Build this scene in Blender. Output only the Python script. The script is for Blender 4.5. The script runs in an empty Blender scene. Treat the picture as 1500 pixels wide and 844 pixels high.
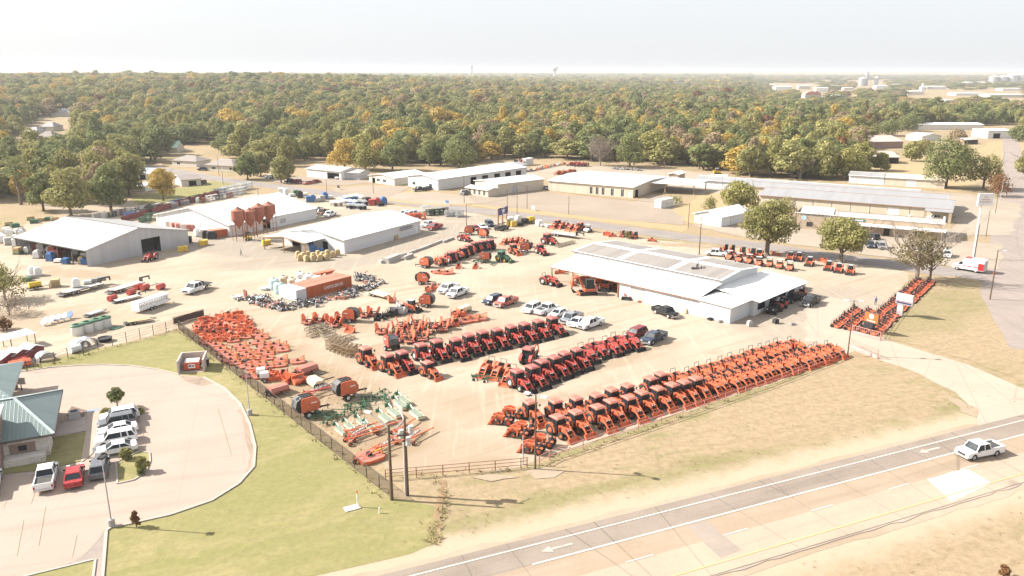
import bpy, bmesh, math, random
from mathutils import Vector, Matrix
from math import sin, cos, pi, radians as R, atan2, hypot, sqrt
random.seed(7)
S = bpy.context.scene
C = S.collection
# ---------------------------------------------------------------- camera model (drone, 46 m up, pitched down)
HC, FP, TH = 46.0, 1150.0, atan2(317.0, 1150.0)
CT, ST = cos(TH), sin(TH)
def G(px, py, z=0.0):
    """world point at height z seen at a photo pixel (1500 wide photo)"""
    u, v = px-750.0, py-422.0
    d = CT*v + ST*FP
    k = (HC-z)/d
    return Vector((u*k, (CT*FP-ST*v)*k, z))
def topz(px, yb, yt):
    b = G(px, yb); v = yt-422.0
    return HC - b.y*(CT*v+ST*FP)/(CT*FP-ST*v)
def ang(a, b): return atan2(b[1]-a[1], b[0]-a[0])
# ---------------------------------------------------------------- mesh builder
class M:
    def __init__(s): s.v=[]; s.f=[]; s.m=[]; s.mi=0
    def add(s, vs, fs):
        o=len(s.v); s.v.extend([tuple(q) for q in vs])
        for f in fs: s.f.append(tuple(i+o for i in f)); s.m.append(s.mi)
        return s
    def box(s, x0,y0,z0,x1,y1,z1, tx=0, ty=0, sx=0):
        """box; tx,ty shrink the top, sx shifts it along x"""
        v=[(x0,y0,z0),(x1,y0,z0),(x1,y1,z0),(x0,y1,z0),(x0+tx+sx,y0+ty,z1),(x1-tx+sx,y0+ty,z1),(x1-tx+sx,y1-ty,z1),(x0+tx+sx,y1-ty,z1)]
        return s.add(v,[(3,2,1,0),(4,5,6,7),(0,1,5,4),(1,2,6,5),(2,3,7,6),(3,0,4,7)])
    def cb(s,c,d,rz=0,ry=0,rx=0):
        """centred box of size d, rotated"""
        m=Matrix.Translation(c)@Matrix.Rotation(rz,4,'Z')@Matrix.Rotation(ry,4,'Y')@Matrix.Rotation(rx,4,'X')
        a,b,e=d[0]/2,d[1]/2,d[2]/2
        v=[m@Vector(q) for q in [(-a,-b,-e),(a,-b,-e),(a,b,-e),(-a,b,-e),(-a,-b,e),(a,-b,e),(a,b,e),(-a,b,e)]]
        return s.add(v,[(3,2,1,0),(4,5,6,7),(0,1,5,4),(1,2,6,5),(2,3,7,6),(3,0,4,7)])
    def cyl(s,p0,p1,r0,r1=None,n=10,cap=True):
        r1=r0 if r1 is None else r1
        p0,p1=Vector(p0),Vector(p1); d=(p1-p0)
        if d.length<1e-6: return s
        d.normalize(); a=d.orthogonal().normalized(); b=d.cross(a)
        vs=[]
        for p,r in ((p0,r0),(p1,r1)):
            for i in range(n):
                t=2*pi*i/n; vs.append(p+a*(r*cos(t))+b*(r*sin(t)))
        fs=[(i,(i+1)%n,n+(i+1)%n,n+i) for i in range(n)]
        if cap: fs+= [tuple(range(n-1,-1,-1)),tuple(range(n,2*n))]
        return s.add(vs,fs)
    def tube(s,pts,r,n=5):
        for a,b in zip(pts,pts[1:]): s.cyl(a,b,r,None,n)
        return s
    def bar(s,a,b,w,h):
        """square bar from a to b"""
        a,b=Vector(a),Vector(b); d=b-a; L=d.length
        if L<1e-6: return s
        q=d.to_track_quat('X','Z').to_matrix().to_4x4(); m=Matrix.Translation((a+b)/2)@q
        x,y,z=L/2,w/2,h/2
        v=[m@Vector(t) for t in [(-x,-y,-z),(x,-y,-z),(x,y,-z),(-x,y,-z),(-x,-y,z),(x,-y,z),(x,y,z),(-x,y,z)]]
        return s.add(v,[(3,2,1,0),(4,5,6,7),(0,1,5,4),(1,2,6,5),(2,3,7,6),(3,0,4,7)])
    def ext(s,prof,y0,y1,ax='y'):
        """extrude an xz profile along y (or a yz profile along x, or xy along z)"""
        n=len(prof)
        mk={'y':lambda a,b,t:(a,t,b),'x':lambda a,b,t:(t,a,b),'z':lambda a,b,t:(a,b,t)}[ax]
        vs=[mk(a,b,y0) for a,b in prof]+[mk(a,b,y1) for a,b in prof]
        fs=[(i,(i+1)%n,n+(i+1)%n,n+i) for i in range(n)]+[tuple(range(n-1,-1,-1)),tuple(range(n,2*n))]
        return s.add(vs,fs)
    def lathe(s,prof,c=(0,0,0),n=14,ax='z',cap=False):
        vs=[];k=len(prof)
        for i in range(n):
            t=2*pi*i/n
            for r,h in prof:
                q=(r*cos(t),r*sin(t),h) if ax=='z' else (r*cos(t),h,r*sin(t))
                vs.append((q[0]+c[0],q[1]+c[1],q[2]+c[2]))
        fs=[]
        for i in range(n):
            j=(i+1)%n
            for a in range(k-1): fs.append((i*k+a,j*k+a,j*k+a+1,i*k+a+1))
        return s.add(vs,fs)
    def poly(s,pts): return s.add(pts,[tuple(range(len(pts)))])
    def mesh(s,name,mats,smooth=False):
        me=bpy.data.meshes.new(name); me.from_pydata(s.v,[],s.f)
        for m in (mats if isinstance(mats,(list,tuple)) else [mats]): me.materials.append(m)
        if s.mi or any(s.m): me.polygons.foreach_set('material_index',s.m)
        bm=bmesh.new(); bm.from_mesh(me); bmesh.ops.recalc_face_normals(bm,faces=bm.faces); bm.to_mesh(me); bm.free()
        if smooth: me.polygons.foreach_set('use_smooth',[True]*len(me.polygons))
        me.update(); return me
    def obj(s,name,mats,parent=None,smooth=False,loc=None,rz=0):
        o=bpy.data.objects.new(name,s.mesh(name,mats,smooth)); C.objects.link(o)
        if parent: o.parent=parent
        if loc is not None: o.location=loc
        o.rotation_euler[2]=rz
        return o
def tag(o,label=None,cat=None,group=None,kind=None):
    for k,v in (('label',label),('category',cat),('group',group),('kind',kind)):
        if v: o[k]=v
    return o
def thing(name,label,cat,loc=(0,0,0),rz=0,group=None):
    o=bpy.data.objects.new(name,None); C.objects.link(o); o.location=loc; o.rotation_euler[2]=rz
    o.empty_display_size=.5
    return tag(o,label,cat,group)
KIDS={}
def dup(r,loc,rz=0,label=None,group=None,scale=None,swap=None):
    """copy a thing with its parts and sub-parts; swap maps materials to other ones"""
    def cp(o,par):
        c=o.copy(); C.objects.link(c)
        if par is not None: c.parent=par; c.matrix_parent_inverse=o.matrix_parent_inverse.copy()
        if swap and o.type=='MESH':
            key=(o.data.name,swap[0])
            if key not in KIDS:
                me=o.data.copy()
                for i,m in enumerate(me.materials):
                    if m.name in swap[1]: me.materials[i]=swap[1][m.name]
                KIDS[key]=me
            c.data=KIDS[key]
        for ch in list(o.children): cp(ch,c)
        return c
    c=cp(r,None); c.location=loc; c.rotation_euler=(0,0,rz)
    if scale: c.scale=(scale,)*3 if isinstance(scale,(int,float)) else scale
    if label: c['label']=label
    if group: c['group']=group
    return c
USED={}
def place(proto,loc,rz,label,group=None,scale=None,swap=None):
    """first call moves the prototype itself when it needs no recolouring, later ones copy it"""
    loc=(loc[0],loc[1],loc[2] if len(loc)>2 else 0)
    if proto.name not in USED and not swap:
        USED[proto.name]=1
        proto.location=loc; proto.rotation_euler=(0,0,rz); proto['label']=label
        if group: proto['group']=group
        if scale: proto.scale=(scale,)*3 if isinstance(scale,(int,float)) else scale
        return proto
    return dup(proto,loc,rz,label,group,scale,swap)
def drop_unused(*ps):
    for p in ps:
        if p.name not in USED:
            for o in list(p.children_recursive)+[p]: bpy.data.objects.remove(o)
_o='first second third fourth fifth sixth seventh eighth ninth tenth eleventh twelfth thirteenth fourteenth fifteenth sixteenth seventeenth eighteenth nineteenth'.split()
ORD=_o+[q for a,b in (('twentieth','twenty'),('thirtieth','thirty'),('fortieth','forty'),('fiftieth','fifty'),('sixtieth','sixty')) for q in [a]+[b+'-'+k for k in _o[:9]]]
# ---------------------------------------------------------------- materials
class N:
    """small wrapper for node trees"""
    def __init__(s,name):
        s.mat=bpy.data.materials.new(name); s.mat.use_nodes=True; s.t=s.mat.node_tree; s.n=s.t.nodes; s.l=s.t.links
        s.b=s.n['Principled BSDF']
    def new(s,ty,**kw):
        x=s.n.new(ty)
        for k,v in kw.items(): setattr(x,k,v)
        return x
    def put(s,sock,val):
        if isinstance(val,bpy.types.NodeSocket): s.l.new(val,sock)
        else: sock.default_value=val
    def pos(s): return s.new('ShaderNodeNewGeometry').outputs['Position']
    def objc(s): return s.new('ShaderNodeTexCoord').outputs['Object']
    def noise(s,vec,scale,detail=3,rough=.55,dist=0):
        x=s.new('ShaderNodeTexNoise'); s.l.new(vec,x.inputs['Vector']); x.inputs['Scale'].default_value=scale
        x.inputs['Detail'].default_value=detail; x.inputs['Roughness'].default_value=rough; x.inputs['Distortion'].default_value=dist
        return x.outputs['Fac']
    def scl(s,vec,sc,rot=0,loc=(0,0,0)):
        x=s.new('ShaderNodeMapping',vector_type='TEXTURE'); s.l.new(vec,x.inputs['Vector']); x.inputs['Scale'].default_value=tuple(1/q for q in sc); x.inputs['Rotation'].default_value=(0,0,rot); x.inputs['Location'].default_value=loc
        return x.outputs['Vector']
    def ramp(s,fac,a,b,lo=0.0,hi=1.0):
        x=s.new('ShaderNodeMapRange',interpolation_type='SMOOTHSTEP'); s.put(x.inputs['Value'],fac)
        x.inputs['From Min'].default_value=a; x.inputs['From Max'].default_value=b; x.inputs['To Min'].default_value=lo; x.inputs['To Max'].default_value=hi
        return x.outputs['Result']
    def math(s,op,a,b=0.0,c=None):
        x=s.new('ShaderNodeMath',operation=op); s.put(x.inputs[0],a); s.put(x.inputs[1],b)
        if c is not None: s.put(x.inputs[2],c)
        return x.outputs[0]
    def mix(s,fac,a,b,blend='MIX'):
        x=s.new('ShaderNodeMix',data_type='RGBA',blend_type=blend); s.put(x.inputs[0],fac)
        for k,q in ((6,a),(7,b)):
            if isinstance(q,(tuple,list)) and len(q)==3: q=(*q,1)
            s.put(x.inputs[k],q)
        return x.outputs[2]
    def out(s,col,rough=.9,bump=None,bs=.3,bd=.05,metal=0,spec=.3):
        if isinstance(col,(tuple,list)) and len(col)==3: col=(*col,1)
        s.put(s.b.inputs['Base Color'],col); s.put(s.b.inputs['Roughness'],rough); s.put(s.b.inputs['Metallic'],metal)
        s.b.inputs['Specular IOR Level'].default_value=spec
        if bump is not None:
            x=s.new('ShaderNodeBump'); x.inputs['Strength'].default_value=bs; x.inputs['Distance'].default_value=bd
            s.l.new(bump,x.inputs['Height']); s.l.new(x.outputs[0],s.b.inputs['Normal'])
        return s.mat
MATS={}
def paint(name,col,rough=.45,var=.12,metal=0,spec=.4,dirt=.15,ns=1.5):
    """painted or moulded surface: slight mottling, dust, per-object shift"""
    if name in MATS: return MATS[name]
    n=N(name); p=n.objc()
    f=n.noise(p,ns,4); c=n.mix(n.ramp(f,.3,.7),tuple(x*(1-var) for x in col),tuple(min(1,x*(1+var)) for x in col))
    rnd=n.new('ShaderNodeObjectInfo').outputs['Random']
    c=n.mix(n.math('MULTIPLY',rnd,.18),c,tuple(min(1,x*.72+.02) for x in col))
    d=n.ramp(n.noise(p,ns*3.7,5),.52,.75,0,dirt); c=n.mix(d,c,(.36,.28,.2))
    MATS[name]=n.out(c,n.math('ADD',n.math('MULTIPLY',f,.25),rough-.1),metal=metal,spec=spec)
    return MATS[name]
def sheet(name,col,seam=.3,axis=0,rough=.45,metal=0,dirt=.25,dirtcol=(.4,.33,.27),var=.06,bump=.25):
    """ribbed metal sheeting: ribs across local x or y, streaky weathering"""
    n=N(name); p=n.objc()
    x=n.new('ShaderNodeSeparateXYZ'); n.l.new(p,x.inputs[0]); a=x.outputs[axis]
    w=n.math('PINGPONG',a,seam/2); rib=n.ramp(w,.0,seam*.12,1,0)
    pan=n.new('ShaderNodeTexWhiteNoise',noise_dimensions='1D'); n.l.new(n.math('FLOOR',n.math('DIVIDE',a,seam*3)),pan.inputs['W'])
    c=n.mix(pan.outputs[0],tuple(q*(1-var) for q in col),tuple(min(1,q*(1+var)) for q in col))
    sc=(3,.25,.25) if axis==0 else (.25,3,.25)
    d=n.ramp(n.noise(n.scl(p,sc),1.2,5,.65),.45,.8,0,dirt); c=n.mix(d,c,dirtcol)
    c=n.mix(n.math('MULTIPLY',rib,.22),c,tuple(q*.45 for q in col))
    return n.out(c,rough,rib,bump,.03,metal=metal)
USE_HAZE=True; HAZE_D=1.15e-4
# ---------------------------------------------------------------- world, sun, camera
W=bpy.data.worlds.new('World'); S.world=W; W.use_nodes=True
SUN_EL=R(36); SUN_AZ=atan2(.13,-1.0)     # the sun stands to the left, a little beyond the lot
sd=Vector((cos(SUN_AZ)*cos(SUN_EL),sin(SUN_AZ)*cos(SUN_EL),sin(SUN_EL)))
wn=W.node_tree.nodes; sky=wn.new('ShaderNodeTexSky'); sky.sky_type='NISHITA'; sky.sun_disc=False
sky.sun_elevation=SUN_EL; sky.sun_rotation=pi/2-SUN_AZ; sky.air_density=.8; sky.dust_density=4; sky.ozone_density=1.2; sky.altitude=50
vl=wn.new('ShaderNodeMix'); vl.data_type='RGBA'; vl.inputs[0].default_value=.78; vl.inputs[7].default_value=(4.2,4.3,4.42,1)   # thin white veil over the blue
W.node_tree.links.new(sky.outputs[0],vl.inputs[6]); W.node_tree.links.new(vl.outputs[2],wn['Background'].inputs[0]); wn['Background'].inputs[1].default_value=.097
sl=bpy.data.lights.new('sun','SUN'); sl.energy=4.9; sl.angle=R(.53); sl.color=(1,.95,.87)
so=bpy.data.objects.new('sun',sl); C.objects.link(so); so.rotation_euler=sd.to_track_quat('Z','Y').to_euler()
cam=bpy.data.cameras.new('camera'); co=bpy.data.objects.new('camera',cam); C.objects.link(co)
co.location=(0,0,HC); co.rotation_euler=(pi/2-TH,0,0); cam.sensor_width=36; cam.lens=36*FP/1500; cam.clip_end=60000; cam.clip_start=1
S.camera=co
S.view_settings.view_transform='Standard'; S.view_settings.look='None'; S.view_settings.gamma=1; S.view_settings.exposure=1.32
S.cycles.max_bounces=5; S.cycles.diffuse_bounces=3; S.cycles.glossy_bounces=2; S.cycles.transmission_bounces=3; S.cycles.volume_bounces=0; S.cycles.transparent_max_bounces=6
S.cycles.use_adaptive_sampling=True; S.cycles.adaptive_threshold=.02; S.cycles.use_denoising=True
# ---------------------------------------------------------------- ground
def hill(x,y):
    """low wooded rise beyond the houses on the left"""
    def ss(a,b,t):
        t=min(1,max(0,(t-a)/(b-a))); return t*t*(3-2*t)
    r=hypot(x,y); az=atan2(x,y)
    h=ss(420,1500,r)*(26*ss(.25,-.35,az) if True else 0)
    return h*(1-.55*ss(1700,4200,r))+ss(2500,7000,r)*9
def blobs(n,p,lst,dist=5):
    """soft-edged patches: (x,y,rx,ry,rot,soft) ellipses in world metres, wobbled by noise"""
    wob=n.new('ShaderNodeTexNoise'); n.l.new(p,wob.inputs['Vector']); wob.inputs['Scale'].default_value=.13; wob.inputs['Detail'].default_value=5
    va=n.new('ShaderNodeVectorMath',operation='MULTIPLY_ADD'); n.l.new(wob.outputs['Color'],va.inputs[0]); va.inputs[1].default_value=(dist*2,)*3
    sub=n.new('ShaderNodeVectorMath',operation='SUBTRACT'); n.l.new(p,sub.inputs[0]); sub.inputs[1].default_value=(dist,)*3
    n.l.new(sub.outputs[0],va.inputs[2]); q=va.outputs[0]; acc=None
    for (x,y,rx,ry,rot,k) in lst:
        m=n.new('ShaderNodeMapping',vector_type='TEXTURE'); n.l.new(q,m.inputs['Vector'])
        m.inputs['Location'].default_value=(x,y,0); m.inputs['Rotation'].default_value=(0,0,rot); m.inputs['Scale'].default_value=(rx,ry,1000)
        L=n.new('ShaderNodeVectorMath',operation='LENGTH'); n.l.new(m.outputs[0],L.inputs[0])
        r=n.ramp(L.outputs['Value'],1.0,.45,0,k)
        acc=r if acc is None else n.math('MAXIMUM',acc,r)
    return acc
HD=Vector((.917,.397,0)).normalized(); HN=Vector((HD.y,-HD.x,0)); H0=G(609.7,843)
def hw(s,t,z=0): q=H0+HD*s+HN*t; return Vector((q.x,q.y,z))   # along the highway, across it towards the camera
def hwp(px,py):
    q=G(px,py)-H0; return q.dot(HD),q.dot(HN)
def gp(px,py,rx,ry,rot=0,k=1.0):
    q=G(px,py); return (q.x,q.y,rx,ry,rot,k)
# grass
def grassmat(name,dry,green,mid,lst,bias=.5,mow=None,wild=1.0,hwy=False):
    n=N(name); p=n.pos()
    big=n.noise(p,.035,5,.6); fine=n.noise(p,1.1,6,.75); med=n.noise(n.scl(p,(1,2.2,1),.41),.16,5,.65,.6)
    f=n.math('ADD',n.math('MULTIPLY',big,.5),n.math('MULTIPLY',med,.5))
    c=n.mix(n.ramp(f,bias-.09,bias+.09),green,dry)
    if lst:
        c=n.mix(blobs(n,p,lst),c,green)
    c=n.mix(n.ramp(n.noise(p,.5,6,.7),.48,.72,0,.55*wild),c,mid)
    if mow is not None:
        s=n.noise(n.scl(p,(.02,1.3,1),mow),1.0,3,.5); c=n.mix(n.ramp(s,.42,.62,0,.35),c,tuple(q*.8 for q in dry))
    c=n.mix(n.ramp(fine,.3,.75,0,.42),c,tuple(q*.45 for q in mid))
    c=n.mix(n.ramp(n.noise(p,3.5,4,.8),.55,.8,0,.3),c,tuple(min(1,q*1.35) for q in dry))
    if hwy:   # sand and gravel thrown onto the verges of the highway
        sb=n.new('ShaderNodeVectorMath',operation='SUBTRACT'); n.l.new(p,sb.inputs[0]); sb.inputs[1].default_value=H0
        dt=n.new('ShaderNodeVectorMath',operation='DOT_PRODUCT'); n.l.new(sb.outputs[0],dt.inputs[0]); dt.inputs[1].default_value=HN
        tt=n.math('ADD',dt.outputs['Value'],n.math('MULTIPLY',n.math('SUBTRACT',n.noise(p,.35,5,.7),.5),5.0))
        k=n.math('MULTIPLY',n.ramp(tt,-7,-3),n.ramp(tt,17,12.5)); c=n.mix(k,c,(.36,.29,.21))
    return n.out(c,.95,fine,.5,.12,spec=.1)
HA=atan2(HD.y,HD.x)
m_ground=grassmat('dry_grass',(0.335,0.255,0.162),(0.205,0.194,0.086),(0.235,0.168,0.097),[gp(1100,560,30,1.5,.6,.7),gp(1300,640,40,3,HA,.6),gp(900,720,40,3,HA,.7),gp(800,745,25,2.5,HA,.8),gp(1340,470,25,9,.5,.5),gp(700,780,14,4,HA,.7),gp(1400,440,16,8,.3,.45),gp(1020,600,42,1.6,.61,.8),gp(720,770,8,5,HA,.5),gp(1420,600,8,2,.2,.8)],.42,HA,1.0,True)
xs=[-9000,-5000,-3000,-2000,-1400,-1000,-700,-500,-350]+list(range(-250,251,25))+[350,500,700,1000,1400,2000,3000,5000,9000]
ys=[-200,-60,0,30]+list(range(60,421,20))+[450,500,560,640,740,860,1000,1150,1300,1500,1700,2000,2300,2700,3200,3800,4600,5600,7000,9000,13000,20000,32000]
g=M(); nx=len(xs)
gv=[]
for y in ys:
    for x in xs:
        xx=x*max(1,y/900.) if abs(x)>250 else x
        gv.append((xx,y,hill(xx,y)))
g.add(gv,[(j*nx+i,j*nx+i+1,(j+1)*nx+i+1,(j+1)*nx+i) for j in range(len(ys)-1) for i in range(nx-1)])
tag(g.obj('ground',m_ground),kind='structure')
# sheets with slightly ragged outlines
def rag(pts,step=2.0,amp=.35,closed=True):
    out=[]; n=len(pts)
    for i in range(n if closed else n-1):
        a,b=Vector(pts[i]),Vector(pts[(i+1)%n]); L=(b-a).length; k=max(1,int(L/step)); t=Vector((-(b-a).y,(b-a).x,0)); t.normalize()
        for j in range(k):
            o=random.gauss(0,amp) if (j or amp>.6) else 0
            q=a.lerp(b,j/k)+t*o; out.append((q.x,q.y,a.z))
    return out
ZS={59,60,61,89,90,91}
def flat(name,pts,z,mat,amp=0,step=2.0,kind='structure',uniq=True):
    while uniq and round(z*1000) in ZS: z+=.004
    if uniq: ZS.update((round(z*1000)-1,round(z*1000),round(z*1000)+1))
    P=[Vector((p[0],p[1],z)) for p in pts]
    if amp: P=[Vector(p) for p in rag(P,step,amp)]
    bm=bmesh.new(); vs=[bm.verts.new((p[0],p[1],z)) for p in P]
    f=bm.faces.new(vs); bm.normal_update()
    if f.normal.z<0: f.normal_flip()
    bmesh.ops.triangulate(bm,faces=[f]); me=bpy.data.meshes.new(name); bm.to_mesh(me); bm.free(); me.materials.append(mat)
    o=bpy.data.objects.new(name,me); C.objects.link(o)
    return tag(o,kind=kind) if kind else o
def pxl(s): 
    q=s.split(); return [G(float(q[i]),float(q[i+1])) for i in range(0,len(q),2)]
def sandmat(name,a,b,dark,lst=None,paved=(.40,.345,.28),tracks=.5,rot=.5,dl=None,fine=.45):
    n=N(name); p=n.pos()
    c=n.mix(n.ramp(n.noise(p,.045,5,.6),.36,.64),a,b)
    if lst: c=n.mix(blobs(n,p,lst,6),c,paved)
    if dl: c=n.mix(blobs(n,p,dl,4),c,dark)
    s=n.noise(n.scl(p,(.04,.6,1),rot),1,5,.62,.8); c=n.mix(n.ramp(s,.5,.72,0,tracks),c,dark)
    s2=n.noise(n.scl(p,(.05,.8,1),rot+1.0),1,5,.62,1.2); c=n.mix(n.ramp(s2,.52,.7,0,tracks*.8),c,tuple(min(1,q*1.18) for q in a))
    c=n.mix(n.ramp(n.noise(p,.8,6,.75),.5,.78,0,fine),c,dark)
    f=n.noise(p,2.2,5,.75); c=n.mix(n.ramp(f,.35,.7,0,.22),c,tuple(q*.7 for q in a))
    return n.out(c,.95,f,.35,.06,spec=.1)
m_sand=sandmat('sandy_yard',(0.380,0.317,0.246),(0.334,0.270,0.204),(0.244,0.172,0.104),
   [gp(360,362,34,15,-.5),gp(420,385,26,9,.2,.85),gp(600,360,38,7,1.0,.9),gp(520,385,18,7,.6,.9),gp(655,335,26,15,.4,.9),gp(710,320,22,9,0,.9),gp(1180,450,30,16,.7,.75),gp(1190,480,26,10,.7,.6),gp(500,315,40,14,.3,.5)],
   (0.268,0.232,0.192),.55,.61,[gp(700,520,12,4,.6,.5),gp(880,535,16,3,.6,.5),gp(1000,360,16,3,-.2,.7),gp(560,640,12,9,.3,.8),gp(660,600,12,10,.5,.3),gp(60,470,25,12,.2,.35),gp(110,400,26,4,-.4,.5),gp(760,600,24,2,.6,.4),gp(330,510,24,15,-.7,.8),gp(430,560,22,13,-.7,.85),gp(500,630,16,10,-.7,.85),gp(620,500,22,6,.6,.5),gp(500,480,16,8,.6,.5),gp(690,370,24,8,.9,.4),gp(690,505,34,3,.61,.5),gp(840,545,34,3,.61,.5),gp(640,700,14,6,.4,.6),gp(1000,575,50,4,.61,.5),gp(640,660,14,8,.2,.4)])
flat('sandy_yard',pxl('0 345 60 318 200 306 330 284 470 286 560 300 690 312 800 330 960 352 1150 372 1285 390 1340 402 1322 425 1262 492 1240 520 1100 571 960 618 800 668 768 683 640 691 578 694 262 482 200 498 130 512 60 530 0 538 -160 560 -260 470 -200 380'),.02,m_sand,.5,3)
# street past the yard, side road on the right
def asphalt(name,a,b,crack=.4,rot=0,stain=.35):
    n=N(name); p=n.pos()
    c=n.mix(n.ramp(n.noise(p,.12,6,.65),.35,.66),a,b)
    s=n.noise(n.scl(p,(.03,.55,1),rot),1,4,.6,.4); c=n.mix(n.ramp(s,.48,.68,0,stain),c,tuple(q*.72 for q in a))
    w=n.new('ShaderNodeTexVoronoi',feature='DISTANCE_TO_EDGE'); n.l.new(n.scl(p,(.115,.022,1),rot),w.inputs['Vector']); w.inputs['Scale'].default_value=1
    c=n.mix(n.ramp(w.outputs[0],.0,.009,crack,0),c,tuple(q*.45 for q in a))
    f=n.noise(p,4,4,.8); c=n.mix(n.ramp(f,.4,.75,0,.25),c,tuple(min(1,q*1.4) for q in b))
    return n.out(c,.9,f,.2,.02,spec=.2)
m_street=asphalt('street_asphalt',(0.207,0.181,0.168),(0.242,0.212,0.194),.25,.2)
def strip(name,ctr,w,z,mat,amp=.15,kind='structure'):
    L=[];Rr=[]
    for i,p in enumerate(ctr):
        a=ctr[max(0,i-1)]; b=ctr[min(len(ctr)-1,i+1)]; d=(b-a); d.z=0; d.normalize(); t=Vector((-d.y,d.x,0))
        ww=w[i] if isinstance(w,list) else w
        L.append(p+t*ww/2); Rr.append(p-t*ww/2)
    return flat(name,L+Rr[::-1],z,mat,amp,3,kind)
STREET=pxl('120 228 250 250 330 264 403 273 483 283 577 294 620 300 748 314 880 331 1000 347 1110 360 1200 374 1320 389 1400 400 1475 412')
strip('street',STREET,[9]*12+[10,11,12],.034,m_street)
m_side=asphalt('side_road_asphalt',(0.240,0.200,0.176),(0.272,0.224,0.196),.3,1.5)
strip('side_road',pxl('1478 190 1488 260 1486 330 1490 390 1510 440 1560 520'),[9,10,11,14,18,16],.046,m_side)
# highway
m_hw=asphalt('highway_asphalt',(.205,.168,.137),(.245,.203,.168),.7,HA,.5)
m_hw2=asphalt('highway_tan_lane',(0.280,0.213,0.151),(0.310,0.242,0.179),.6,HA,.45)
m_hw3=asphalt('highway_concrete_lane',(0.332,0.260,0.200),(0.360,0.288,0.220),.6,HA,.35)
m_shoulder=sandmat('gravel_shoulder',(0.353,0.285,0.217),(0.302,0.238,0.171),(0.227,0.164,0.101),None,rot=HA,tracks=.3)
m_pave=asphalt('concrete_paving',(0.328,0.264,0.216),(0.360,0.292,0.236),.25,.7,.25)
def hstrip(name,t0,t1,z,mat,s0=-60,s1=400,amp=0): return flat(name,[hw(s0,t0),hw(s1,t0),hw(s1,t1),hw(s0,t1)],z,mat,amp,2.5,uniq=amp>0)
hstrip('road_shoulder',-2.1,12.4,.018,m_shoulder,amp=.16)
hstrip('highway_outer_lane',-1.3,2.95,.06,m_hw)
hstrip('highway_middle_lane',2.95,6.25,.06,m_hw2)
hstrip('highway_inner_lane',6.25,11.2,.06,m_hw3)
m_white=paint('road_paint_white',(.47,.44,.40),.7,.06,dirt=.3); m_yel=paint('road_paint_yellow',(.50,.38,.18),.7,.08,dirt=.3)
def mark(name,quads,mat,z=.09):
    m=M()
    for q in quads: m.poly([(p.x,p.y,z) for p in q])
    return tag(m.obj(name,mat),kind='structure')
mark('road_edge_line',[[hw(-60,-.1),hw(400,-.1),hw(400,.1),hw(-60,.1)]],m_white)
s1,_=hwp(781,829.8)
mark('road_solid_line',[[hw(s1,2.8),hw(400,2.8),hw(400,3.05),hw(s1,3.05)]],m_white)
sA,_=hwp(1184.8,748); ds=11.6
mark('road_dashes',[[hw(sA+k*ds,6.12),hw(sA+k*ds+3.2,6.12),hw(sA+k*ds+3.2,6.3),hw(sA+k*ds,6.3)] for k in range(-6,20)],m_white)
mark('road_yellow_line',[[hw(-60,9.75),hw(400,9.75),hw(400,9.92),hw(-60,9.92)]],m_yel)
def arrow(px,py):
    s,t=hwp(px,py); P=[(-1.9,0),(-.7,-.55),(-.7,-.18),(1.7,-.18),(1.7,.18),(-.7,.18),(-.7,.55)]
    return [hw(s+a,t+b) for a,b in P]
mark('lane_arrow',[arrow(817,803)],paint('arrow_paint',(.36,.32,.28),.7,.1,dirt=.4)); mark('lane_arrow',[arrow(1362,660)],MATS['arrow_paint'])
flat('concrete_patch',pxl('1358 702.7 1417.6 688.2 1452.3 708.4 1393 735'),.066,paint('new_concrete',(0.528,0.488,0.440),.8,.04,dirt=.1),.12,2)
flat('concrete_patch',pxl('1005 770 1035 763 1086 806 1056 818'),.066,asphalt('patch_asphalt',(0.256,0.212,0.180),(0.288,0.240,0.200),.2,HA),.1,2)
rb=random.Random(3); sx=[-40+i*1.5 for i in range(190)]
flat('broken_edge',[hw(s,11.3) for s in sx]+[hw(s,11.5+rb.uniform(-.15,.22)*(1+.5*sin(s*.3))) for s in sx[::-1]],.064,asphalt('old_asphalt',(0.270,0.223,0.189),(0.338,0.277,0.230),.2,HA))
# driveway apron on the right
m_drive=asphalt('driveway_concrete',(0.336,0.276,0.220),(0.364,0.300,0.240),.3,-.4,.15)
flat('driveway',pxl('1236 508 1300 498 1420 535 1500 570 1560 590 1560 640 1500 620 1436 632 1425 600 1400 575 1340 545 1278 524'),.026,m_drive,.12)
flat('driveway_mouth',pxl('1180 430 1240 440 1275 480 1296 499 1240 508 1180 500'),.024,m_drive,.25,1.2)
# bank parking lot with kerb
LOT=pxl('-260 620 -140 575 -40 552 30 545 75 538.5 120 535.5 150 534.5 190 536 230 541.5 262 549 298 553 330 570 352 592 366 622 374 655 372 684 350 709 310 734 250 754.5 190 768 163 773 156 778 150 850 136 850 140 820 38 845 -20 862 -300 900')
m_lot=asphalt('lot_concrete',(0.314,0.248,0.206),(0.345,0.272,0.225),.15,.3,.3)
flat('parking_lot',LOT,.024,m_lot)
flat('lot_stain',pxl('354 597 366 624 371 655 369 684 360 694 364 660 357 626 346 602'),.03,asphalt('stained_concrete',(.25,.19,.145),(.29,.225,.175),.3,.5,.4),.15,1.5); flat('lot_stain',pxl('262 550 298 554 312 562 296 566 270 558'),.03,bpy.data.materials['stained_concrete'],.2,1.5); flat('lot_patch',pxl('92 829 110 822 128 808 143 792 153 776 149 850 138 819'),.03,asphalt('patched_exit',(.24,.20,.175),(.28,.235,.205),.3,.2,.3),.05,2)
m_kerb=paint('kerb_concrete',(.37,.325,.285),.85,.08,dirt=.35)
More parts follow.
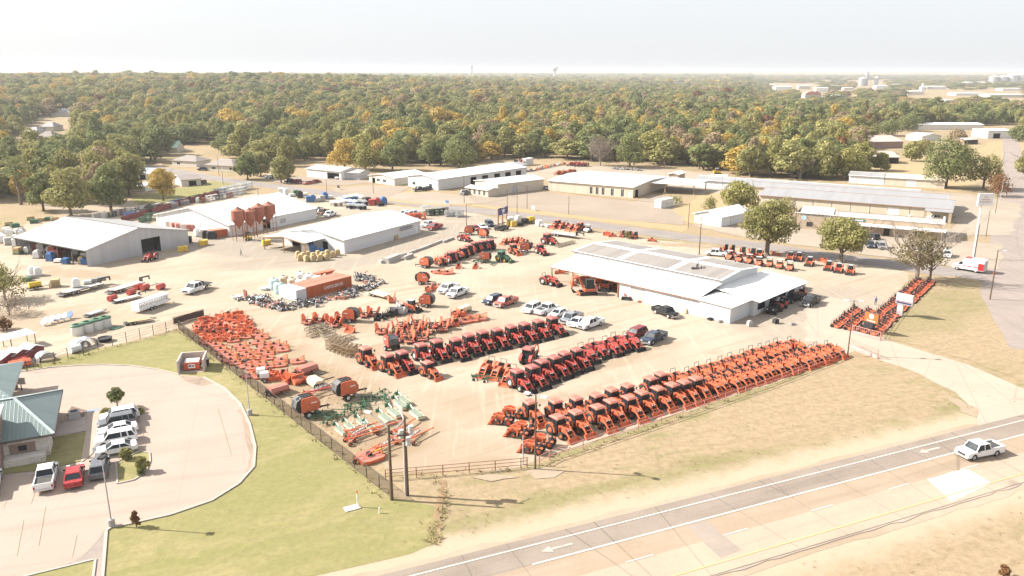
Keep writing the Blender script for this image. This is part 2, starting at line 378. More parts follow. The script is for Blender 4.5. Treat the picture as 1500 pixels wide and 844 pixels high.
def kerb(pts,w=.22,h=.14,name='kerb'):
    m=M()
    for a,b in zip(pts,pts[1:]): m.bar((a.x,a.y,h/2),(b.x,b.y,h/2),w,h)
    return tag(m.obj(name,m_kerb),kind='structure')
kerb(LOT[3:10],.25); kerb(LOT[10:24],.3); kerb(pxl('136 850 140 820 38 845 -20 862'),.22)
# lawns
m_lawn=grassmat('lawn_grass',(.305,.255,.13),(.215,.205,.082),(.255,.225,.10),[gp(370,730,14,5,.4,.9),gp(330,750,12,5,.4,.8),gp(480,775,45,1.6,HA,.95),gp(350,800,40,5,HA,.35),gp(250,520,30,10,.3,.5),gp(430,690,14,4,.3,.6)],.53,HA-.08,.6)
flat('lawn',pxl('298 553 262 549 230 541.5 190 536 150 534.5 120 535.5 75 538.5 30 545 0 552 0 545 60 532 130 514 200 500 262 484 576 730 640 742 650 790 600 812 470 842 380 862 150 872 150 850 156 778 163 773 190 768 250 754.5 310 734 350 709 372 684 374 655 366 622 352 592 330 570'),.014,m_lawn,.0)
flat('lawn_wedge',pxl('140 821 136 850 100 870 -20 900 -20 862 38 845'),.03,m_lawn)
# other paved or bare patches beyond the street
m_gravel=sandmat('gravel_lot',(0.304,0.248,0.196),(0.272,0.220,0.172),(0.216,0.172,0.132),rot=.2,tracks=.3)
m_bare=sandmat('bare_lot',(0.336,0.284,0.229),(0.296,0.247,0.194),(0.232,0.176,0.120),rot=.4,tracks=.3)
flat('gravel_lot',pxl('690 285 770 272 800 282 930 296 960 285 1010 300 1000 330 900 322 780 308 690 298'),.026,m_gravel,.5,3)
flat('bare_lot',pxl('744 255 790 243 900 243 1000 250 1050 255 1060 270 1030 285 960 283 940 262 800 262 770 275'),.022,m_bare,.6,3)
flat('car_park',pxl('575 283 640 282 690 288 695 298 640 300 560 290'),.022,m_bare,.4,3)
flat('car_park',pxl('480 276 540 272 600 274 590 280 560 292 500 284'),.022,m_gravel,.3,3)
flat('car_park',pxl('380 262 450 258 520 262 560 266 500 272 420 270'),.022,m_gravel,.3,3)
flat('car_park',pxl('1010 330 1060 330 1110 320 1170 318 1200 335 1400 335 1400 352 1470 358 1465 395 1400 392 1290 376 1100 350'),.022,m_bare,.4,3)
flat('service_yard',pxl('1120 262 1250 272 1420 285 1500 300 1480 345 1390 345 1400 318 1250 305 1110 290 1040 283 1040 262'),.022,m_bare,.4,3)
flat('dirt_clearing',pxl('-60 290 20 288 60 300 110 320 200 304 210 296 120 290 60 282 0 270'),.012,m_sand,.8,4)
m_tan=grassmat('tan_field',(0.368,0.280,0.160),(0.288,0.248,0.112),(0.320,0.232,0.128),None,.35,None,.6)
flat('field',pxl('1250 235 1340 232 1420 212 1500 202 1500 250 1440 262 1400 282 1250 262'),.010,m_tan,.8,5)
flat('field',pxl('1040 283 1110 290 1110 318 1060 330 1010 328 985 305'),.010,m_tan,.8,5)
flat('verge',pxl('240 280 330 262 345 270 330 284 260 296 200 300 190 288'),.016,m_lawn,.4,3)
flat('verge',pxl('690 297 760 304 900 321 1010 332 1000 340 880 325 740 308 690 302'),.028,m_tan,.4,3)
flat('front_yard',pxl('540 292 610 278 660 290 690 300 640 302'),.024,m_tan,.4,3)
flat('corner_lawn',pxl('1330 402 1400 405 1470 418 1500 440 1560 520 1500 560 1420 528 1300 496 1268 490 1325 428'),.012,m_ground,.4,3)
# ---------------------------------------------------------------- trees
def leafmat(name,a,b):
    n=N(name); info=n.new('ShaderNodeObjectInfo'); p=n.objc()
    f=n.noise(p,.55,3,.6); c=n.mix(n.ramp(f,.34,.66),a,b)
    c=n.mix(n.math('MULTIPLY',info.outputs['Random'],.35),c,tuple(q*.55 for q in a))
    geo=n.new('ShaderNodeNewGeometry'); r=geo.outputs['Random Per Island']
    c=n.mix(n.ramp(r,.75,1,0,.45),c,tuple(min(1,q*1.5+.01) for q in b))
    c=n.mix(n.ramp(r,.3,0,0,.35),c,tuple(q*.5 for q in a))
    n.out(c,.75,spec=.15)
    tr=n.new('ShaderNodeBsdfTranslucent'); n.l.new(c,tr.inputs[0]); mx=n.new('ShaderNodeMixShader'); mx.inputs[0].default_value=.35
    n.l.new(n.b.outputs[0],mx.inputs[1]); n.l.new(tr.outputs[0],mx.inputs[2]); n.l.new(mx.outputs[0],n.n['Material Output'].inputs[0])
    return n.mat
LEAF={'dark':leafmat('leaf_dark_green',(.145,.165,.062),(.255,.27,.105)),
 'olive':leafmat('leaf_olive',(.25,.24,.09),(.37,.34,.13)),
 'gold':leafmat('leaf_golden',(.42,.29,.07),(.53,.39,.11)),
 'tan':leafmat('leaf_tan_brown',(.30,.225,.13),(.40,.30,.185)),
 'light':leafmat('leaf_yellow_green',(.25,.235,.075),(.35,.32,.11)),
 'rust':leafmat('leaf_rusty',(.19,.095,.042),(.27,.14,.06)),
 'grey':leafmat('twig_grey_brown',(.20,.155,.125),(.27,.21,.17)),'brown':leafmat('leaf_olive_brown',(.17,.14,.07),(.27,.22,.11))}
m_bark=paint('bark',(.15,.115,.085),.9,.25,dirt=.2,ns=3); m_pale=paint('bark_pale',(.27,.225,.185),.9,.2,dirt=.1,ns=3)
def crown_mesh(nm,h,w,mat,nl=17,n=2300,leaf=1.0,base=.10,seed=0,flatt=.75,gap=.0,twig=False,shape=1.0,lr=1.0):
    rng=random.Random(seed); m=M(); lobes=[]
    for i in range(nl):
        t=(i+.5)/nl; z=h*(base+(1-base)*(.12+.74*t)); prof=sin(pi*min(1,.18+.8*t))**.6
        if shape!=1: prof=prof*(1-t)**.35*shape
        a=i*2.4+rng.uniform(-.5,.5); rr=w/2*prof*rng.uniform(.25,.68) if i<nl-2 else w*.08
        r=w*rng.uniform(.11,.27)*(1.0-.25*t)*lr
        lobes.append((rr*cos(a),rr*sin(a),z,r))
    lobes.append((w*rng.uniform(-.08,.08),w*rng.uniform(-.08,.08),h*(base+.42*(1-base)),w*.25))
    tot=sum(l[3]**2 for l in lobes)
    for (x,y,z,r) in lobes:
        k=max(12,int(n*r*r/tot))
        for _ in range(k):
            u=rng.uniform(-.75,1); ph=rng.uniform(0,2*pi); q=sqrt(max(0,1-u*u)); d=Vector((q*cos(ph),q*sin(ph),u))
            rad=r*rng.uniform(.72,1.13)
            if gap and rng.random()<gap: continue
            c=Vector((x,y,z))+Vector((d.x*rad,d.y*rad,d.z*rad*flatt))
            if c.z<h*base*.75: continue
            nrm=(d+Vector((rng.gauss(0,.3),rng.gauss(0,.3),rng.gauss(.1,.3)))).normalized()
            t1=nrm.orthogonal().normalized(); t1=Matrix.Rotation(rng.uniform(0,6.28),3,nrm)@t1; t2=nrm.cross(t1)
            s=leaf*rng.uniform(.55,1.25)*.5; s2=s*(rng.uniform(.5,.95) if not twig else .14)
            if twig: s*=1.6
            o=nrm*s*.25
            m.add([c-t1*s,c-t2*s2+o*.3,c+t1*s*.9-o*.4,c+t2*s2+o],[(0,1,2,3)])
    return m.mesh(nm,mat)
def trunk_mesh(nm,h,w,seed=0,mat=None,limbs=6,top=.62,r=None,twigs=0):
    rng=random.Random(seed+99); m=M(); r=r or .028*h
    def limb(p,d,L,r0,depth):
        q=p
        for k in range(3):
            e=q+d*(L/3); m.cyl(q,e,r0*(1-k*.24),r0*(1-(k+1)*.24),6,False); q=e
            d=(d+Vector((rng.gauss(0,.16),rng.gauss(0,.16),rng.uniform(-.02,.16)))).normalized()
            if depth and k>0:
                for _ in range(2 if depth>1 else 1+twigs):
                    dd=(d+Vector((rng.gauss(0,.6),rng.gauss(0,.6),rng.uniform(-.1,.5)))).normalized(); limb(q,dd,L*.6,r0*.42,depth-1)
    m.lathe([(r*1.5,0),(r*1.08,.04*h),(r,.12*h),(r*.85,.28*h),(r*.5,h*top)],n=8)
    for i in range(limbs):
        a=i*2.4+rng.random(); z=h*(.2+.3*i/limbs); dd=Vector((cos(a),sin(a),rng.uniform(.55,1.0))).normalized()
        limb(Vector((0,0,z)),dd,w*rng.uniform(.36,.5),r*.5,1+(1 if twigs else 0))
    return m.mesh(nm,mat or m_bark)
def tree_proto(col,h,w,seed,bark=None,**k):
    t=thing('tree','tree','tree'); 
    o=bpy.data.objects.new('trunk',trunk_mesh('trunk',h,w,seed,bark,k.pop('limbs',5),k.pop('top',.62),k.pop('r',None),k.pop('twigs',0))); C.objects.link(o); o.parent=t
    c=bpy.data.objects.new('crown',crown_mesh('crown',h,w,LEAF[col],seed=seed,**k)); C.objects.link(c); c.parent=t
    t['h']=h; t['w']=w; return t
TP={}
for i,(col,h,w,kw) in enumerate([('dark',14,12.5,{}),('dark',15,11,{'nl':18}),('dark',13,13.5,{}),('dark',16,10,{'nl':17}),('dark',14.5,12,{'nl':11}),
    ('olive',14,12,{}),('olive',13,13,{'nl':18}),('olive',15,11,{}),('olive',12,11,{'gap':.25}),('light',13,12,{}),('light',12,12.5,{'gap':.15}),
    ('gold',13,11,{}),('gold',12,12.5,{'gap':.15}),('tan',14,12.5,{'gap':.25}),('tan',13,12,{'gap':.35,'nl':18}),('tan',15,12,{'gap':.2}),('rust',12,11,{'gap':.2})]):
    TP.setdefault(col,[]).append(tree_proto(col,h,w,i*7+3,**kw))
CNAME={'dark':'dark green','olive':'olive green','light':'yellow-green','gold':'golden yellow','tan':'tan brown','rust':'rusty brown'}
def put_tree(p,loc,h,w,label,group=None):
    o=place(p,loc,random.uniform(0,6.28),label,group); k=h/p['h']; q=w/p['w']; o.scale=(q,q,k); return o
def ptree(col,px,yb,yt,wpx,label,group=None,idx=0):
    b=G(px,yb); h=topz(px,yb,yt); w=wpx*(G(px+1,yb)-b).length*.98
    return put_tree(TP[col][idx%len(TP[col])],(b.x,b.y,hill(b.x,b.y)),h,w,label,group)
# wood beyond the yards: front line in the photo, then scattered back to the horizon
FL=[(-400,316),(-60,304),(0,292),(50,288),(64,296),(100,302),(150,304),(190,296),(196,262),(232,244),(245,230),(300,228),(345,236),(425,246),(455,238),(530,242),(556,246),(640,248),(700,238),(760,233),(860,237),(960,241),(1060,258),(1120,263),(1200,266),(1255,262),(1268,216),(1340,196),(1420,196),(1500,204),(1700,220)]
def lerp_line(L,x):
    for (a,b),(c,d) in zip(L,L[1:]):
        if a<=x<=c: return b+(d-b)*(x-a)/(c-a)
    return L[0][1] if x<L[0][0] else L[-1][1]
def proj(x,y,z):
    d=HC-z; dep=y*CT+d*ST; return 750+FP*x/dep, 422+FP*(d*CT-y*ST)/dep
CLEAR=[(50,172,115,196),(25,188,112,238),(1340,184,1500,202),(1262,190,1345,236),(236,212,330,240),(1170,136,1215,150),(1250,118,1300,134),(1330,132,1500,148),(445,236,530,252),(1125,122,1200,138),(985,122,1010,130),(760,134,792,140),(90,165,130,178),(0,205,34,232),(188,244,226,284),(205,240,345,262)]
IND=[];FAR=[];CNT=0
rng=random.Random(11)
def pickcol(x,y,d):
    a=sin(x*.011+1.3)+sin(y*.013+x*.004)+sin(x*.031-y*.02)*.6
    r=rng.random()
    wts={'dark':.42-.05*a,'olive':.30,'light':.11,'gold':.10+.04*a,'tan':.09+.05*a,'rust':.012}
    if d>700: wts['tan']+=.10; wts['olive']+=.08; wts['gold']-=.02
    s=sum(max(.01,v) for v in wts.values()); r*=s
    for k,v in wts.items():
        r-=max(.01,v)
        if r<=0: return k
    return 'dark'
y=255.0
while y<7800:
    st=10.4 if y<560 else 10.4+(y-560)*.0105
    st=min(st,40)
    xm=y*.74+60; x=-xm
    while x<xm:
        xx=x+rng.uniform(-.42,.42)*st; yy=y+rng.uniform(-.42,.42)*st
        px,py=proj(xx,yy,hill(xx,yy)); x+=st
        if px<-70 or px>1570: continue
        if py>lerp_line(FL,px)-1: continue
        if any(a<px<c and b<py<d for a,b,c,d in CLEAR): continue
        if px>1080 and py<172 and rng.random()<(.78 if px>1180 else .35): continue
        if py<150 and 740<px<1100 and rng.random()<.2: continue
        k=st/10.4
        IND.append((hypot(xx,yy),xx,yy,k)) if yy<620 else FAR.append((xx,yy,k))
    y+=st
IND.sort()
def wood_params(x,y,k,d):
    c=pickcol(x,y,d); h=rng.uniform(9,18.5)*(1.25 if rng.random()<.07 else 1)*(1+.06*(k-1)); w=rng.choice([rng.uniform(9,13),rng.uniform(13,18),rng.uniform(17,23)])*max(1,k*.92)
    return c,h,w
NI=240
SEG=[(0,'at the left frame edge'),(130,'left of the dirt clearing'),(215,'behind the dirt clearing'),(345,'behind the small houses'),(450,'behind the street trees'),(545,'behind the white workshop'),(620,'behind the bungalow'),(760,'behind the long white shop'),(880,'behind the white box trailer'),(1000,'behind the beige warehouse'),(1110,'behind the white storage row'),(1210,'behind the long storage rows'),(1340,'behind the barns'),(9999,'behind the tan field')]
wp=[]
for d,x,y,k in IND[:NI]:
    c,h,w=wood_params(x,y,k,d); px=proj(x,y,0)[0]; wp.append((next(s for q,s in SEG if px<=q),c,px,x,y,h,w,TP[c][rng.randrange(len(TP[c]))]))
wp.sort(key=lambda q:(q[0],q[1],q[2])); wc_={}
for s,c,px,x,y,h,w,p in wp:
    n=wc_.get((s,c),0); wc_[(s,c)]=n+1
    put_tree(p,(x,y,hill(x,y)),h,w,f'{CNAME[c]} tree in the wood {s}, {ORD[n]} such from the left','trees along the edge of the wood')
FAR=[(x,y,k) for d,x,y,k in IND[NI:]]+FAR
allp=[t for L in TP.values() for t in L]; crowns=[[c for c in t.children if c.name.startswith('crown')][0] for t in allp]
me=bpy.data.meshes.new('woodland'); vs=[];idx=[];scl=[];rot=[]
for x,y,k in FAR:
    c,h,w=wood_params(x,y,k,y); j=allp.index(TP[c][rng.randrange(len(TP[c]))]); t=allp[j]
    if y>900 and proj(x,y,0)[0]>1100: h*=.6
    vs.append((x,y,hill(x,y))); idx.append(j); scl+= [w/t['w'],w/t['w'],h/t['h']]; rot+=[0,0,rng.uniform(0,6.28)]
me.from_pydata(vs,[],[])
me.attributes.new('idx','INT','POINT').data.foreach_set('value',idx)
me.attributes.new('scl','FLOAT_VECTOR','POINT').data.foreach_set('vector',scl)
me.attributes.new('rot','FLOAT_VECTOR','POINT').data.foreach_set('vector',rot)
wood=bpy.data.objects.new('woodland',me); C.objects.link(wood); tag(wood,'far wooded country of green, golden and brown trees reaching the horizon','woodland',None,'stuff')
ng=bpy.data.node_groups.new('woodland','GeometryNodeTree')
ng.interface.new_socket('Geometry',in_out='INPUT',socket_type='NodeSocketGeometry'); ng.interface.new_socket('Geometry',in_out='OUTPUT',socket_type='NodeSocketGeometry')
gi=ng.nodes.new('NodeGroupInput'); go=ng.nodes.new('NodeGroupOutput'); m2p=ng.nodes.new('GeometryNodeMeshToPoints'); iop=ng.nodes.new('GeometryNodeInstanceOnPoints'); jn=ng.nodes.new('GeometryNodeJoinGeometry')
for c in reversed(crowns):
    oi=ng.nodes.new('GeometryNodeObjectInfo'); oi.transform_space='ORIGINAL'; oi.inputs['Object'].default_value=c; oi.inputs['As Instance'].default_value=True
    ng.links.new(oi.outputs['Geometry'],jn.inputs[0])
def attr(nm,ty):
    a=ng.nodes.new('GeometryNodeInputNamedAttribute'); a.data_type=ty; a.inputs['Name'].default_value=nm; return a.outputs[0]
ng.links.new(gi.outputs[0],m2p.inputs[0]); ng.links.new(m2p.outputs[0],iop.inputs['Points']); ng.links.new(jn.outputs[0],iop.inputs['Instance'])
iop.inputs['Pick Instance'].default_value=True
ng.links.new(attr('idx','INT'),iop.inputs['Instance Index']); ng.links.new(attr('scl','FLOAT_VECTOR'),iop.inputs['Scale'])
e2r=ng.nodes.new('FunctionNodeEulerToRotation'); ng.links.new(attr('rot','FLOAT_VECTOR'),e2r.inputs[0]); ng.links.new(e2r.outputs[0],iop.inputs['Rotation'])
ng.links.new(iop.outputs[0],go.inputs[0])
wood.modifiers.new('woodland','NODES').node_group=ng
print('individual',len(IND[:NI]),'far',len(FAR))
# haze: one closed box of even air
if USE_HAZE:
    hb=M().box(-6000,-300,-1.5,6000,6500,64); hm=bpy.data.materials.new('haze'); hm.use_nodes=True; t=hm.node_tree; t.nodes.remove(t.nodes['Principled BSDF'])
    pv=t.nodes.new('ShaderNodeVolumePrincipled'); pv.inputs['Color'].default_value=(.97,.98,1,1); pv.inputs['Density'].default_value=HAZE_D; pv.inputs['Anisotropy'].default_value=.25
    t.links.new(pv.outputs[0],t.nodes['Material Output'].inputs['Volume']); ho=hb.obj('haze',hm); tag(ho,kind='stuff')
# ---------------------------------------------------------------- buildings
m_wwall=sheet('white_wall_sheet',(.58,.59,.60),.32,0,dirt=.2,dirtcol=(.42,.38,.33)); m_wwally=sheet('white_wall_sheet_side',(.58,.59,.60),.32,1,dirt=.2,dirtcol=(.42,.38,.33))
m_wroof=sheet('white_roof_sheet',(.70,.70,.69),.6,0,rough=.4,dirt=.22,dirtcol=(.6,.55,.48)); m_wroofy=sheet('white_roof_sheet_cross',(.70,.70,.69),.6,1,rough=.4,dirt=.22,dirtcol=(.6,.55,.48))
m_groof=sheet('grey_roof_sheet',(.32,.315,.315),.6,0,rough=.35,metal=.25,dirt=.2); m_gwall=sheet('grey_wall_sheet',(.45,.46,.48),.3,1,rough=.4,metal=.2); m_gwallx=sheet('grey_wall_sheet_front',(.45,.46,.48),.3,0,rough=.4,metal=.2)
m_troof=sheet('old_tin_roof',(.40,.37,.345),.55,0,dirt=.5,dirtcol=(.36,.24,.18)); m_twall=sheet('tan_wall_sheet',(.52,.455,.365),.32,0,dirt=.2); m_twally=sheet('tan_wall_sheet_side',(.52,.455,.365),.32,1,dirt=.2)
m_panel=sheet('weathered_roof_panel',(.235,.212,.195),.62,0,rough=.6,dirt=.3,var=.1,bump=.5)
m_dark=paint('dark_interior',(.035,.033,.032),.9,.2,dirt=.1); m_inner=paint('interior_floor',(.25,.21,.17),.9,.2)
m_glass=paint('window_glass',(.022,.028,.034),.2,.2,spec=.22,dirt=.05); m_trim=paint('dark_trim',(.10,.085,.075),.6,.1); m_rust=paint('rust_steel',(.27,.115,.06),.75,.25,dirt=.3); m_wtrim=paint('white_trim',(.74,.73,.71),.5,.05,dirt=.1)
m_steel=paint('galvanised_steel',(.46,.47,.48),.4,.12,metal=.5,dirt=.15); m_greyd=paint('grey_door',(.38,.37,.37),.6,.1); m_door=paint('white_door',(.70,.70,.69),.5,.05,dirt=.08)
m_shingle=paint('roof_shingles',(.25,.215,.195),.95,.2,ns=3); m_shingle2=paint('grey_shingles',(.30,.29,.29),.95,.2,ns=3); m_plaster=paint('pale_render',(.58,.53,.46),.9,.08); m_whitew=paint('white_siding',(.70,.69,.66),.7,.06); m_brick=None
def brick(name,a,b,mort,w=.25,h=.08,ms=.012):
    n=N(name); p=n.objc(); x=n.new('ShaderNodeSeparateXYZ'); n.l.new(p,x.inputs[0]); cmb=n.new('ShaderNodeCombineXYZ'); n.l.new(n.math('ADD',x.outputs[0],x.outputs[1]),cmb.inputs[0]); n.l.new(x.outputs[2],cmb.inputs[1])
    t=n.new('ShaderNodeTexBrick'); n.l.new(cmb.outputs[0],t.inputs[0]); t.inputs['Color1'].default_value=(*a,1); t.inputs['Color2'].default_value=(*b,1); t.inputs['Mortar'].default_value=(*mort,1); t.inputs['Scale'].default_value=1; t.inputs['Brick Width'].default_value=w; t.inputs['Row Height'].default_value=h; t.inputs['Mortar Size'].default_value=ms
    c=n.mix(n.ramp(n.noise(p,1.5,4),.4,.7,0,.35),t.outputs[0],tuple(q*.7 for q in a)); return n.out(c,.9,t.outputs['Fac'],.3,.02)
m_brick=brick('tan_brick',(.36,.27,.185),(.31,.225,.155),(.46,.39,.31)); m_brick2=brick('brown_brick',(.22,.13,.095),(.28,.175,.125),(.36,.31,.27)); m_stone=brick('pale_stone',(.58,.53,.48),(.48,.42,.36),(.62,.59,.55),.75,.32,.03)
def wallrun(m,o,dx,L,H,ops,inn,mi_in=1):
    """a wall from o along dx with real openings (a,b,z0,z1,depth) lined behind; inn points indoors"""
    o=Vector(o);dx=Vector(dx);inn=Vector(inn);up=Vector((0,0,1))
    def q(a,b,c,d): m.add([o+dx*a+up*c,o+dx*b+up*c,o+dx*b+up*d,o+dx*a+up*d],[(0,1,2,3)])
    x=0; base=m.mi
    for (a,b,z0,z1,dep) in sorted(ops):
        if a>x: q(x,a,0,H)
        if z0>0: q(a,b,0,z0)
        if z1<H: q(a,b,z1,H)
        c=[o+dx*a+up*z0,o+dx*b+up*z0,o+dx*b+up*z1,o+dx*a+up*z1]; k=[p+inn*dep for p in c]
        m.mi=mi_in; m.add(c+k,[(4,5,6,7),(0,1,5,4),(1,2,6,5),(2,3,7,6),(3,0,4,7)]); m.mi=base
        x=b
    if x<L: q(x,L,0,H)
def bld(name,label,cat,p0,p1,D,e,r,ridge='x',wall=None,roof=None,ops={},over=.45,group=None,roof2=None,trim=None,z=0,fill=None,openf=False,posts=0,hip=0,floor=True):
    """gabled or hipped building; p0→p1 is the near side, D the depth; ops: side -> (a,b,z0,z1,kind)"""
    p0=Vector((p0[0],p0[1],z)); L=(Vector((p1[0],p1[1],z))-p0).length; rz=ang(p0,p1)
    t=thing(name,label,cat,p0,rz,group); wall=wall or m_wwall; roof=roof or m_wroof; trim=trim or m_wtrim
    m=M(); sides={'f':((0,0,0),(1,0,0),L,(0,1,0)),'r':((L,0,0),(0,1,0),D,(-1,0,0)),'b':((L,D,0),(-1,0,0),L,(0,-1,0)),'l':((0,D,0),(0,-1,0),D,(1,0,0))}
    for s,(o,dx,ln,inn) in sides.items():
        if openf and s=='f': continue
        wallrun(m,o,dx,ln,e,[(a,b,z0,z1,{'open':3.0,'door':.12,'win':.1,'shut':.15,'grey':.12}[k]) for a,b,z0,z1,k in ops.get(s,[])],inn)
    if not hip:
        if ridge=='x':
            for x in (0,L): m.add([(x,0,e),(x,D,e),(x,D/2,r)],[(0,1,2)])
        else:
            for y in (0,D):
                if not(openf and y==0): m.add([(0,y,e),(L,y,e),(L/2,y,r)],[(0,1,2)])
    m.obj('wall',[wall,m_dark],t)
    if openf and floor: M().box(.2,.2,.0,L-.2,D-.2,.03).obj('floor_slab',m_inner,t)
    # roof
    th=.12; h=hip or 0
    def slab(q,nm,mt):
        q=[Vector(p) for p in q]; n=len(q); v=[p+Vector((0,0,.03)) for p in q]+[p+Vector((0,0,.03+th)) for p in q]
        return M().add(v,[tuple(range(n-1,-1,-1)),tuple(range(n,2*n))]+[(i,(i+1)%n,n+(i+1)%n,n+i) for i in range(n)]).obj(nm,mt,t)
    if ridge=='x':
        s=(r-e)/(D/2); ez=e-s*over; A=[(-over,-over,ez),(L+over,-over,ez),(L+over-h,D/2,r),(-over+h,D/2,r)]; Bq=[(L+over,D+over,ez),(-over,D+over,ez),(-over+h,D/2,r),(L+over-h,D/2,r)]
        slab(A,'roof',roof); slab(Bq,'roof',roof2 or roof)
        if h: slab([(L+over,-over,ez),(L+over,D+over,ez),(L+over-h,D/2,r)],'roof',roof); slab([(-over,D+over,ez),(-over,-over,ez),(-over+h,D/2,r)],'roof',roof)
        M().box(-over+h,D/2-.15,r+.1,L+over-h,D/2+.15,r+.2).obj('ridge_cap',trim,t)
        if not h: M().bar((-over,-over-.04,ez+.05),(L+over,-over-.04,ez+.05),.1,.22).obj('gutter',trim,t)
    else:
        s=(r-e)/(L/2); ez=e-s*over
        slab([(-over,-over,ez),(L/2,-over,r),(L/2,D+over,r),(-over,D+over,ez)],'roof',roof); slab([(L/2,-over,r),(L+over,-over,ez),(L+over,D+over,ez),(L/2,D+over,r)],'roof',roof2 or roof)
        M().box(L/2-.15,-over,r+.1,L/2+.15,D+over,r+.2).obj('ridge_cap',trim,t)
        g=M(); g.bar((-over,-over-.04,ez+.06),(L/2,-over-.04,r+.06),.06,.22); g.bar((L/2,-over-.04,r+.06),(L+over,-over-.04,ez+.06),.06,.22); g.obj('eave_trim',trim,t)
    if posts:
        for i in range(posts+1): M().box(-.11,-.11,0,.11,.11,e-.02).obj('post',m_trim,t,loc=(.15+(L-.3)*i/posts,.15,0))
    for s,lst in ops.items():
        o,dx,ln,inn=[Vector(q) if not isinstance(q,(int,float)) else q for q in sides[s]]
        for a,b,z0,z1,k in lst:
            if k=='open': continue
            pm={'door':m_door,'win':m_glass,'shut':m_door,'grey':m_greyd}[k]; nm={'door':'door','win':'window','shut':'roller_door','grey':'roller_door'}[k]
            c=o+dx*((a+b)/2)+inn*.08; w=(b-a)
            d=M().cb((0,0,(z1-z0)/2),(w-.06,.05,z1-z0-.06)).obj(nm,pm,t,loc=(c.x,c.y,z0),rz=atan2(dx.y,dx.x))
            if k=='win':
                f=M()
                for q in ((-w/2,w),(w/2,w)): f.box(q[0]-.05,-.05,0,q[0]+.05,.01,z1-z0)
                f.box(-w/2,-.05,-.06,w/2,.012,.03); f.box(-.03,-.05,.03,.03,.0,z1-z0-.03); f.obj('frame',m_wtrim,d)
            elif k in('shut','grey'):
                f=M(); 
                for q in range(1,int((z1-z0)/.5)): f.box(-w/2+.05,-.032,q*.5-.015,w/2-.05,-.024,q*.5+.015)
                f.obj('slats',m_steel,d)
    t['L']=L; t['D']=D
    return t
def dep(p0,p1,p2):
    """depth of a rectangle from its third corner"""
    d=(p1-p0).normalized(); q=p2-p1; n=Vector((-d.y,d.x,0)); return q.dot(n)
# silver shed, open along one side, feed store in it
a,b,c=G(25,370),G(129,391),G(278,359); d1=dep(a,b,c)
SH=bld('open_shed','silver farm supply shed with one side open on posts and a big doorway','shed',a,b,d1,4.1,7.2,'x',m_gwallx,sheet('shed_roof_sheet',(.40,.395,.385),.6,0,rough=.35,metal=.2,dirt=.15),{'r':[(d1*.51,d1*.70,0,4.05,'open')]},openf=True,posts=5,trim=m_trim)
for ch in SH.children:
    if ch.name.startswith('wall'): ch.data.materials[0]=m_gwall
q=M(); q.mi=0
for i in range(4): q.box(.06+i*0,-.02,0,.1,.02,.1)
# big white hall
a,b,c=G(230,330),G(337,347),G(462,320); d2=dep(a,b,c); L2=(b-a).length
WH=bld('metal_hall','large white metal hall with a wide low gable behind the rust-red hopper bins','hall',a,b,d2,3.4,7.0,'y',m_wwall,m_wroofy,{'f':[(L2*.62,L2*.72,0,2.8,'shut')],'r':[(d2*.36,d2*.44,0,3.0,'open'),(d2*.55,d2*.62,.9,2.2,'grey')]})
# white store with timber canopy
b=G(505,372); c=G(616,341); e1=Vector((.863,-.505,0)); e2=(c-b).normalized(); e1=Vector((e2.y,-e2.x,0)); a=b-e1*22; d3=(c-b).length
ST_=bld('store_building','white metal store building with a dark-lettered wall sign and timber-posted canopy','store',a,b,d3,3.7,5.6,'y',m_wwall,m_wroofy,{'f':[(14.3,16.2,0,2.6,'open'),(3,6,0,2.7,'open'),(9,11,0,2.3,'win')],'r':[(d3*.93,d3*.97,0,2.3,'door')],'b':[]})
for ch in ST_.children:
    if ch.name.startswith('wall'): pass
wd=paint('timber_post',(.34,.20,.11),.85,.2,dirt=.2)
cz=3.35
for i,(x0,x1,z0,z1) in enumerate(((-.6,7.2,cz,cz+.95),(7.2,15.2,cz+.95,cz))):
    M().add([(x0,-7.4,z0),(x1,-7.4,z1),(x1,.6,z1),(x0,.6,z0),(x0,-7.4,z0+.14),(x1,-7.4,z1+.14),(x1,.6,z1+.14),(x0,.6,z0+.14)],[(3,2,1,0),(4,5,6,7),(0,1,5,4),(1,2,6,5),(2,3,7,6),(3,0,4,7)]).obj('canopy_roof',m_wroofy,ST_)
g=M(); g.bar((-.6,-7.46,cz+.02),(7.2,-7.46,cz+.97),.08,.3); g.bar((7.2,-7.46,cz+.97),(15.2,-7.46,cz+.02),.08,.3); g.obj('canopy_fascia',wd,ST_)
for x in (0,7.2,14.9):
    for y in (-7.1,): M().box(-.13,-.13,0,.13,.13,cz+(.7 if x==7.2 else 0)).obj('canopy_post',wd,ST_,loc=(x,y,0))
def text(body,size,mat,parent,loc,rot,ext=.01,align='CENTER',name='lettering',sx=1):
    cu=bpy.data.curves.new(name,'FONT'); cu.body=body; cu.size=size; cu.align_x=align; cu.align_y='CENTER'; cu.extrude=ext
    o=bpy.data.objects.new(name,cu); C.objects.link(o); bpy.context.view_layer.update()
    dg=bpy.context.evaluated_depsgraph_get(); me=bpy.data.meshes.new_from_object(o.evaluated_get(dg)); bpy.data.objects.remove(o)
    me.materials.clear(); me.materials.append(mat); o=bpy.data.objects.new(name,me); C.objects.link(o); o.parent=parent; o.location=loc; o.rotation_euler=rot; o.scale=(sx,1,1); return o
m_ink=paint('dark_blue_lettering',(.03,.035,.09),.6,.1,dirt=.02); m_red=paint('red_lettering',(.5,.05,.04),.6,.1,dirt=.05); m_wink=paint('white_lettering',(.78,.77,.76),.6,.05,dirt=.05)
sg=thing('wall_sign','long two-line wall sign of dark lettering between pink ends on the white store','sign',ST_.location+e1*22.06+e2*(d3*.79)+Vector((0,0,2.55)),atan2(e2.y,e2.x))
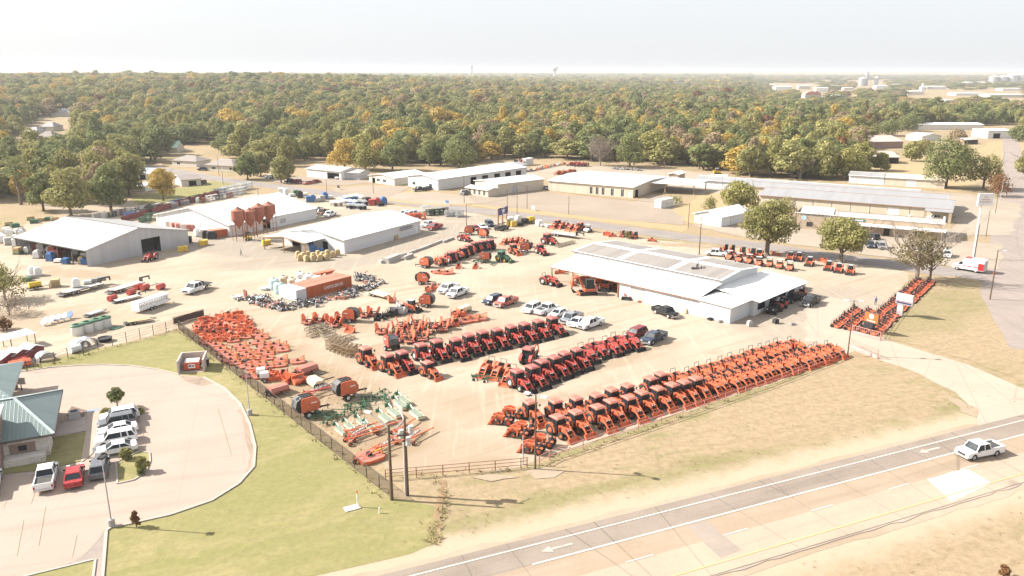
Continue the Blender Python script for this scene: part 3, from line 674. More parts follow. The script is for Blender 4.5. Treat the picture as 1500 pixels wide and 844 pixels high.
M().box(-3.6,-.04,-.55,3.6,0,.55).obj('board',m_wtrim,sg)
r_=M()
for z,hh in ((.27,.2),(-.27,.17)):
    x=-2.9
    while x<2.8: w=random.uniform(.16,.3); r_.box(x,-.065,z-hh,x+w,-.041,z+hh); x+=w+.07
r_.obj('letters',m_ink,sg)
rr=M()
for x in (-3.3,3.3): rr.box(x-.2,-.065,-.4,x+.2,-.041,.4)
rr.obj('emblem',paint('pink_emblem',(.6,.28,.28),.6),sg)
# main dealership building
O=Vector((9.1,172.5,0)); aa=Vector((.716,-.698,0)); MB=thing('dealership_building','long white dealership with grey-panelled roof, open machine shed and office wing','building',O,atan2(aa.y,aa.x))
LA,LU,LO=44.7,37.0,46.0
m=M(); wallrun(m,(18.7,0,0),(1,0,0),LA-18.7,3.35,[(3.1,6.5,0,2.85,.15)],(0,1,0)); wallrun(m,(LA,0,0),(0,1,0),7.6,3.2,[],(-1,0,0))
wallrun(m,(LA,7.6,0),(1,0,0),.9,3.1,[],(0,1,0)); wallrun(m,(LA+.9,7.6,0),(0,1,0),20,3.0,[(1.5,4.5,.9,2.2,.1),(6.5,9.5,.1,2.4,.15),(11,13.5,.9,2.2,.1),(15,17.5,.9,2.2,.1)],(-1,0,0))
m.add([(18.7,0,0),(18.7,9,0),(18.7,9,4.6),(18.7,0,3.3)],[(0,1,2,3)])
m.add([(-1,9,0),(LU,9,0),(LU,9,5.3),(-1,9,5.3)],[(0,1,2,3)]); m.add([(LU,9,3),(LU,25,3),(LU,25,5.3),(LU,17,6.1),(LU,9,5.3)],[(0,1,2,3,4)]); m.add([(-1,9,0),(-1,25,0),(-1,25,5.3),(-1,17,6.1),(-1,9,5.3)],[(0,1,2,3,4)]); m.add([(-1,25,0),(LU,25,0),(LU,25,5.3),(-1,25,5.3)],[(0,1,2,3)])
m.add([(LU,28,0),(LA+.9,28,0),(LA+.9,28,3),(LU,28,3.9)],[(0,1,2,3)]); m.add([(LA,0,3.2),(LU,0,3.35),(LU,.01,3.35)],[(0,1,2)]); m.obj('wall',[m_wwall,m_dark],MB)
M().cb((23.5,.06,1.42),(3.3,.06,2.8)).obj('roller_door',m_greyd,MB)
for y0,y1,z0,z1 in ((9.1,12.1,.9,2.2),(18.6,21.1,.9,2.2),(22.6,25.1,.9,2.2)): M().box(LA+.8,y0,z0,LA+.86,y1,z1).obj('window',m_glass,MB)
M().box(LA+.78,14.1,.1,LA+.82,17.1,2.4).obj('entrance',m_glass,MB)
def slab4(p,q,name,mat,parent,th=.13):
    v=[Vector(x) for x in p]; v+= [x+Vector((0,0,th)) for x in v]; n=len(p)
    return M().add(v,[tuple(range(n-1,-1,-1)),tuple(range(n,2*n))]+[(i,(i+1)%n,n+(i+1)%n,n+i) for i in range(n)]).obj(name,mat,parent)
slab4([(-.3,-.4,3.3),(37.6,-.4,3.3),(37.6,9.1,4.75),(-.3,9.1,4.75)],0,'shed_roof',m_wroof,MB)
slab4([(37.7,-.4,3.45),(45.2,-.4,3.22),(45.2,7.2,3.22),(37.7,7.2,3.45)],0,'office_roof',m_wroofy,MB); slab4([(37.05,7.25,3.95),(47,7.25,3.1),(47,28.6,3.1),(37.05,28.6,3.95)],0,'office_roof',m_wroofy,MB)
slab4([(-1.6,8.7,5.35),(37.6,8.7,5.35),(37.6,17,6.15),(-1.6,17,6.15)],0,'roof',m_wroof,MB); slab4([(-1.6,17.02,6.15),(37.6,17.02,6.15),(37.6,25.4,5.35),(-1.6,25.4,5.35)],0,'roof',m_wroof,MB)
for x0,x1 in ((-.9,10.6),(12.3,24.2),(25.9,36.9)):
    for y0,y1 in ((9.2,15.9),(18.0,24.9)):
        z=lambda y:5.35+.8*(1-abs(y-17)/8.35)+.155
        slab4([(x0,y0,z(y0)),(x1,y0,z(y0)),(x1,y1,z(y1)),(x0,y1,z(y1))],0,'roof_panel',m_panel,MB,.03)
M().bar((-1.6,8.66,5.4),(37.6,8.66,5.4),.1,.2).obj('gutter',m_trim,MB); M().bar((-.3,-.44,3.36),(37.6,-.44,3.36),.08,.2).obj('gutter',m_rust,MB)
for i in range(4): M().box(-.1,-.1,0,.1,.1,3.3).obj('shed_post',m_rust,MB,loc=(0+i*6.2,-.1,0))
M().box(-.2,.2,0,18.6,8.9,.04).obj('shed_floor',m_sand,MB)
v=thing('roof_vent','cluster of dark vents and pipes on the dealership roof','vent',MB.matrix_world@Vector((0,0,0)))
bpy.context.view_layer.update(); v.location=MB.matrix_world@Vector((29.5,12.6,5.35+.8*(1-4.4/8.35)+.19))
for i,(x,y,h) in enumerate(((0,0,1.0),(-.8,.3,.5),(.9,-.2,.6),(.4,.7,1.3),(1.6,.3,.35))): M().cyl((x,y,0),(x,y,h),.22,.16,8).obj('vent_pipe',m_steel if i%2 else m_trim,v)
M().box(-1.2,-.5,0,.3,.2,.3).obj('curb',m_trim,v)
# long white building with bay doors, far side of the street
a,b,c=G(598,273),G(642,279),G(741,256); d5=dep(a,b,c); L5=(b-a).length
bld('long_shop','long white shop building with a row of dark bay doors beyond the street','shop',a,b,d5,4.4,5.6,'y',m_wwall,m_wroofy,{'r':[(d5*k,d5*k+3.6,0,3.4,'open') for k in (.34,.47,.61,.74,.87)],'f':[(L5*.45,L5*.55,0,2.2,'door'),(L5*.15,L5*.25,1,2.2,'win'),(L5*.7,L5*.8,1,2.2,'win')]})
bld('open_carport','grey low-roofed carport at the far end of the long white shop','carport',G(722,251),G(745,254),12,3.2,3.9,'y',m_gwallx,m_groof,openf=True,posts=2)
a,b,c=G(696,280),G(729,286),G(769,273); d6=dep(a,b,c)
bld('tan_shop','tan ribbed metal shop with white roof beside the long white shop','shop',a,b,d6,4.2,5.2,'y',m_twall,m_wroofy,{'r':[(d6*.3,d6*.42,0,3,'grey')]})
a,b=G(683,284.5),G(715,289)
bld('front_office','low tan office with four dark windows and white roof in front of the tan shop','office',a,b,5.5,2.7,3.2,'x',m_twall,m_wroof,{'f':[((b-a).length*k,(b-a).length*k+1.1,.4,2.2,'win') for k in (.12,.34,.56,.78)]})
a,b=G(803,279.5),G(927,290.5); L7=(b-a).length; n7=Vector((-(b-a).y,(b-a).x,0)).normalized(); d7=(G(868,249,4.8)-a).dot(n7)
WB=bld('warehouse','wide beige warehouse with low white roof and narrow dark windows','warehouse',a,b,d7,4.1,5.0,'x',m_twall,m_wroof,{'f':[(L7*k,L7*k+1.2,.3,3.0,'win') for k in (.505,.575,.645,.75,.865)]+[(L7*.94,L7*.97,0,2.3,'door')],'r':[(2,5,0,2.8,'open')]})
slab4([(L7+.5,d7*.42,4.0),(L7+17,d7*.55,3.7),(L7+17,d7*1.0,3.7),(L7+.5,d7*1.0,4.0)],0,'canopy_roof',m_wroof,WB)
for x,y in ((L7+6,d7*.48),(L7+16.5,d7*.57),(L7+16.5,d7*.97)): M().box(-.15,-.15,0,.15,.15,3.75).obj('canopy_post',wd,WB,loc=(x,y,0))
bld('block_shed','small tan block shed at the end of the warehouse canopy','shed',G(979,265),G(993,266),9,3,3.6,'y',m_brick,m_wroofy,{'f':[(1,2.2,0,2,'door')]})
# storage rows on the right
a,b=G(1112,302),G(1392,325); LA8=(b-a).length; u8=(b-a).normalized(); n8=Vector((-u8.y,u8.x,0))
SA=bld('storage_row','long grey-roofed storage row with beige bays, nearest of three','storage building',a,b,20,3.9,5.4,'x',m_twall,m_groof,{'f':[(LA8*.69,LA8*.75,0,3.2,'shut')]+[(LA8*k,LA8*k+.25,.1,3.7,'grey') for k in (.1,.2,.3,.4,.5,.6,.8)]},trim=paint('brown_trim',(.28,.17,.12),.7))
slab4([(LA8*.875,-4.5,3.5),(LA8+.4,-4.5,3.5),(LA8+.4,-.5,3.75),(LA8*.875,-.5,3.75)],0,'porch_roof',m_groof,SA)
for x in (LA8*.88,LA8-.2): M().box(-.4,-.3,0,.4,.3,3.48).obj('porch_pier',m_brick,SA,loc=(x,-4.1,0))
bld('storage_row','long grey-roofed storage row between the nearest row and the wood','storage building',a+n8*21-u8*9,a+n8*21+u8*(LA8-2),12,3.8,4.9,'x',m_twall,m_groof,{},trim=MATS['brown_trim'])
bld('storage_row','white-walled storage row with pale roof beside the white trailers','storage building',a+n8*35-u8*34,a+n8*35+u8*48,10,3.2,4.2,'x',m_wwall,m_groof,{'f':[(6+k*7.5,9.5+k*7.5,0,2.6,'shut') for k in range(9)]})
a,b=G(1243,268),G(1383,277); L=(b-a).length
bld('storage_shed','storage shed with grey roof and white walls near the big green tree','shed',a,a.lerp(b,.38),9,3.4,4.4,'x',m_wwall,m_groof,{'f':[(3,8,0,2.8,'shut')]})
bld('storage_shed','storage shed with cream roof and tan walls near the big green tree','shed',a.lerp(b,.385),b,9,3.4,4.4,'x',m_twall,sheet('cream_roof_sheet',(.68,.56,.40),.6,0,dirt=.1),{'f':[(8,12,0,2.8,'shut')]})
# flat tan brick building along the street
a,b=G(1163,334),G(1380,353); L=(b-a).length
FB=thing('brick_building','low flat-roofed tan brick building along the street with white canopy band','building',a,ang(a,b))
m=M(); wallrun(m,(0,0,0),(1,0,0),L,4.7,[(3.5,5.3,.8,2.2,.1),(9.5,14,0,3.2,.2),(L*.62,L*.66,.0,2.2,.1),(L*.8,L*.88,.8,2.1,.1)],(0,1,0)); wallrun(m,(L,0,0),(0,1,0),13,4.7,[],(-1,0,0)); wallrun(m,(L,13,0),(-1,0,0),L,4.2,[],(0,-1,0)); wallrun(m,(0,13,0),(0,-1,0),13,4.7,[],(1,0,0)); m.obj('wall',[m_brick,m_dark],FB)
M().box(.3,.3,3.9,L-.3,12.7,4.05).obj('roof',m_troof,FB); M().box(9.6,.1,.1,13.9,.16,2.6).obj('roller_door',m_door,FB)
cp=M(); cp.box(-.1,-.15,4.72,L+.1,.35,4.86); cp.box(L-.35,.36,4.72,L+.1,13.1,4.86); cp.obj('coping',m_wtrim,FB); M().box(L*.36,-2.4,2.75,L+.6,-.02,3.2).obj('canopy_band',m_wtrim,FB)
M().ext([(.0,4.06),(.0,4.9),(.7,5.5),(1.8,6.0),(3.5,6.3),(5,6.3),(5.4,4.06)],1.5,L*.27,'x').obj('arched_roof',m_troof,FB)
m_green=paint('green_sign',(.03,.13,.12),.5); M().box(L*.36,-.1,3.6,L*.49,-.02,4.25).obj('sign_panel',m_green,FB); M().box(L*.375,-.12,3.8,L*.475,-.105,4.05).obj('sign_lettering',m_wink,FB); M().cyl((2.6,-.06,3.4),(2.6,-.02,3.4),.75,None,14).obj('round_logo',paint('pale_blue_logo',(.35,.5,.6),.5),FB)
bld('small_white_shed','small white gabled shed between the field and the street','shed',G(1017,326.5),G(1056,333),dep(G(1017,326.5),G(1056,333),G(1092,322)),3.1,4.5,'y',m_wwall,m_wroofy,{'f':[(2,4,0,2.3,'door')],'r':[(2,5,0,2.4,'shut')]})
# barns in the clearing
def simple(label,x0,y0,x1,y1,D,e,r,wall,roof,ridge='x',name='barn',cat='barn',ops={},roof2=None,openf=False,z=None,hip=0,group=None):
    a,b=G(x0,y0),G(x1,y1); zz=hill(a.x,a.y) if z is None else z
    if openf: return bld(name,label,cat,a,b,D,e,r,ridge,wall,roof,ops,roof2=roof2,openf=True,posts=3,z=zz,floor=False,group=group)
    return bld(name,label,cat,a,b,D,e,r,ridge,wall,roof,ops,roof2=roof2,z=zz,hip=hip,group=group)
m_rroof=sheet('rusty_tin_roof',(.46,.36,.32),.6,0,dirt=.5,dirtcol=(.34,.21,.16)); m_rwall=paint('weathered_boards',(.30,.20,.16),.9,.2)
simple('rusty-roofed barn with a dark open front below the wood','1276' and 1276,240,1316,240,18,3.4,5.4,m_rwall,m_rroof,openf=True)
simple('wide rusty-roofed barn behind the open-fronted barn',1268,218,1322,217,26,4.2,6.8,m_rwall,m_rroof)
simple('small pale-roofed barn beside the wide rusty barn',1350,207,1378,206,14,3.2,4.8,m_whitew,m_troof,'y')
simple('little grey open shelter in the tan field',1412,212,1432,211,10,3,3.8,m_rwall,m_troof,openf=True)
simple('long white-roofed shed along the far edge of the field',1345,190,1440,190,20,4,5,m_whitew,m_wroof)
simple('white block building with dark doors at the far end of the field',1446,203,1480,203,20,5.5,6.2,m_whitew,m_wroof,ops={'f':[(4,9,0,3.6,'open'),(20,26,0,4,'open')]})
simple('pale-roofed shed half hidden among trees left of the barns',1198,209,1224,209,16,3.4,4.8,m_whitew,m_wroof)
# houses and small buildings on the left beyond the street
simple('white workshop with an open lean-to beneath golden trees',450,259,500,264,12,3.8,4.8,m_whitew,m_troof,name='workshop',cat='workshop',ops={'f':[((G(500,264)-G(450,259)).length*.6,(G(500,264)-G(450,259)).length*.95,0,2.8,'open')]})
simple('grey metal shed beside the white workshop',502,263,527,264,10,3.2,3.8,m_gwallx,m_troof,name='shed',cat='shed')
a,b,c=G(541,267),G(578,272),G(608,263); bld('bungalow','low bungalow with pale metal roof and pinkish front by the street','house',a,b,dep(a,b,c),3,4.2,'y',m_plaster,m_wroofy,{'f':[(2,4,0,2.2,'open'),(5,7,.9,2,'win'),(9,11,.9,2,'win')]})
simple('brown hip-roofed bungalow with white columns behind the street pole',301,250,342,252,11,2.8,5,m_plaster,m_shingle,name='house',cat='house',ops={'f':[(4,6,.8,2,'win'),(9,10,0,2.1,'door'),(14,17,.8,2,'win')]},hip=5)
simple('brown-roofed house half hidden by trees left of the bungalow',253,243,288,245,10,2.8,4.8,m_plaster,m_shingle,name='house',cat='house',ops={'f':[(3,5,.8,2,'win')]},hip=5)
a,b,c=G(262,273),G(291,271.5),G(280,262); bld('garage','beige gabled garage with a car parked beside it','garage',G(257,269),G(266,273.5),dep(G(257,269),G(266,273.5),G(292,270)),2.7,4.1,'y',m_plaster,m_shingle,{'r':[(3,6,0,2.1,'open')]})
simple('small cream garden shed right of the big green tree',194,280,213,281,5,2.2,3.2,m_whitew,m_wroof,name='garden_shed',cat='shed')
simple('pale blue-roofed house with an open porch behind the garden shed',197,263,220,264,9,3,4.6,m_whitew,paint('pale_blue_roof',(.42,.48,.54),.7),name='house',cat='house',ops={'f':[(3,6,0,2.2,'open')]})
for i,(x0,x1,yb,lab,rf,D) in enumerate([(34,56,207,'grey two-ridged house roof nearest the left of the wood',m_shingle2,14),(55,78,212,'brown house roof among trees beside the grey one',m_shingle,12),(60,80,200,'pale grey house roof above the brown one',m_shingle2,13),(70,104,184,'long pale house roof in the small clearing in the wood',m_shingle2,14),(238,260,225,'dark green roof showing over the trees by the houses',paint('dark_green_roof',(.06,.12,.10),.8),10),(371,392,236,'pale low roof half hidden behind the street trees',m_wroof,10)]):
    simple(lab,x0,yb,x1,yb,D,3.2,6.2,m_plaster,rf,name='house',cat='house',hip=4 if i<4 else 0,ops={'f':[(2,4,.8,2,'win')]})
# bank with green standing-seam hip roof
F=G(79,636.5,3.0); B1d=Vector((-.43,.903,0)); B2d=Vector((-.903,-.43,0)); m_broof=sheet('green_seam_roof',(.155,.20,.195),.45,0,rough=.4,dirt=.1,bump=.6); m_broofy=sheet('green_seam_roof_cross',(.155,.20,.195),.45,1,rough=.4,dirt=.1,bump=.6)
BK=thing('bank_building','bank with pale green metal hip roof, stone walls and brick tower','bank',(F+B2d*26).to_tuple()[:2]+(0,),ang(B2d*26,(0,0)))
LB=26
mw=M(); wallrun(mw,(0,.7,0),(1,0,0),LB-.8,2.95,[(21.0,23.8,.9,2.3,.08)],(0,1,0)); wallrun(mw,(LB-.8,.7,0),(0,1,0),14,2.95,[(4,5.2,0,2.2,.1)],(-1,0,0)); wallrun(mw,(LB-.8,14.7,0),(-1,0,0),LB-.8,2.95,[],(0,-1,0)); mw.obj('wall',[m_stone,m_brick2],BK)
M().cb((22.4,.8,1.6),(.9,.06,.7)).obj('window',m_glass,BK); M().box(LB-.9,4.72,.02,LB-.82,5.88,2.18).obj('door',m_glass,BK)
rh=5.7
slab4([(0,0,3),(LB,0,3),(LB-4.6,7.3,rh),(0,7.3,rh)],0,'roof',m_broof,BK); slab4([(LB,0,3),(LB+.02,15.4,3),(LB-4.6,7.3,rh)],0,'roof',m_broofy,BK); slab4([(LB,15.4,3),(0,15.4,3),(0,7.3,rh),(LB-4.6,7.3,rh)],0,'roof',m_broof,BK)
hc=M(); 
for p in ((LB,0,3.08),(LB,15.4,3.08)): hc.bar((LB-4.6,7.3,rh+.16),(p[0],p[1],p[2]+.08),.35,.1)
hc.bar((0,7.3,rh+.16),(LB-4.6,7.3,rh+.16),.35,.1); hc.obj('ridge_cap',paint('pale_green_trim',(.40,.46,.45),.5),BK)
M().bar((0,-.03,2.98),(LB,-.03,2.98),.06,.25).obj('fascia',m_trim,BK); M().bar((LB+.05,0,2.98),(LB+.05,15.4,2.98),.06,.25).obj('fascia',m_trim,BK)
tw=M(); wallrun(tw,(10.9,-1.2,0),(1,0,0),9.5,6.1,[(4,8.0,.6,2.9,.1)],(0,1,0)); wallrun(tw,(20.4,-1.2,0),(0,1,0),5,6.1,[],(-1,0,0)); wallrun(tw,(20.4,3.8,0),(-1,0,0),9.5,6.1,[],(0,-1,0)); wallrun(tw,(10.9,3.8,0),(0,-1,0),5,6.1,[],(1,0,0)); tw.obj('tower_wall',[m_brick2,m_dark],BK)
M().box(11.1,-1,5.7,20.2,3.6,5.8).obj('tower_roof',m_sand,BK)
cp=M()
for q in ((10.5,-1.6,20.8,-.7),(10.5,3.3,20.8,4.2),(10.5,-.69,11.3,3.29),(20.0,-.69,20.8,3.29)): cp.box(q[0],q[1],6.11,q[2],q[3],6.4)
cp.obj('coping',MATS['pale_green_trim'],BK); M().box(16,0,5.81,17.6,1.2,6.2).obj('roof_unit',m_wtrim,BK)
wn_=M().box(15,-1.14,.7,18.8,-1.1,2.8).obj('window',m_glass,BK); f=M()
for x in (15,16.9,18.7): f.box(x-.06,-1.24,.6,x+.06,-1.15,2.9)
for z in (1.3,2.1): f.box(15,-1.23,z-.05,18.8,-1.155,z+.05)
f.obj('frame',m_wtrim,wn_); M().box(18.5,-1.27,4.4,19.5,-1.21,5.1).obj('sign_panel',m_wtrim,BK); M().box(17.1,-1.26,3.5,19.8,-1.21,4.2).obj('sign_panel',paint('teal_logo',(.08,.35,.42),.5),BK)
st=M().box(20.45,-.95,0,LB-1.2,.66,1.0).obj('stone_base',m_stone,BK)
for x in (5,14): M().cyl((x+6,9.5,4.6),(x+6,9.5,5.6),.12,None,8).obj('roof_vent',m_wtrim,BK)
# drive-through canopy
E=G(35,530.5,3.6); DC=thing('drive_through_canopy','pale green drive-through roof on brick piers behind the bank','canopy',(E+B2d*22-B1d*15).to_tuple()[:2]+(0,),ang(B2d,(0,0)))
slab4([(0,0,3.5),(22,0,3.5),(22,15,3.5),(0,15,3.5)],0,'soffit',m_wtrim,DC,.1); slab4([(0,0,3.62),(22,0,3.62),(17,7.5,5.6),(0,7.5,5.6)],0,'roof',m_broof,DC); slab4([(22,0,3.62),(22,15,3.62),(17,7.5,5.6)],0,'roof',m_broofy,DC); slab4([(22,15,3.62),(0,15,3.62),(0,7.5,5.6),(17,7.5,5.6)],0,'roof',m_broof,DC)
for x,y in ((20.5,1.5),(20.5,13.5),(10,1.5),(10,13.5),(1,1.5),(1,13.5)): M().box(-.4,-.4,0,.4,.4,3.5).obj('pier',m_brick2,DC,loc=(x,y,0))
# town far off on the right
def far(label,x0,x1,yb,yt,mat,D=None,rf=None,name='far_building',cat='building',dome=False):
    a,b=G(x0,yb),G(x1,yb); w=(b-a).length; h=topz((x0+x1)/2,yb,yt); D=D or w*.6
    t=thing(name,label,cat,a,0); m=M(); wallrun(m,(0,0,0),(1,0,0),w,h*.85,[(w*(.08+.17*k),w*(.08+.17*k)+w*.09,h*.25,h*.6,.5) for k in range(5)] if not dome else [],(0,1,0)); m.box(0,.02,0,w,D,h*.85); m.obj('wall',[mat,m_glass],t)
    if dome: M().ext([(w*(.5-.5*cos(pi*k/8)),h*.85+h*.4*sin(pi*k/8)) for k in range(9)],-.5,D,'y').obj('roof',rf,t)
    else: M().add([(-1,-1,h*.86),(w+1,-1,h*.86),(w+1,D+1,h*.86),(-1,D+1,h*.86),(1,D/2,h),(w-1,D/2,h)],[(0,1,5,4),(1,2,5),(2,3,4,5),(3,0,4),(3,2,1,0)]).obj('roof',rf or m_wroof,t)
m_pink=paint('pink_roof',(.55,.25,.2),.7)
far('pink barrel-roofed building with tall windows rising over the far trees',1178,1202,151,137,m_plaster,rf=m_pink,dome=True)
FT=[('white',1136,1160,134,126),('cream',1170,1187,131,125),('white',1195,1213,135,128),('white',1125,1157,144,140),('white',1283,1300,130,125),('cream',1330,1352,139,133),('white',1358,1386,131,126),('white',1417,1447,125,120),('white',1400,1440,140,136),('cream',1450,1500,143,138),('white',1220,1236,143,139),('cream',1236,1250,132,128),('white',1310,1330,127,123),('cream',1385,1412,150,146),('white',1468,1496,133,129),('cream',1120,1134,128,124),('white',1090,1106,131,127),('white',989,1005,128,125),('cream',1022,1030,128,125),('white',763,790,138,135),('cream',1256,1276,150,146)]
for i,(c_,x0,x1,yb,yt) in enumerate(FT):
    far(f'{c_} far town building, {ORD[i]} of the pale blocks showing between the distant trees',x0,x1,yb,yt,m_whitew if c_=='white' else m_plaster,rf=m_wroof)
def silo(px,yb,yt,wpx,label,cone=.14,mat=None):
    b=G(px,yb); h=topz(px,yb,yt); r=(G(px+wpx/2,yb)-b).length
    t=thing('grain_silo',label,'silo',b); M().lathe([(r,0),(r,h*(1-cone))],n=18).obj('bin',mat or m_steel,t,True); M().lathe([(r*1.04,h*(1-cone)),(r*.12,h*.98),(0,h)],n=18).obj('roof',m_wtrim,t,True)
    M().tube([(r*1.02,-r*.1,0),(r*1.02,-r*.1,h*(1-cone))],r*.03).obj('ladder',m_trim,t)
for i,(px,w,yt) in enumerate(((1454.5,13,110.5),(1467.5,13,110.5),(1482,15,108),(1495,16,107.5),(1509,15,109))): silo(px,123,yt,w,f'steel grain silo on the horizon at the far right, {ORD[i]} from the white sheds')
silo(1262,126,113,10,'lone grey silo beside the grain elevator tower'); silo(1283,126,112,6,'slim silo right of the grain elevator tower')
b=G(1269,126); h=topz(1269,126,98); ge=thing('grain_elevator','tall thin grain elevator tower over the far trees','tower',b); w=(G(1270.4,126)-b).length
M().box(-w,-w,0,w,w,h*.7).obj('shaft',m_steel,ge); M().cyl((0,0,h*.7),(0,0,h),w*.25,w*.1,6).obj('leg_pipe',m_steel,ge); M().bar((0,0,h*.66),(-w*6,0,h*.42),w*.3,w*.3).obj('spout',m_steel,ge); M().box(-w*1.6,-w*1.2,h*.58,w*1.6,w*1.2,h*.66).obj('head_house',m_wtrim,ge)
b=G(1350,137); h=topz(1350,137,121); w=(G(1353,137)-b).length
cs=thing('steeple','white church steeple among the far town roofs','steeple',b); M().box(-w,-w,0,w,w,h*.6).obj('tower',m_whitew,cs); M().lathe([(w*.9,h*.6),(w*.5,h*.75),(0,h)],n=8).obj('spire',m_whitew,cs)
def wtower(px,y0,yt,wpx,label,kind):
    b=G(px,y0); b.z=0; h=topz(px,y0,yt); r=(G(px+wpx/2,y0)-b).length
    t=thing('water_tower',label,'water tower',b)
    if kind: M().lathe([(r*.9,0),(r*.34,h*.12),(r*.3,h*.62),(r*.6,h*.7),(r,h*.8),(r,h*.93),(r*.6,h),(0,h*1.01)],n=16).obj('tank',m_wtrim,t,True)
    else: M().lathe([(r,h*.45),(r,h*.9),(r*.5,h),(0,h)],n=16).obj('tank',m_wtrim,t,True); M().lathe([(r*.4,0),(r*.4,h*.45)],n=10).obj('shaft',m_steel,t)
    M().cyl((0,0,h),(0,0,h*1.04),r*.1,None,6).obj('vent_cap',m_steel,t)
wtower(690,118,94.5,6.5,'slim white water tower on the horizon',0); wtower(812,120,97,10,'mushroom-shaped white water tower on the horizon',1)
for px,yt,lab in ((118,91,'thin lattice mast on the left skyline'),(563,99,'thin mast on the skyline above the middle of the wood')):
    b=G(px,118); h=topz(px,118,yt); t=thing('radio_mast',lab,'mast',b); M().cyl((0,0,0),(0,0,h),1.1,.5,5).obj('mast',m_steel,t); M().box(-2,-2,h*.9,2,2,h*.93).obj('platform',m_steel,t)
# ---------------------------------------------------------------- machines and vehicles (local x forward, origin on the ground)
m_or=paint('machine_orange',(.57,.14,.065),.4,.12,dirt=.22); m_rd=paint('machine_red',(0.43,.07,.055),.4,.12,dirt=.22); m_gr=paint('machine_green',(.05,.135,.075),.4,.15,dirt=.25); m_yl=paint('machine_yellow',(.62,.42,.04),.45,.12,dirt=.2)
m_pr=paint('faded_orange_roof',(.40,.15,.11),.5,.08,dirt=.15); m_prr=paint('faded_red_roof',(.36,.115,.095),.5,.08,dirt=.15)
m_ty=paint('tyre_rubber',(.03,.029,.028),.9,.2,dirt=.22); m_bk=paint('black_steel',(.022,.022,.024),.6,.2,dirt=.15); m_ltg=paint('light_grey_rim',(.48,.47,.46),.5,.1,dirt=.3); m_seat=paint('seat_vinyl',(.03,.03,.03),.6); m_cream=paint('machine_cream',(.62,.53,.36),.6,.1,dirt=.2); m_canvas=paint('green_canvas',(.20,.235,.18),.9,.15,dirt=.2)
m_navy=paint('navy_sign',(.055,.05,.16),.5,.05,dirt=.05)
def wheel(par,r,w,x,y,rim=None,n=14,cast=None,hub=.58):
    m=M().lathe([(r*hub,-w/2),(r*.93,-w/2),(r,-w*.3),(r,w*.3),(r*.93,w/2),(r*hub,w/2)],n=n,ax='y')
    o=m.obj('wheel',m_ty,par,True,(x,y,r))
    M().lathe([(0,-w*.36),(r*.2,-w*.4),(r*.3,-w*.22),(r*hub,-w*.42),(r*hub,w*.42),(r*.3,w*.22),(r*.2,w*.4),(0,w*.36)],n=n,ax='y').obj('rim',rim or m_ltg,o,True)
    return o
def bucket(m,x,z,w,d=.75,h=.55):
    p=[(x,z+h),(x+.08,z+h+.02),(x+.12,z+.12),(x+d,z+.02),(x+d,z-.03),(x+.02,z)]
    m.ext(p,-w/2,w/2)
    for y in (-w/2,w/2-.04): m.ext([(x,z),(x+d,z),(x+.2,z+h),(x,z+h)],y,y+.04)
def loader(par,mat,x0,z0,x1,yw=.5,bw=1.85,bz=.06,zt=1.62):
    m=M()
    for s in (-1,1):
        y=s*yw; m.bar((x0,y,z0),(x0-.05,y,zt),.18,.18); m.bar((x0-.1,y,zt-.05),(x0+.6,y,zt+.06),.13,.28); m.bar((x0+.55,y,zt+.06),(x0+1.15,y,zt-.18),.13,.27); m.bar((x0+1.1,y,zt-.14),(x1+.1,y,bz+.42),.13,.25)
        m.bar((x0+.9,y,zt-.35),(x1,y,bz+.5),.06,.06)
    m.bar((x1-.35,-yw,.85),(x1-.35,yw,.85),.12,.12); m.obj('loader_arms',mat,par)
    b=M(); bucket(b,x1,bz,bw,.6,.55); b.obj('bucket',m_bk if mat is m_rd else mat,par)
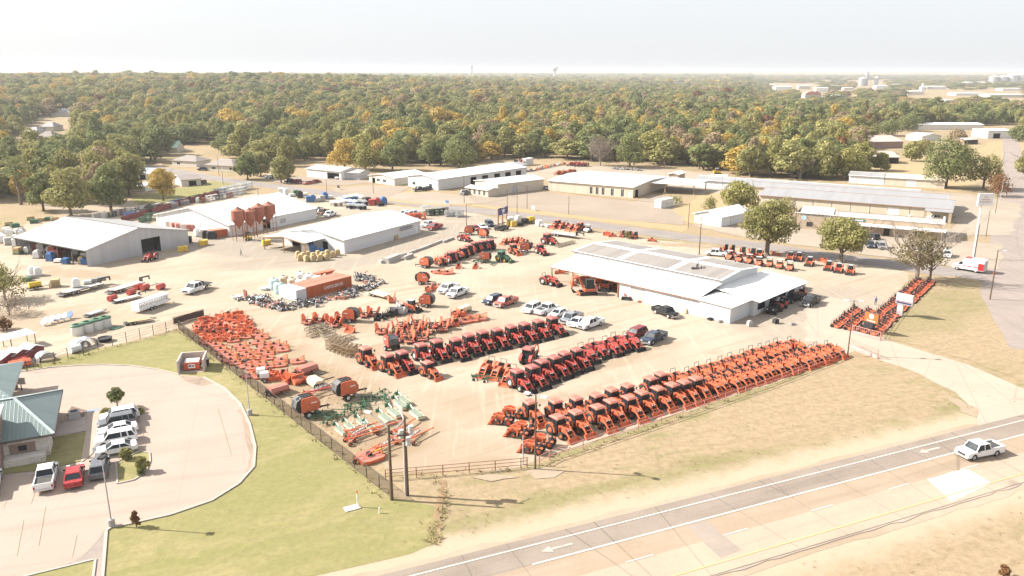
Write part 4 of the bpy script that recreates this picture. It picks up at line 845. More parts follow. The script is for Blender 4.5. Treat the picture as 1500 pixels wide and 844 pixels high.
def tractor(cab=True,mat=None,rim=None,roof=None,load=True,sc=1):
    t=thing('cab_tractor' if cab else 'open_tractor','tractor','tractor'); mat=mat or m_or; rim=rim or m_or
    for s in (-1,1):
        wheel(t,.78,.46,-.75,s*.8,rim); wheel(t,.5,.33,1.25,s*.74,rim)
        f=M().ext([(-.75+.98*cos(a),.78+.98*sin(a)) for a in [R(q) for q in (-5,25,55,85,115,150,175)]]+[(-.75+.84*cos(a),.78+.84*sin(a)) for a in [R(q) for q in (175,150,115,85,55,25,-5)]],s*.56,s*1.02).obj('fender',mat,t)
    m=M(); m.box(-1.2,-.3,.45,1.75,.3,.95); m.box(.95,-.62,.4,1.5,.62,.6); m.box(-1.45,-.25,.6,-1.15,.25,1.05); m.bar((-1.4,-.4,.75),(-1.95,-.42,.5),.07,.07); m.bar((-1.4,.4,.75),(-1.95,.42,.5),.07,.07); m.obj('chassis',m_bk,t)
    h=M().ext([(.35,.9),(1.95,.86),(2.0,1.28),(1.85,1.44),(.35,1.55)],-.36,.36).obj('hood',mat,t); M().box(1.985,-.3,.92,2.03,.3,1.3).obj('grille',m_bk,h)
    for s in (-1,1): M().box(2.0,s*.2-.09,1.3,2.04,s*.2+.09,1.4).obj('headlight',m_wtrim,h)
    M().cyl((.75,.42,1.2),(.75,.42,2.2),.05,None,7).obj('exhaust',m_bk,t)
    if cab:
        c=M().box(-1.05,-.72,1.02,.4,.72,2.4,.1,.06).obj('cab_glass',m_glass,t); p=M()
        for x,xt in ((-1.05,-.95),(-.3,-.28),(.4,.3)):
            for s in (-1,1): p.bar((x,s*.735,1.0),(xt,s*.675,2.42),.09,.08)
        p.box(-1.1,-.76,.85,.42,.76,1.12); p.obj('cab_frame',m_bk,t)
        M().box(-1.2,-.8,2.42,.55,.8,2.55,.0,.0).box(-1.15,-.74,2.55,.45,.74,2.66,.15,.15).obj('cab_roof',roof or m_pr,t)
        for s in (-1,1): M().bar((.4,s*.72,2.05),(.5,s*1.12,2.1),.04,.04).box(.46,s*1.12-.1,1.85,.5,s*1.12+.1,2.2).obj('mirror',m_bk,t)
    else:
        q=M(); 
        for s in (-1,1): q.bar((-1.1,s*.5,.95),(-1.15,s*.5,2.3),.055,.055)
        q.bar((-1.15,-.53,2.3),(-1.15,.53,2.3),.055,.055); q.obj('roll_bar',m_bk,t)
        s_=M().box(-.85,-.28,1.05,-.4,.28,1.2); s_.box(-.95,-.28,1.2,-.8,.28,1.7); s_.obj('seat',m_seat,t)
        w=M().bar((.15,0,1.25),(.05,0,1.62),.05,.05); w.cyl((.03,0,1.6),(.0,0,1.65),.2,.2,10); w.obj('steering_wheel',m_bk,t); M().box(-.9,-.5,.72,.35,.5,.85).obj('platform',m_bk,t)
    if load: loader(t,mat,.55,.7,2.65)
    t.scale=(sc,)*3
    return t
TC=tractor(True); TCR=tractor(True,m_rd,m_ltg,m_prr); TO=tractor(False); TOR=tractor(False,m_rd,m_ltg); TCN=tractor(True,m_or,m_or,load=False); TCG=tractor(True,m_gr,m_yl,m_gr); TCRN=tractor(True,m_rd,m_ltg,m_prr,load=False)
for o,l in ((TC,''),(TCR,'')): pass
def small_tractor(par_lab='compact'):
    t=thing('compact_tractor','compact tractor','tractor')
    for s in (-1,1): wheel(t,.5,.3,-.5,s*.55,m_or,12); wheel(t,.32,.22,.75,s*.5,m_or,12)
    M().box(-.7,-.3,.35,1.0,.3,.6).obj('chassis',m_bk,t); M().ext([(.1,.6),(1.15,.6),(1.15,.88),(1.0,.98),(.1,1.02)],-.27,.27).obj('hood',m_or,t)
    f=M(); 
    for s in (-1,1): f.box(-.95,s*.4-.02,.85,-.1,s*.4+.3*s,.95)
    f.obj('fender',m_or,t); s_=M().box(-.55,-.22,.75,-.2,.22,.9); s_.box(-.65,-.22,.9,-.55,.22,1.25); s_.obj('seat',m_seat,t)
    q=M()
    for s in (-1,1): q.bar((-.8,s*.36,.6),(-.95,s*.36,1.2),.05,.05)
    q.bar((-.95,-.36,1.2),(-.95,.36,1.2),.05,.05); q.obj('roll_bar',m_bk,t)
    loader(t,m_or,.35,.45,1.45,.38,1.35,.05,1.12); return t
TS=small_tractor()
# road vehicles
m_carw=paint('car_white',(.74,.74,.74),.25,.03,spec=.5,dirt=.08); m_tail=paint('tail_lamp',(.35,.02,.02),.3,dirt=0); m_chr=paint('chrome_trim',(.55,.55,.56),.25,.05,metal=.6,dirt=.05); m_bed=paint('bed_liner',(.06,.058,.055),.8,.2)
def vehicle(kind):
    t=thing({'pickup':'pickup_truck','suv':'suv','sedan':'car'}[kind],'car','vehicle')
    if kind=='pickup': L,Wd,hb,hr=5.9,2.0,1.08,1.92; hood=1.15; cx0,cx1=-.75,1.55; body=[(-2.95,.5),(2.8,.42),(2.95,.6),(2.92,.95),(2.7,1.1),(1.4,1.16),(-.8,1.16),(-.8,1.12),(-2.95,1.12)]; wx=(1.85,-1.75); wr=.41
    elif kind=='suv': cx0,cx1=-2.25,1.25; hr=1.75; Wd=1.92; body=[(-2.35,.45),(2.25,.38),(2.4,.55),(2.36,.85),(2.15,.98),(1.15,1.06),(-2.3,1.06),(-2.4,.8)]; wx=(1.45,-1.4); wr=.37
    else: cx0,cx1=-1.75,1.05; hr=1.45; Wd=1.82; body=[(-2.35,.42),(2.2,.34),(2.35,.5),(2.3,.72),(2.1,.82),(1.0,.95),(-1.6,.97),(-2.3,.92),(-2.4,.7)]; wx=(1.4,-1.35); wr=.33
    m=M()
    # panels with arches: extrude the profile with wheel cut-outs approximated by points
    def arch(x): return [(x+ (wr+.07)*cos(a), max(.3,wr+(wr+.07)*sin(a))) for a in [R(q) for q in (178,140,105,75,40,2)]]
    lo=body[0:1]+arch(wx[1])+arch(wx[0])+body[1:]
    m.ext(lo,-Wd/2,Wd/2); m.obj('body',m_carw,t)
    # glasshouse
    tilt=.55 if kind!='sedan' else .8; rt=.38 if kind=='suv' else (.28 if kind=='pickup' else .75); zb=body[5][1]-.04 if kind!='sedan' else .93
    v=[(cx0,-Wd/2+.06,zb),(cx1+.1,-Wd/2+.06,zb),(cx1+.1,Wd/2-.06,zb),(cx0,Wd/2-.06,zb),(cx0+rt,-Wd/2+.22,hr-.05),(cx1+.1-tilt,-Wd/2+.22,hr-.05),(cx1+.1-tilt,Wd/2-.22,hr-.05),(cx0+rt,Wd/2-.22,hr-.05)]
    M().add(v,[(3,2,1,0),(4,5,6,7),(0,1,5,4),(1,2,6,5),(2,3,7,6),(3,0,4,7)]).obj('windows',m_glass,t)
    r=M().box(cx0+rt-.06,-Wd/2+.2,hr-.06,cx1+.14-tilt,Wd/2-.2,hr,.12,.1)
    for a,b in ((0,4),(1,5),(2,6),(3,7)): r.bar(v[a],v[b],.09,.1)
    xm=(cx0+cx1)/2-.1
    for s in (-1,1): r.bar((xm,s*(Wd/2-.055),zb),(xm,s*(Wd/2-.21),hr-.04),.1,.06)
    if kind=='suv':
        for s in (-1,1): r.bar((cx0+.85,s*(Wd/2-.055),zb),(cx0+.95,s*(Wd/2-.21),hr-.04),.2,.06)
    r.obj('roof',m_carw,t)
    for x in wx:
        for s in (-1,1): wheel(t,wr,.26,x,s*(Wd/2-.13),m_ltg,12,hub=.66)
    xf=body[2][0]; xb=body[0][0]
    b=M().box(xf-.12,-Wd/2+.02,.38,xf+.06,Wd/2-.02,.62); b.obj('bumper',m_chr if kind=='pickup' else m_carw,t); M().box(xb-.1,-Wd/2+.02,.42,xb+.08,Wd/2-.02,.66).obj('bumper',m_chr if kind=='pickup' else m_carw,t)
    M().box(xf-.06,-.6,.64,xf+.015,.6,.9 if kind=='pickup' else .76).obj('grille',m_bk,t)
    for s in (-1,1):
        M().box(xf-.18,s*(Wd/2-.22)-.18,.7,xf+.0,s*(Wd/2-.22)+.18,.88).obj('headlight',m_wtrim,t); M().box(xb-.03,s*(Wd/2-.1)-.09,.72,xb+.05,s*(Wd/2-.1)+.09,1.0).obj('tail_light',m_tail,t)
        M().box(cx1-.2,s*(Wd/2+.08)-.1,zb+.02,cx1-.1,s*(Wd/2+.08)+.1,zb+.2).obj('mirror',m_bk,t)
    if kind=='pickup':
        M().box(-2.8,-Wd/2+.13,1.06,-.86,Wd/2-.13,1.13).obj('bed',m_bed,t)
        e=M()
        for s in (-1,1): e.box(-2.9,s*(Wd/2-.065)-.06,1.12,-.82,s*(Wd/2-.065)+.06,1.3)
        e.box(-2.95,-Wd/2,1.12,-2.87,Wd/2,1.3); e.obj('bed_side',m_carw,t)
    return t
PK,SV,SD=vehicle('pickup'),vehicle('suv'),vehicle('sedan')
def carcol(nm,c,metal=.1): m=paint('car_'+nm,c,.25,.04,metal=metal,spec=.5,dirt=.08); return ('car_'+nm,{'car_white':m})
CC={'white':None,'black':carcol('black',(.02,.02,.022)),'silver':carcol('silver',(.32,.33,.35),.4),'red':carcol('red',(.33,.03,.03)),'maroon':carcol('maroon',(.20,.02,.025)),'navy':carcol('navy',(.04,.055,.09)),'grey':carcol('grey',(.13,.135,.145)),'brown':carcol('brown',(.22,.13,.08)),'coral':carcol('coral',(.45,.13,.10)),'green':carcol('green',(.06,.11,.10))}
def car(kind,col,px,py,dx,dy,label,group=None,scale=None):
    """dx,dy: where the front points, as a pixel offset"""
    p={'p':PK,'s':SV,'c':SD}[kind]; a=G(px,py); b=G(px+dx,py+dy); return place(p,a,ang(a,b),label,group,scale,CC[col])
# hay machines
def baler(mat=m_or):
    t=thing('round_baler','baler','baler')
    prof=[(-.95,.75),(1.15,.75),(1.5,1.1),(1.55,1.7),(1.2,2.35),(.6,2.62),(-.75,2.6),(-.95,2.2)]
    for s in (-1,1):
        p=M().ext(prof,s*.78,s*.92).obj('side_shield',mat,t); M().box(.35,s*.925-.01,1.75,1.1,s*.925+.01,1.9).obj('marking_panel',m_wtrim,p)
    M().ext([(-1.35,.8),(-.2,.6),(1.2,.7),(1.45,1.2),(1.35,1.9),(.55,2.55),(-.75,2.62),(-1.35,2.25),(-1.55,1.5)],-.76,.76).obj('bale_chamber',m_bk,t)
    M().ext([(-1.35,1.0),(-.35,.75),(-.25,2.58),(-.8,2.66),(-1.4,2.3),(-1.6,1.5)],-.74,.74).obj('tailgate',paint('dark_grey_steel',(.09,.09,.092),.5,.2),t)
    for y in (-.5,0,.5): M().box(-.7,y-.16,2.62,.5,y+.16,2.68).obj('belt',m_seat,t)
    for s in (-1,1): wheel(t,.45,.36,-.15,s*1.15,m_wtrim,14)
    f=M().box(-.6,-1.2,.42,.1,1.2,.56); f.bar((1.2,0,.7),(3.1,0,.55),.16,.18); f.bar((1.3,.5,.7),(2.4,0,.6),.1,.1); f.bar((1.3,-.5,.7),(2.4,0,.6),.1,.1); f.obj('drawbar',m_bk,t)
    M().cyl((1.2,-.85,.4),(1.2,.85,.4),.25,None,10).obj('pickup_reel',m_steel,t); M().bar((2.9,.12,0),(2.9,.12,.75),.07,.07).obj('jack',m_bk,t)
    return t
BL=baler(); BLR=baler(m_rd)
def cutter():
    t=thing('rotary_cutter','cutter','mower')
    M().ext([(-1.0,-.75),(-.5,-1.0),(.7,-1.0),(1.0,-.8),(1.0,.8),(.7,1.0),(-.5,1.0),(-1.0,.75)],.24,.31,'z').obj('deck',m_pr,t)
    s=M(); ring=[(-1.0,-.75),(-.5,-1.0),(.7,-1.0),(1.0,-.8),(1.0,.8),(.7,1.0),(-.5,1.0),(-1.0,.75)]
    for a,b in zip(ring,ring[1:]+ring[:1]): s.bar((a[0],a[1],.18),(b[0],b[1],.18),.05,.28)
    s.obj('side_skirt',m_or,t); M().box(-.22,-.2,.31,.22,.2,.6,.05,.05).obj('gearbox',m_bk,t)
    f=M()
    for q in (-1,1): f.bar((.9,q*.42,.3),(1.15,q*.1,1.05),.07,.07); f.bar((1.1,q*.08,1.0),(-.8,q*.3,.34),.05,.05)
    f.bar((.95,-.55,.42),(.95,.55,.42),.08,.08); f.obj('hitch_frame',m_or,t); M().bar((.2,0,.48),(1.3,0,.5),.09,.09).obj('drive_shaft',m_yl,t)
    wheel(t,.2,.14,-1.35,0,m_or,9); M().bar((-1.0,0,.36),(-1.35,.1,.3),.07,.1).obj('wheel_arm',m_or,t)
    return t
RC=cutter()
def implement(kind):
    t=thing('implement','implement','implement'); a=M(); 
    if kind==0:   # box scraper
        for s in (-1,1): a.ext([(-.55,.0),(.45,.0),(.3,.5),(-.55,.55)],s*.9-.03,s*.9+.03)
        a.bar((-.4,-.9,.3),(-.4,.9,.3),.08,.45); a.bar((.2,-.9,.45),(.2,.9,.45),.1,.1)
        for y in (-.6,-.2,.2,.6): a.bar((.2,y,.75),(.25,y,.02),.06,.08)
    elif kind==1: # tiller with upright guard
        a.ext([(-.4,.1),(.3,.1),(.45,.5),(.1,.75),(-.35,.6)],-.85,.85); a.box(-.55,-.8,.25,-.42,.8,1.0)
    elif kind==2: # rear blade
        a.bar((-.6,-1.1,.25),(-.3,1.1,.25),.1,.5); a.bar((-.45,0,.5),(.9,0,.6),.14,.14); a.box(-.1,-.25,.4,.15,.25,.7)
    else:         # bucket lying on its back
        bucket(a,-.4,.05,1.7,.9,.7)
    a.obj('body',m_or,t); f=M()
    for s in (-1,1): f.bar((.35,s*.4,.4),(.6,s*.07,1.15),.07,.07); f.bar((.35,s*.42,.2),(.65,s*.42,.45),.06,.06)
    f.bar((.35,-.45,.4),(.35,.45,.4),.08,.08); f.obj('hitch_frame',m_or if kind else m_pr,t)
    if kind in(0,1): M().box(-.15,-.15,.55,.2,.15,.9).obj('gearbox',m_bk,t)
    return t
IM=[implement(k) for k in range(4)]
def flail():
    t=thing('folding_mower','mower','mower'); a=M(); a.bar((-.1,-.6,.55),(-.1,.6,.55),.14,.14); a.obj('wing_beam',m_bk,t)
    for s in (-1,1): M().add([(x,s*(.62+.28*z)+w,z) for w in (-.07,.07) for x,z in ((-.7,.3),(.55,.25),(.75,.9),(.3,1.5),(-.5,1.45),(-.85,.85))],[(5,4,3,2,1,0),(6,7,8,9,10,11)]+[(k,(k+1)%6,6+(k+1)%6,6+k) for k in range(6)]).obj('folded_wing',m_or,t)
    M().ext([(.45,.3),(1.5,.25),(1.55,.42),(.45,.5)],-.7,.7).obj('centre_deck',m_pr,t); M().box(.7,-.2,.5,1.1,.2,.85).obj('gearbox',m_bk,t)
    f=M().bar((1.5,-.45,.4),(1.9,-.05,.95),.08,.08); f.bar((1.5,.45,.4),(1.9,.05,.95),.08,.08); f.bar((.1,0,1.2),(1.2,0,.7),.09,.12); f.obj('hitch_frame',m_or,t)
    for s in (-1,1): wheel(t,.26,.16,.3,s*.95,m_or,9)
    return t
FM=flail()
def disc_mower():
    t=thing('disc_mower','mower','mower'); M().box(-1.35,-.5,.18,1.35,.5,.55).obj('cutter_bar',m_cream,t); M().box(-1.4,-.55,.55,1.4,.45,.62,.05,.05).obj('canvas_cover',m_canvas,t)
    k=M()
    for s in (-1,1): k.box(-1.38,s*.52-.015,.2,1.38,s*.52+.015,.6)
    k.obj('skirt',m_cream,t); h=M().bar((-1.3,0,.5),(-2.5,.1,.75),.14,.14); h.box(-2.7,-.35,.35,-2.5,.4,.9); h.bar((-2.6,-.3,.5),(-2.6,.2,1.25),.09,.09); h.obj('headstock',m_gr,t)
    M().bar((-1.3,.12,.66),(-2.4,.16,.9),.1,.1).obj('hydraulic_ram',m_wtrim,t); return t
DM=disc_mower()
def rake(L=5.0):
    t=thing('hay_rake','rake','rake'); a=M().bar((0,0,.7),(L,0,.6),.13,.13); a.bar((.4,-.7,.55),(.4,.7,.55),.1,.1); a.bar((.4,.7,.55),(1.6,0,.65),.08,.08); a.bar((.4,-.7,.55),(1.6,0,.65),.08,.08); a.bar((.3,0,.55),(.0,.0,1.15),.09,.09); a.obj('beam',m_or,t)
    b=M().bar((.6,.35,.45),(L*.72,1.1,.4),.08,.08); b.obj('tine_bar',m_or,t)
    for i in range(5):
        k=.12+.19*i; x=.6+(L*.72-.6)*k; y=.35+.75*k
        w=M().cyl((x,y-.03,.5),(x,y+.03,.5),.12,None,8)
        for q in range(10):
            c=q*pi/5; w.bar((x,y,.5),(x+.5*cos(c),y+.03,.5+.48*sin(c)),.03,.03)
        w.obj('tine_wheel',m_steel,t)
    for s in (-1,1): wheel(t,.28,.16,.4,s*.8,m_or,10)
    return t
RK=rake()
def tedder(mat=m_gr):
    t=thing('tedder','tedder','hay machine'); a=M().bar((-1.8,0,.7),(1.8,0,.7),.1,.1); a.bar((0,0,.7),(0,1.6,.55),.11,.11); a.bar((0,.2,.7),(0,.0,1.5),.09,.09); a.obj('frame',mat,t)
    for x in (-1.6,-.55,.55,1.6):
        r=M().cyl((x,0,.35),(x,0,.75),.12,None,8)
        for q in range(6):
            c=q*pi/3+x; e=(x+.62*cos(c),.62*sin(c),.45); r.bar((x,0,.55),e,.05,.05); r.bar(e,(e[0],e[1],.15),.03,.03)
        r.obj('rotor',mat,t)
    for s in (-1,1): wheel(t,.25,.14,s*1.1,-.25,m_cream,9)
    return t
TD=tedder()
def skid():
    t=thing('track_loader','loader','track loader')
    for s in (-1,1): M().ext([(-1.0,0),(.85,0),(1.1,.3),(.8,.6),(-.9,.65),(-1.2,.35)],s*.55,s*.95).obj('track',m_bk,t)
    M().box(-1.15,-.55,.4,.5,.55,1.2).obj('body',m_or,t); c=M().box(-.55,-.5,1.15,.55,.5,2.0,.05,.04).obj('cab',m_bk,t); M().box(.5,-.38,1.2,.58,.38,1.85).obj('windscreen',m_glass,c); M().box(-.6,-.5,2.0,.5,.5,2.06).obj('cab_roof',paint('cab_roof_grey',(.4,.41,.42),.5),t)
    a=M()
    for s in (-1,1): a.bar((-1.05,s*.75,1.55),(.9,s*.75,1.15),.14,.2); a.bar((.85,s*.75,1.2),(1.3,s*.7,.35),.14,.2); a.bar((-1.05,s*.75,.9),(-1.05,s*.75,1.6),.14,.2)
    a.obj('lift_arms',m_or,t); b=M(); bucket(b,1.25,.03,1.8,.7,.5); b.obj('bucket',m_bk,t); return t
SK=skid()
def utv():
    t=thing('utility_vehicle','utv','utility vehicle')
    for x in (.95,-.85):
        for s in (-1,1): wheel(t,.32,.26,x,s*.62,m_bk,10)
    M().ext([(.2,.4),(1.45,.45),(1.5,.75),(1.1,.95),(.35,1.0)],-.6,.6).obj('body',m_or,t); M().box(-1.45,-.68,.62,-.35,.68,.95).obj('cargo_box',m_or,t); M().box(-.4,-.55,.4,.4,.55,.6).obj('floor_pan',m_bk,t)
    s_=M().box(-.35,-.55,.6,.1,.55,.8); s_.box(-.4,-.55,.8,-.28,.55,1.25); s_.obj('seat',m_seat,t)
    r=M()
    for s in (-1,1): r.bar((.55,s*.58,.95),(.2,s*.55,1.85),.06,.06); r.bar((-.45,s*.58,.9),(-.45,s*.55,1.85),.06,.06); r.bar((.2,s*.55,1.85),(-.45,s*.55,1.85),.06,.06)
    r.obj('roll_cage',m_bk,t); M().box(-.55,-.62,1.86,.35,.62,1.92).obj('roof',m_ltg,t)
    for s in (-1,1): M().box(1.44,s*.42-.1,.74,1.5,s*.42+.1,.86).obj('headlight',m_wtrim,t)
    return t
UT=utv()
def excavator(k=1):
    t=thing('mini_excavator','digger','digger')
    for s in (-1,1): M().ext([(-1.1,.0),(1.1,.0),(1.3,.25),(1.1,.5),(-1.1,.5),(-1.3,.25)],s*.5,s*.85).obj('track',m_bk,t)
    M().box(-1.0,-.7,.55,.7,.7,.95).obj('body',m_or,t); M().box(-1.25,-.75,.6,-.8,.75,1.3).obj('counterweight',m_pr,t); c=M().box(-.75,-.1,.95,.45,.7,2.2,.08,.05).obj('cab',m_glass,t); f=M()
    for x in (-.75,.45):
        for y in (-.1,.7): f.bar((x,y,.95),(x*.88,y*.95+.02,2.22),.08,.08)
    f.box(-.72,-.08,2.2,.42,.68,2.28); f.obj('cab_frame',m_bk,t)
    a=M().bar((.6,-.35,.9),(1.3,-.35,2.5),.2,.26); a.bar((1.25,-.35,2.5),(2.1,-.35,2.3),.18,.24); a.obj('boom',m_or,t); a=M().bar((2.05,-.35,2.4),(2.35,-.35,.8),.16,.2); a.obj('dipper_arm',m_or,t); b=M(); bucket(b,2.2,.35,.5,-.55,.5); b.obj('bucket',m_bk,t)
    M().box(1.3,-.85,.08,1.45,.85,.45).obj('dozer_blade',m_or,t); return t
EX=excavator()
def zmower():
    t=thing('ride_on_mower','mower','mower')
    for s in (-1,1): wheel(t,.28,.22,-.5,s*.42,m_bk,9); wheel(t,.16,.12,.75,s*.38,m_bk,8)
    M().box(-.75,-.32,.3,.3,.32,.5).obj('body',m_or,t); M().ext([(-.1,-.62),(.55,-.62),(.7,-.3),(.7,.3),(.55,.62),(-.1,.62)],.14,.3,'z').obj('mower_deck',m_or,t)
    s_=M().box(-.35,-.24,.52,.1,.24,.64); s_.box(-.45,-.24,.6,-.34,.24,1.0); s_.obj('seat',m_seat,t)
    q=M()
    for s in (-1,1): q.bar((-.6,s*.35,.45),(-.66,s*.35,1.05),.03,.03); q.bar((-.05,s*.3,.5),(.2,s*.22,.85),.035,.035)
    q.bar((-.66,-.36,1.05),(-.66,.36,1.05),.03,.03); q.obj('roll_bar',m_bk,t); return t
ZM=zmower()
def flat_trailer(L=7.5,goose=True):
    t=thing('flatbed_trailer','trailer','trailer'); d=M().box(-L/2,-1.15,.75,L/2,1.15,.85).obj('deck',paint('grey_decking',(.40,.38,.36),.85,.15),t); M().box(-L/2+.05,-1.1,.6,L/2,-.95,.745).box(-L/2+.05,.95,.6,L/2,1.1,.745).box(-L/2-.9,-1.1,.35,-L/2,1.1,.5,0,0,.3).obj('frame',m_bk,t)
    for x in (-L*.2,-L*.2-1.0):
        for s in (-1,1): wheel(t,.38,.28,x,s*1.0,m_ltg,10)
    if goose: M().bar((L/2-.1,0,.7),(L/2-.05,0,1.7),.9,.18).bar((L/2-.1,0,1.65),(L/2+2.1,0,1.55),.3,.25).bar((L/2+2.0,0,1.5),(L/2+2.1,0,.85),.2,.2).obj('gooseneck',m_bk,t)
    else: M().bar((L/2,-.9,.65),(L/2+1.4,0,.55),.1,.12).bar((L/2,.9,.65),(L/2+1.4,0,.55),.1,.12).obj('drawbar',m_bk,t)
    return t
FT1=flat_trailer(); FT2=flat_trailer(5,False)
# ---------------------------------------------------------------- rows of machines
RD=Vector((.819,.573,0)).normalized(); FW=ang((0,0),(.573,-.819))   # row direction and the way the loaders point
def pp(s,z=0): q=[float(x) for x in s.split()]; return [G(q[i],q[i+1],z) for i in range(0,len(q),2)]
def jit(a=.05): return random.uniform(-a,a)
def row(proto,pts,rz,lab,group,scale=1.0,off=0,swap=None,cnt=0):
    for i,p in enumerate(pts):
        c=Vector((p.x,p.y,0))-Vector((cos(rz),sin(rz),0))*(off+jit(.28))+Vector((-sin(rz),cos(rz),0))*jit(.12)
        place(proto,c,rz+jit(.07),lab.format(ORD[i+cnt]),group,scale*(1+jit(.015)),swap)
rz=FW
# front row along the pipe fence: cab tractors then open tractors
fr=pp('817 610 851 606 878 596.5 905.5 591 928 585 950 578.5 971 571 991 565.5 1006.5 560 1023 554.5',2.6)
a,b=fr[0],Vector((0,0,0)); end=G(1214,499,2.35)
f0=Vector((fr[0].x,fr[0].y,0)); d=(Vector((end.x,end.y,0))-f0).normalized()
row(TC,[f0+d*(Vector((p.x,p.y,0))-f0).dot(d) for p in fr],rz,'orange cab tractor with loader, {} from the light pole in the pipe-fence row','orange tractors in the double row along the pipe fence',1.0,-.3)
s0=(Vector((fr[-1].x,fr[-1].y,0))-f0).dot(d); s1=(Vector((end.x,end.y,0))-f0).dot(d); n=15
row(TO,[f0+d*(s0+(s1-s0)*(k+1)/n) for k in range(n)],rz,'orange open tractor with roll bar, {} past the cab tractors along the pipe fence','orange tractors in the double row along the pipe fence',.96,-.3)
br=pp('778 589 814 587 843.5 581 875 578 896 570 919.5 564 955 553.5 971 547.5',2.6)
row(TC,br,rz,'orange cab tractor, {} from the light pole in the second row','orange tractors in the double row along the pipe fence',1.0,-.2)
br2=pp('988 540 1006 536 1023 530.5 1039 525.5 1055 520 1071 515.5 1086 511 1101 506 1113.5 502 1125 498.5 1137 495 1157 492',2.35)
row(TO,br2,rz,'orange open tractor with roll bar and loader, {} past the cabs in the second row','orange tractors in the double row along the pipe fence',.96,-.9)
row(TS,pp('741 622 758 612 772 634 763 641 797 654 786 664'),ang(G(780,640),G(730,633)),'small orange tractor with loader, {} of those bunched at the light pole','small orange tractors bunched by the light pole',1.15)
# second row
r2=pp('758 544 778 537 795 530 811 523.5 828 518 844.5 512.5',2.6)
row(TCR,r2,rz,'red cab tractor with loader, {} from the light-pole end of the middle row','red tractors in the middle row',1.06,-.3)
row(TOR,pp('854 504 871 498.5 888 494 903 489.5 919 487',2.35),rz,'red open tractor with roll bar, {} past the cab tractors in the middle yard row','red tractors in the middle row',1.06,-.6)
row(TO,pp('718 523 735 526 751 534',2.35),ang(G(735,535),G(712,552)),'orange open tractor with loader pointing at the fence, {} of three beside the middle row','orange tractors beside the middle row',.98,-.5)
place(TCRN,G(775,532),ang(G(765,540),G(790,520)),'red cab tractor without loader parked behind the middle row',None,1.08)
# third row by the pickups
r3=pp('590 516 616 505 639 499 666.5 497 687 491.5 708 487 729 483 748.5 478.5 768 474 788 470 809.5 465',2.75)
row(TCR,r3,rz,'red cab tractor with loader, {} from the hay tools in the row by the pickups','red tractors in the row by the parked pickups',1.1,-.3)
row(TC,pp('535.5 511 566 521',2.6),rz+.12,'orange cab tractor at the timber end of the red row, {} from the timber','orange tractors at the end of the red row',1.08,-.2); row(TC,pp('625 529',2.4),rz+.1,'smaller orange cab tractor standing alone in front of the red row','',.9,-.2)
# back cluster
bk=[(646,382,'o',0),(660,378,'r',1),(668,374,'r',0),(678,371,'o',1),(686,367,'o',1),(695,363,'r',1),(706,361,'r',2),(717,359,'r',2)]
for i,(x,y,c,k) in enumerate(bk):
    p=G(x,y+13*.5); h=ang(p,G(x-22,y-1)); pr=(TOR if c=='r' else TO) if k==0 else (TCR if c=='r' else TC) if k==1 else TCRN
    place(pr,(p.x,p.y),h+jit(.08),f"{'red' if c=='r' else 'orange'} tractor facing the white store, {ORD[i]} in line from the store-side round baler",'tractors lined up towards the white store',1.08)
place(TOR,G(679,353),ang(G(670,352),G(690,356)),'red open tractor next to the low concrete blocks by the white store',None,1.0)
place(TCR,G(803,358),ang(G(790,357),G(820,362)),'red cab tractor with loader standing by the stacked timber feed bunks',None,1.15)
place(TCG,G(736,383),ang(G(724,381),G(752,386)),'green tractor with yellow wheels among the orange machines',None,1.0)
place(TOR,G(803,417),ang(G(790,415),G(818,421)),'red tractor with a blue seat at the corner of the open machine shed',None,1.1)
place(TC,G(753,372),ang(G(740,366),G(770,378)),'orange cab tractor with loader behind the green tractor',None,1.0)
place(TCR,G(792,372),ang(G(780,368),G(804,378)),'red cab tractor with loader beside an orange baler near the feed bunks',None,1.0)
for i,(x,y) in enumerate([(742,357),(751,356),(759,355),(767,358),(773,362)]): place(TO,G(x,y),ang(G(x,y),G(x-14,y+4))+jit(.2),f'orange open tractor in the knot behind the green tractor, {ORD[i]} from the back','orange tractors knotted behind the green tractor',.8)
place(TOR,G(40*.2+20,383) if 0 else G(222,381),ang(G(230,377),G(210,385)),'red open tractor parked by the big doorway of the silver shed',None,1.0)
# machines along the street fence
for i,(x,y,k) in enumerate([(816,334,0),(826,334,2),(839,337,2),(849,338,0)]): place(TC if k==0 else TO,G(x,y),ang(G(x,y),G(x-18,y+4)),f'orange tractor along the street fence, {ORD[i]} from the yellow tank trailer','orange tractors along the street fence',.95)
place(UT,G(861,340),ang(G(861,340),G(850,345)),'white and black utility vehicle at the end of the street-fence tractors',None,1.2,('utvw',{'machine_orange':m_carw}))
for i,(x,y,k) in enumerate([(889,345,3),(897,347,0),(912,347,4),(922,348,5),(930,349,4),(955,354,0)]):
    if k==4 or k==5: place(EX,G(x,y),ang(G(x,y),G(x-12,y+6)),f"small digger by the street fence beyond the warehouse verge, {ORD[i-2]} of its three",'diggers by the street fence',.8)
    else: place(IM[k],G(x,y),random.uniform(0,6),f'orange implement lying by the street fence, {ORD[i]} along from the white utility vehicle','orange implements by the street fence',1.3)
row(SK,pp('1157 381 1170 382 1186 389 1213 395 1228 398 1246 401'),ang(G(1200,390),G(1193,400)),'orange and black track loader, {} from the great oak in the line under oaks','track loaders under the oaks',1.05)
row(UT,pp('1068 379 1082 383 1097 385 1111 389 1127 390 1142 393 1157 396'),ang(G(1100,385),G(1092,394)),'utility vehicle with roof, {} from the white dump truck in the line behind the dealership','utility vehicles in a line behind the dealership',1.15)
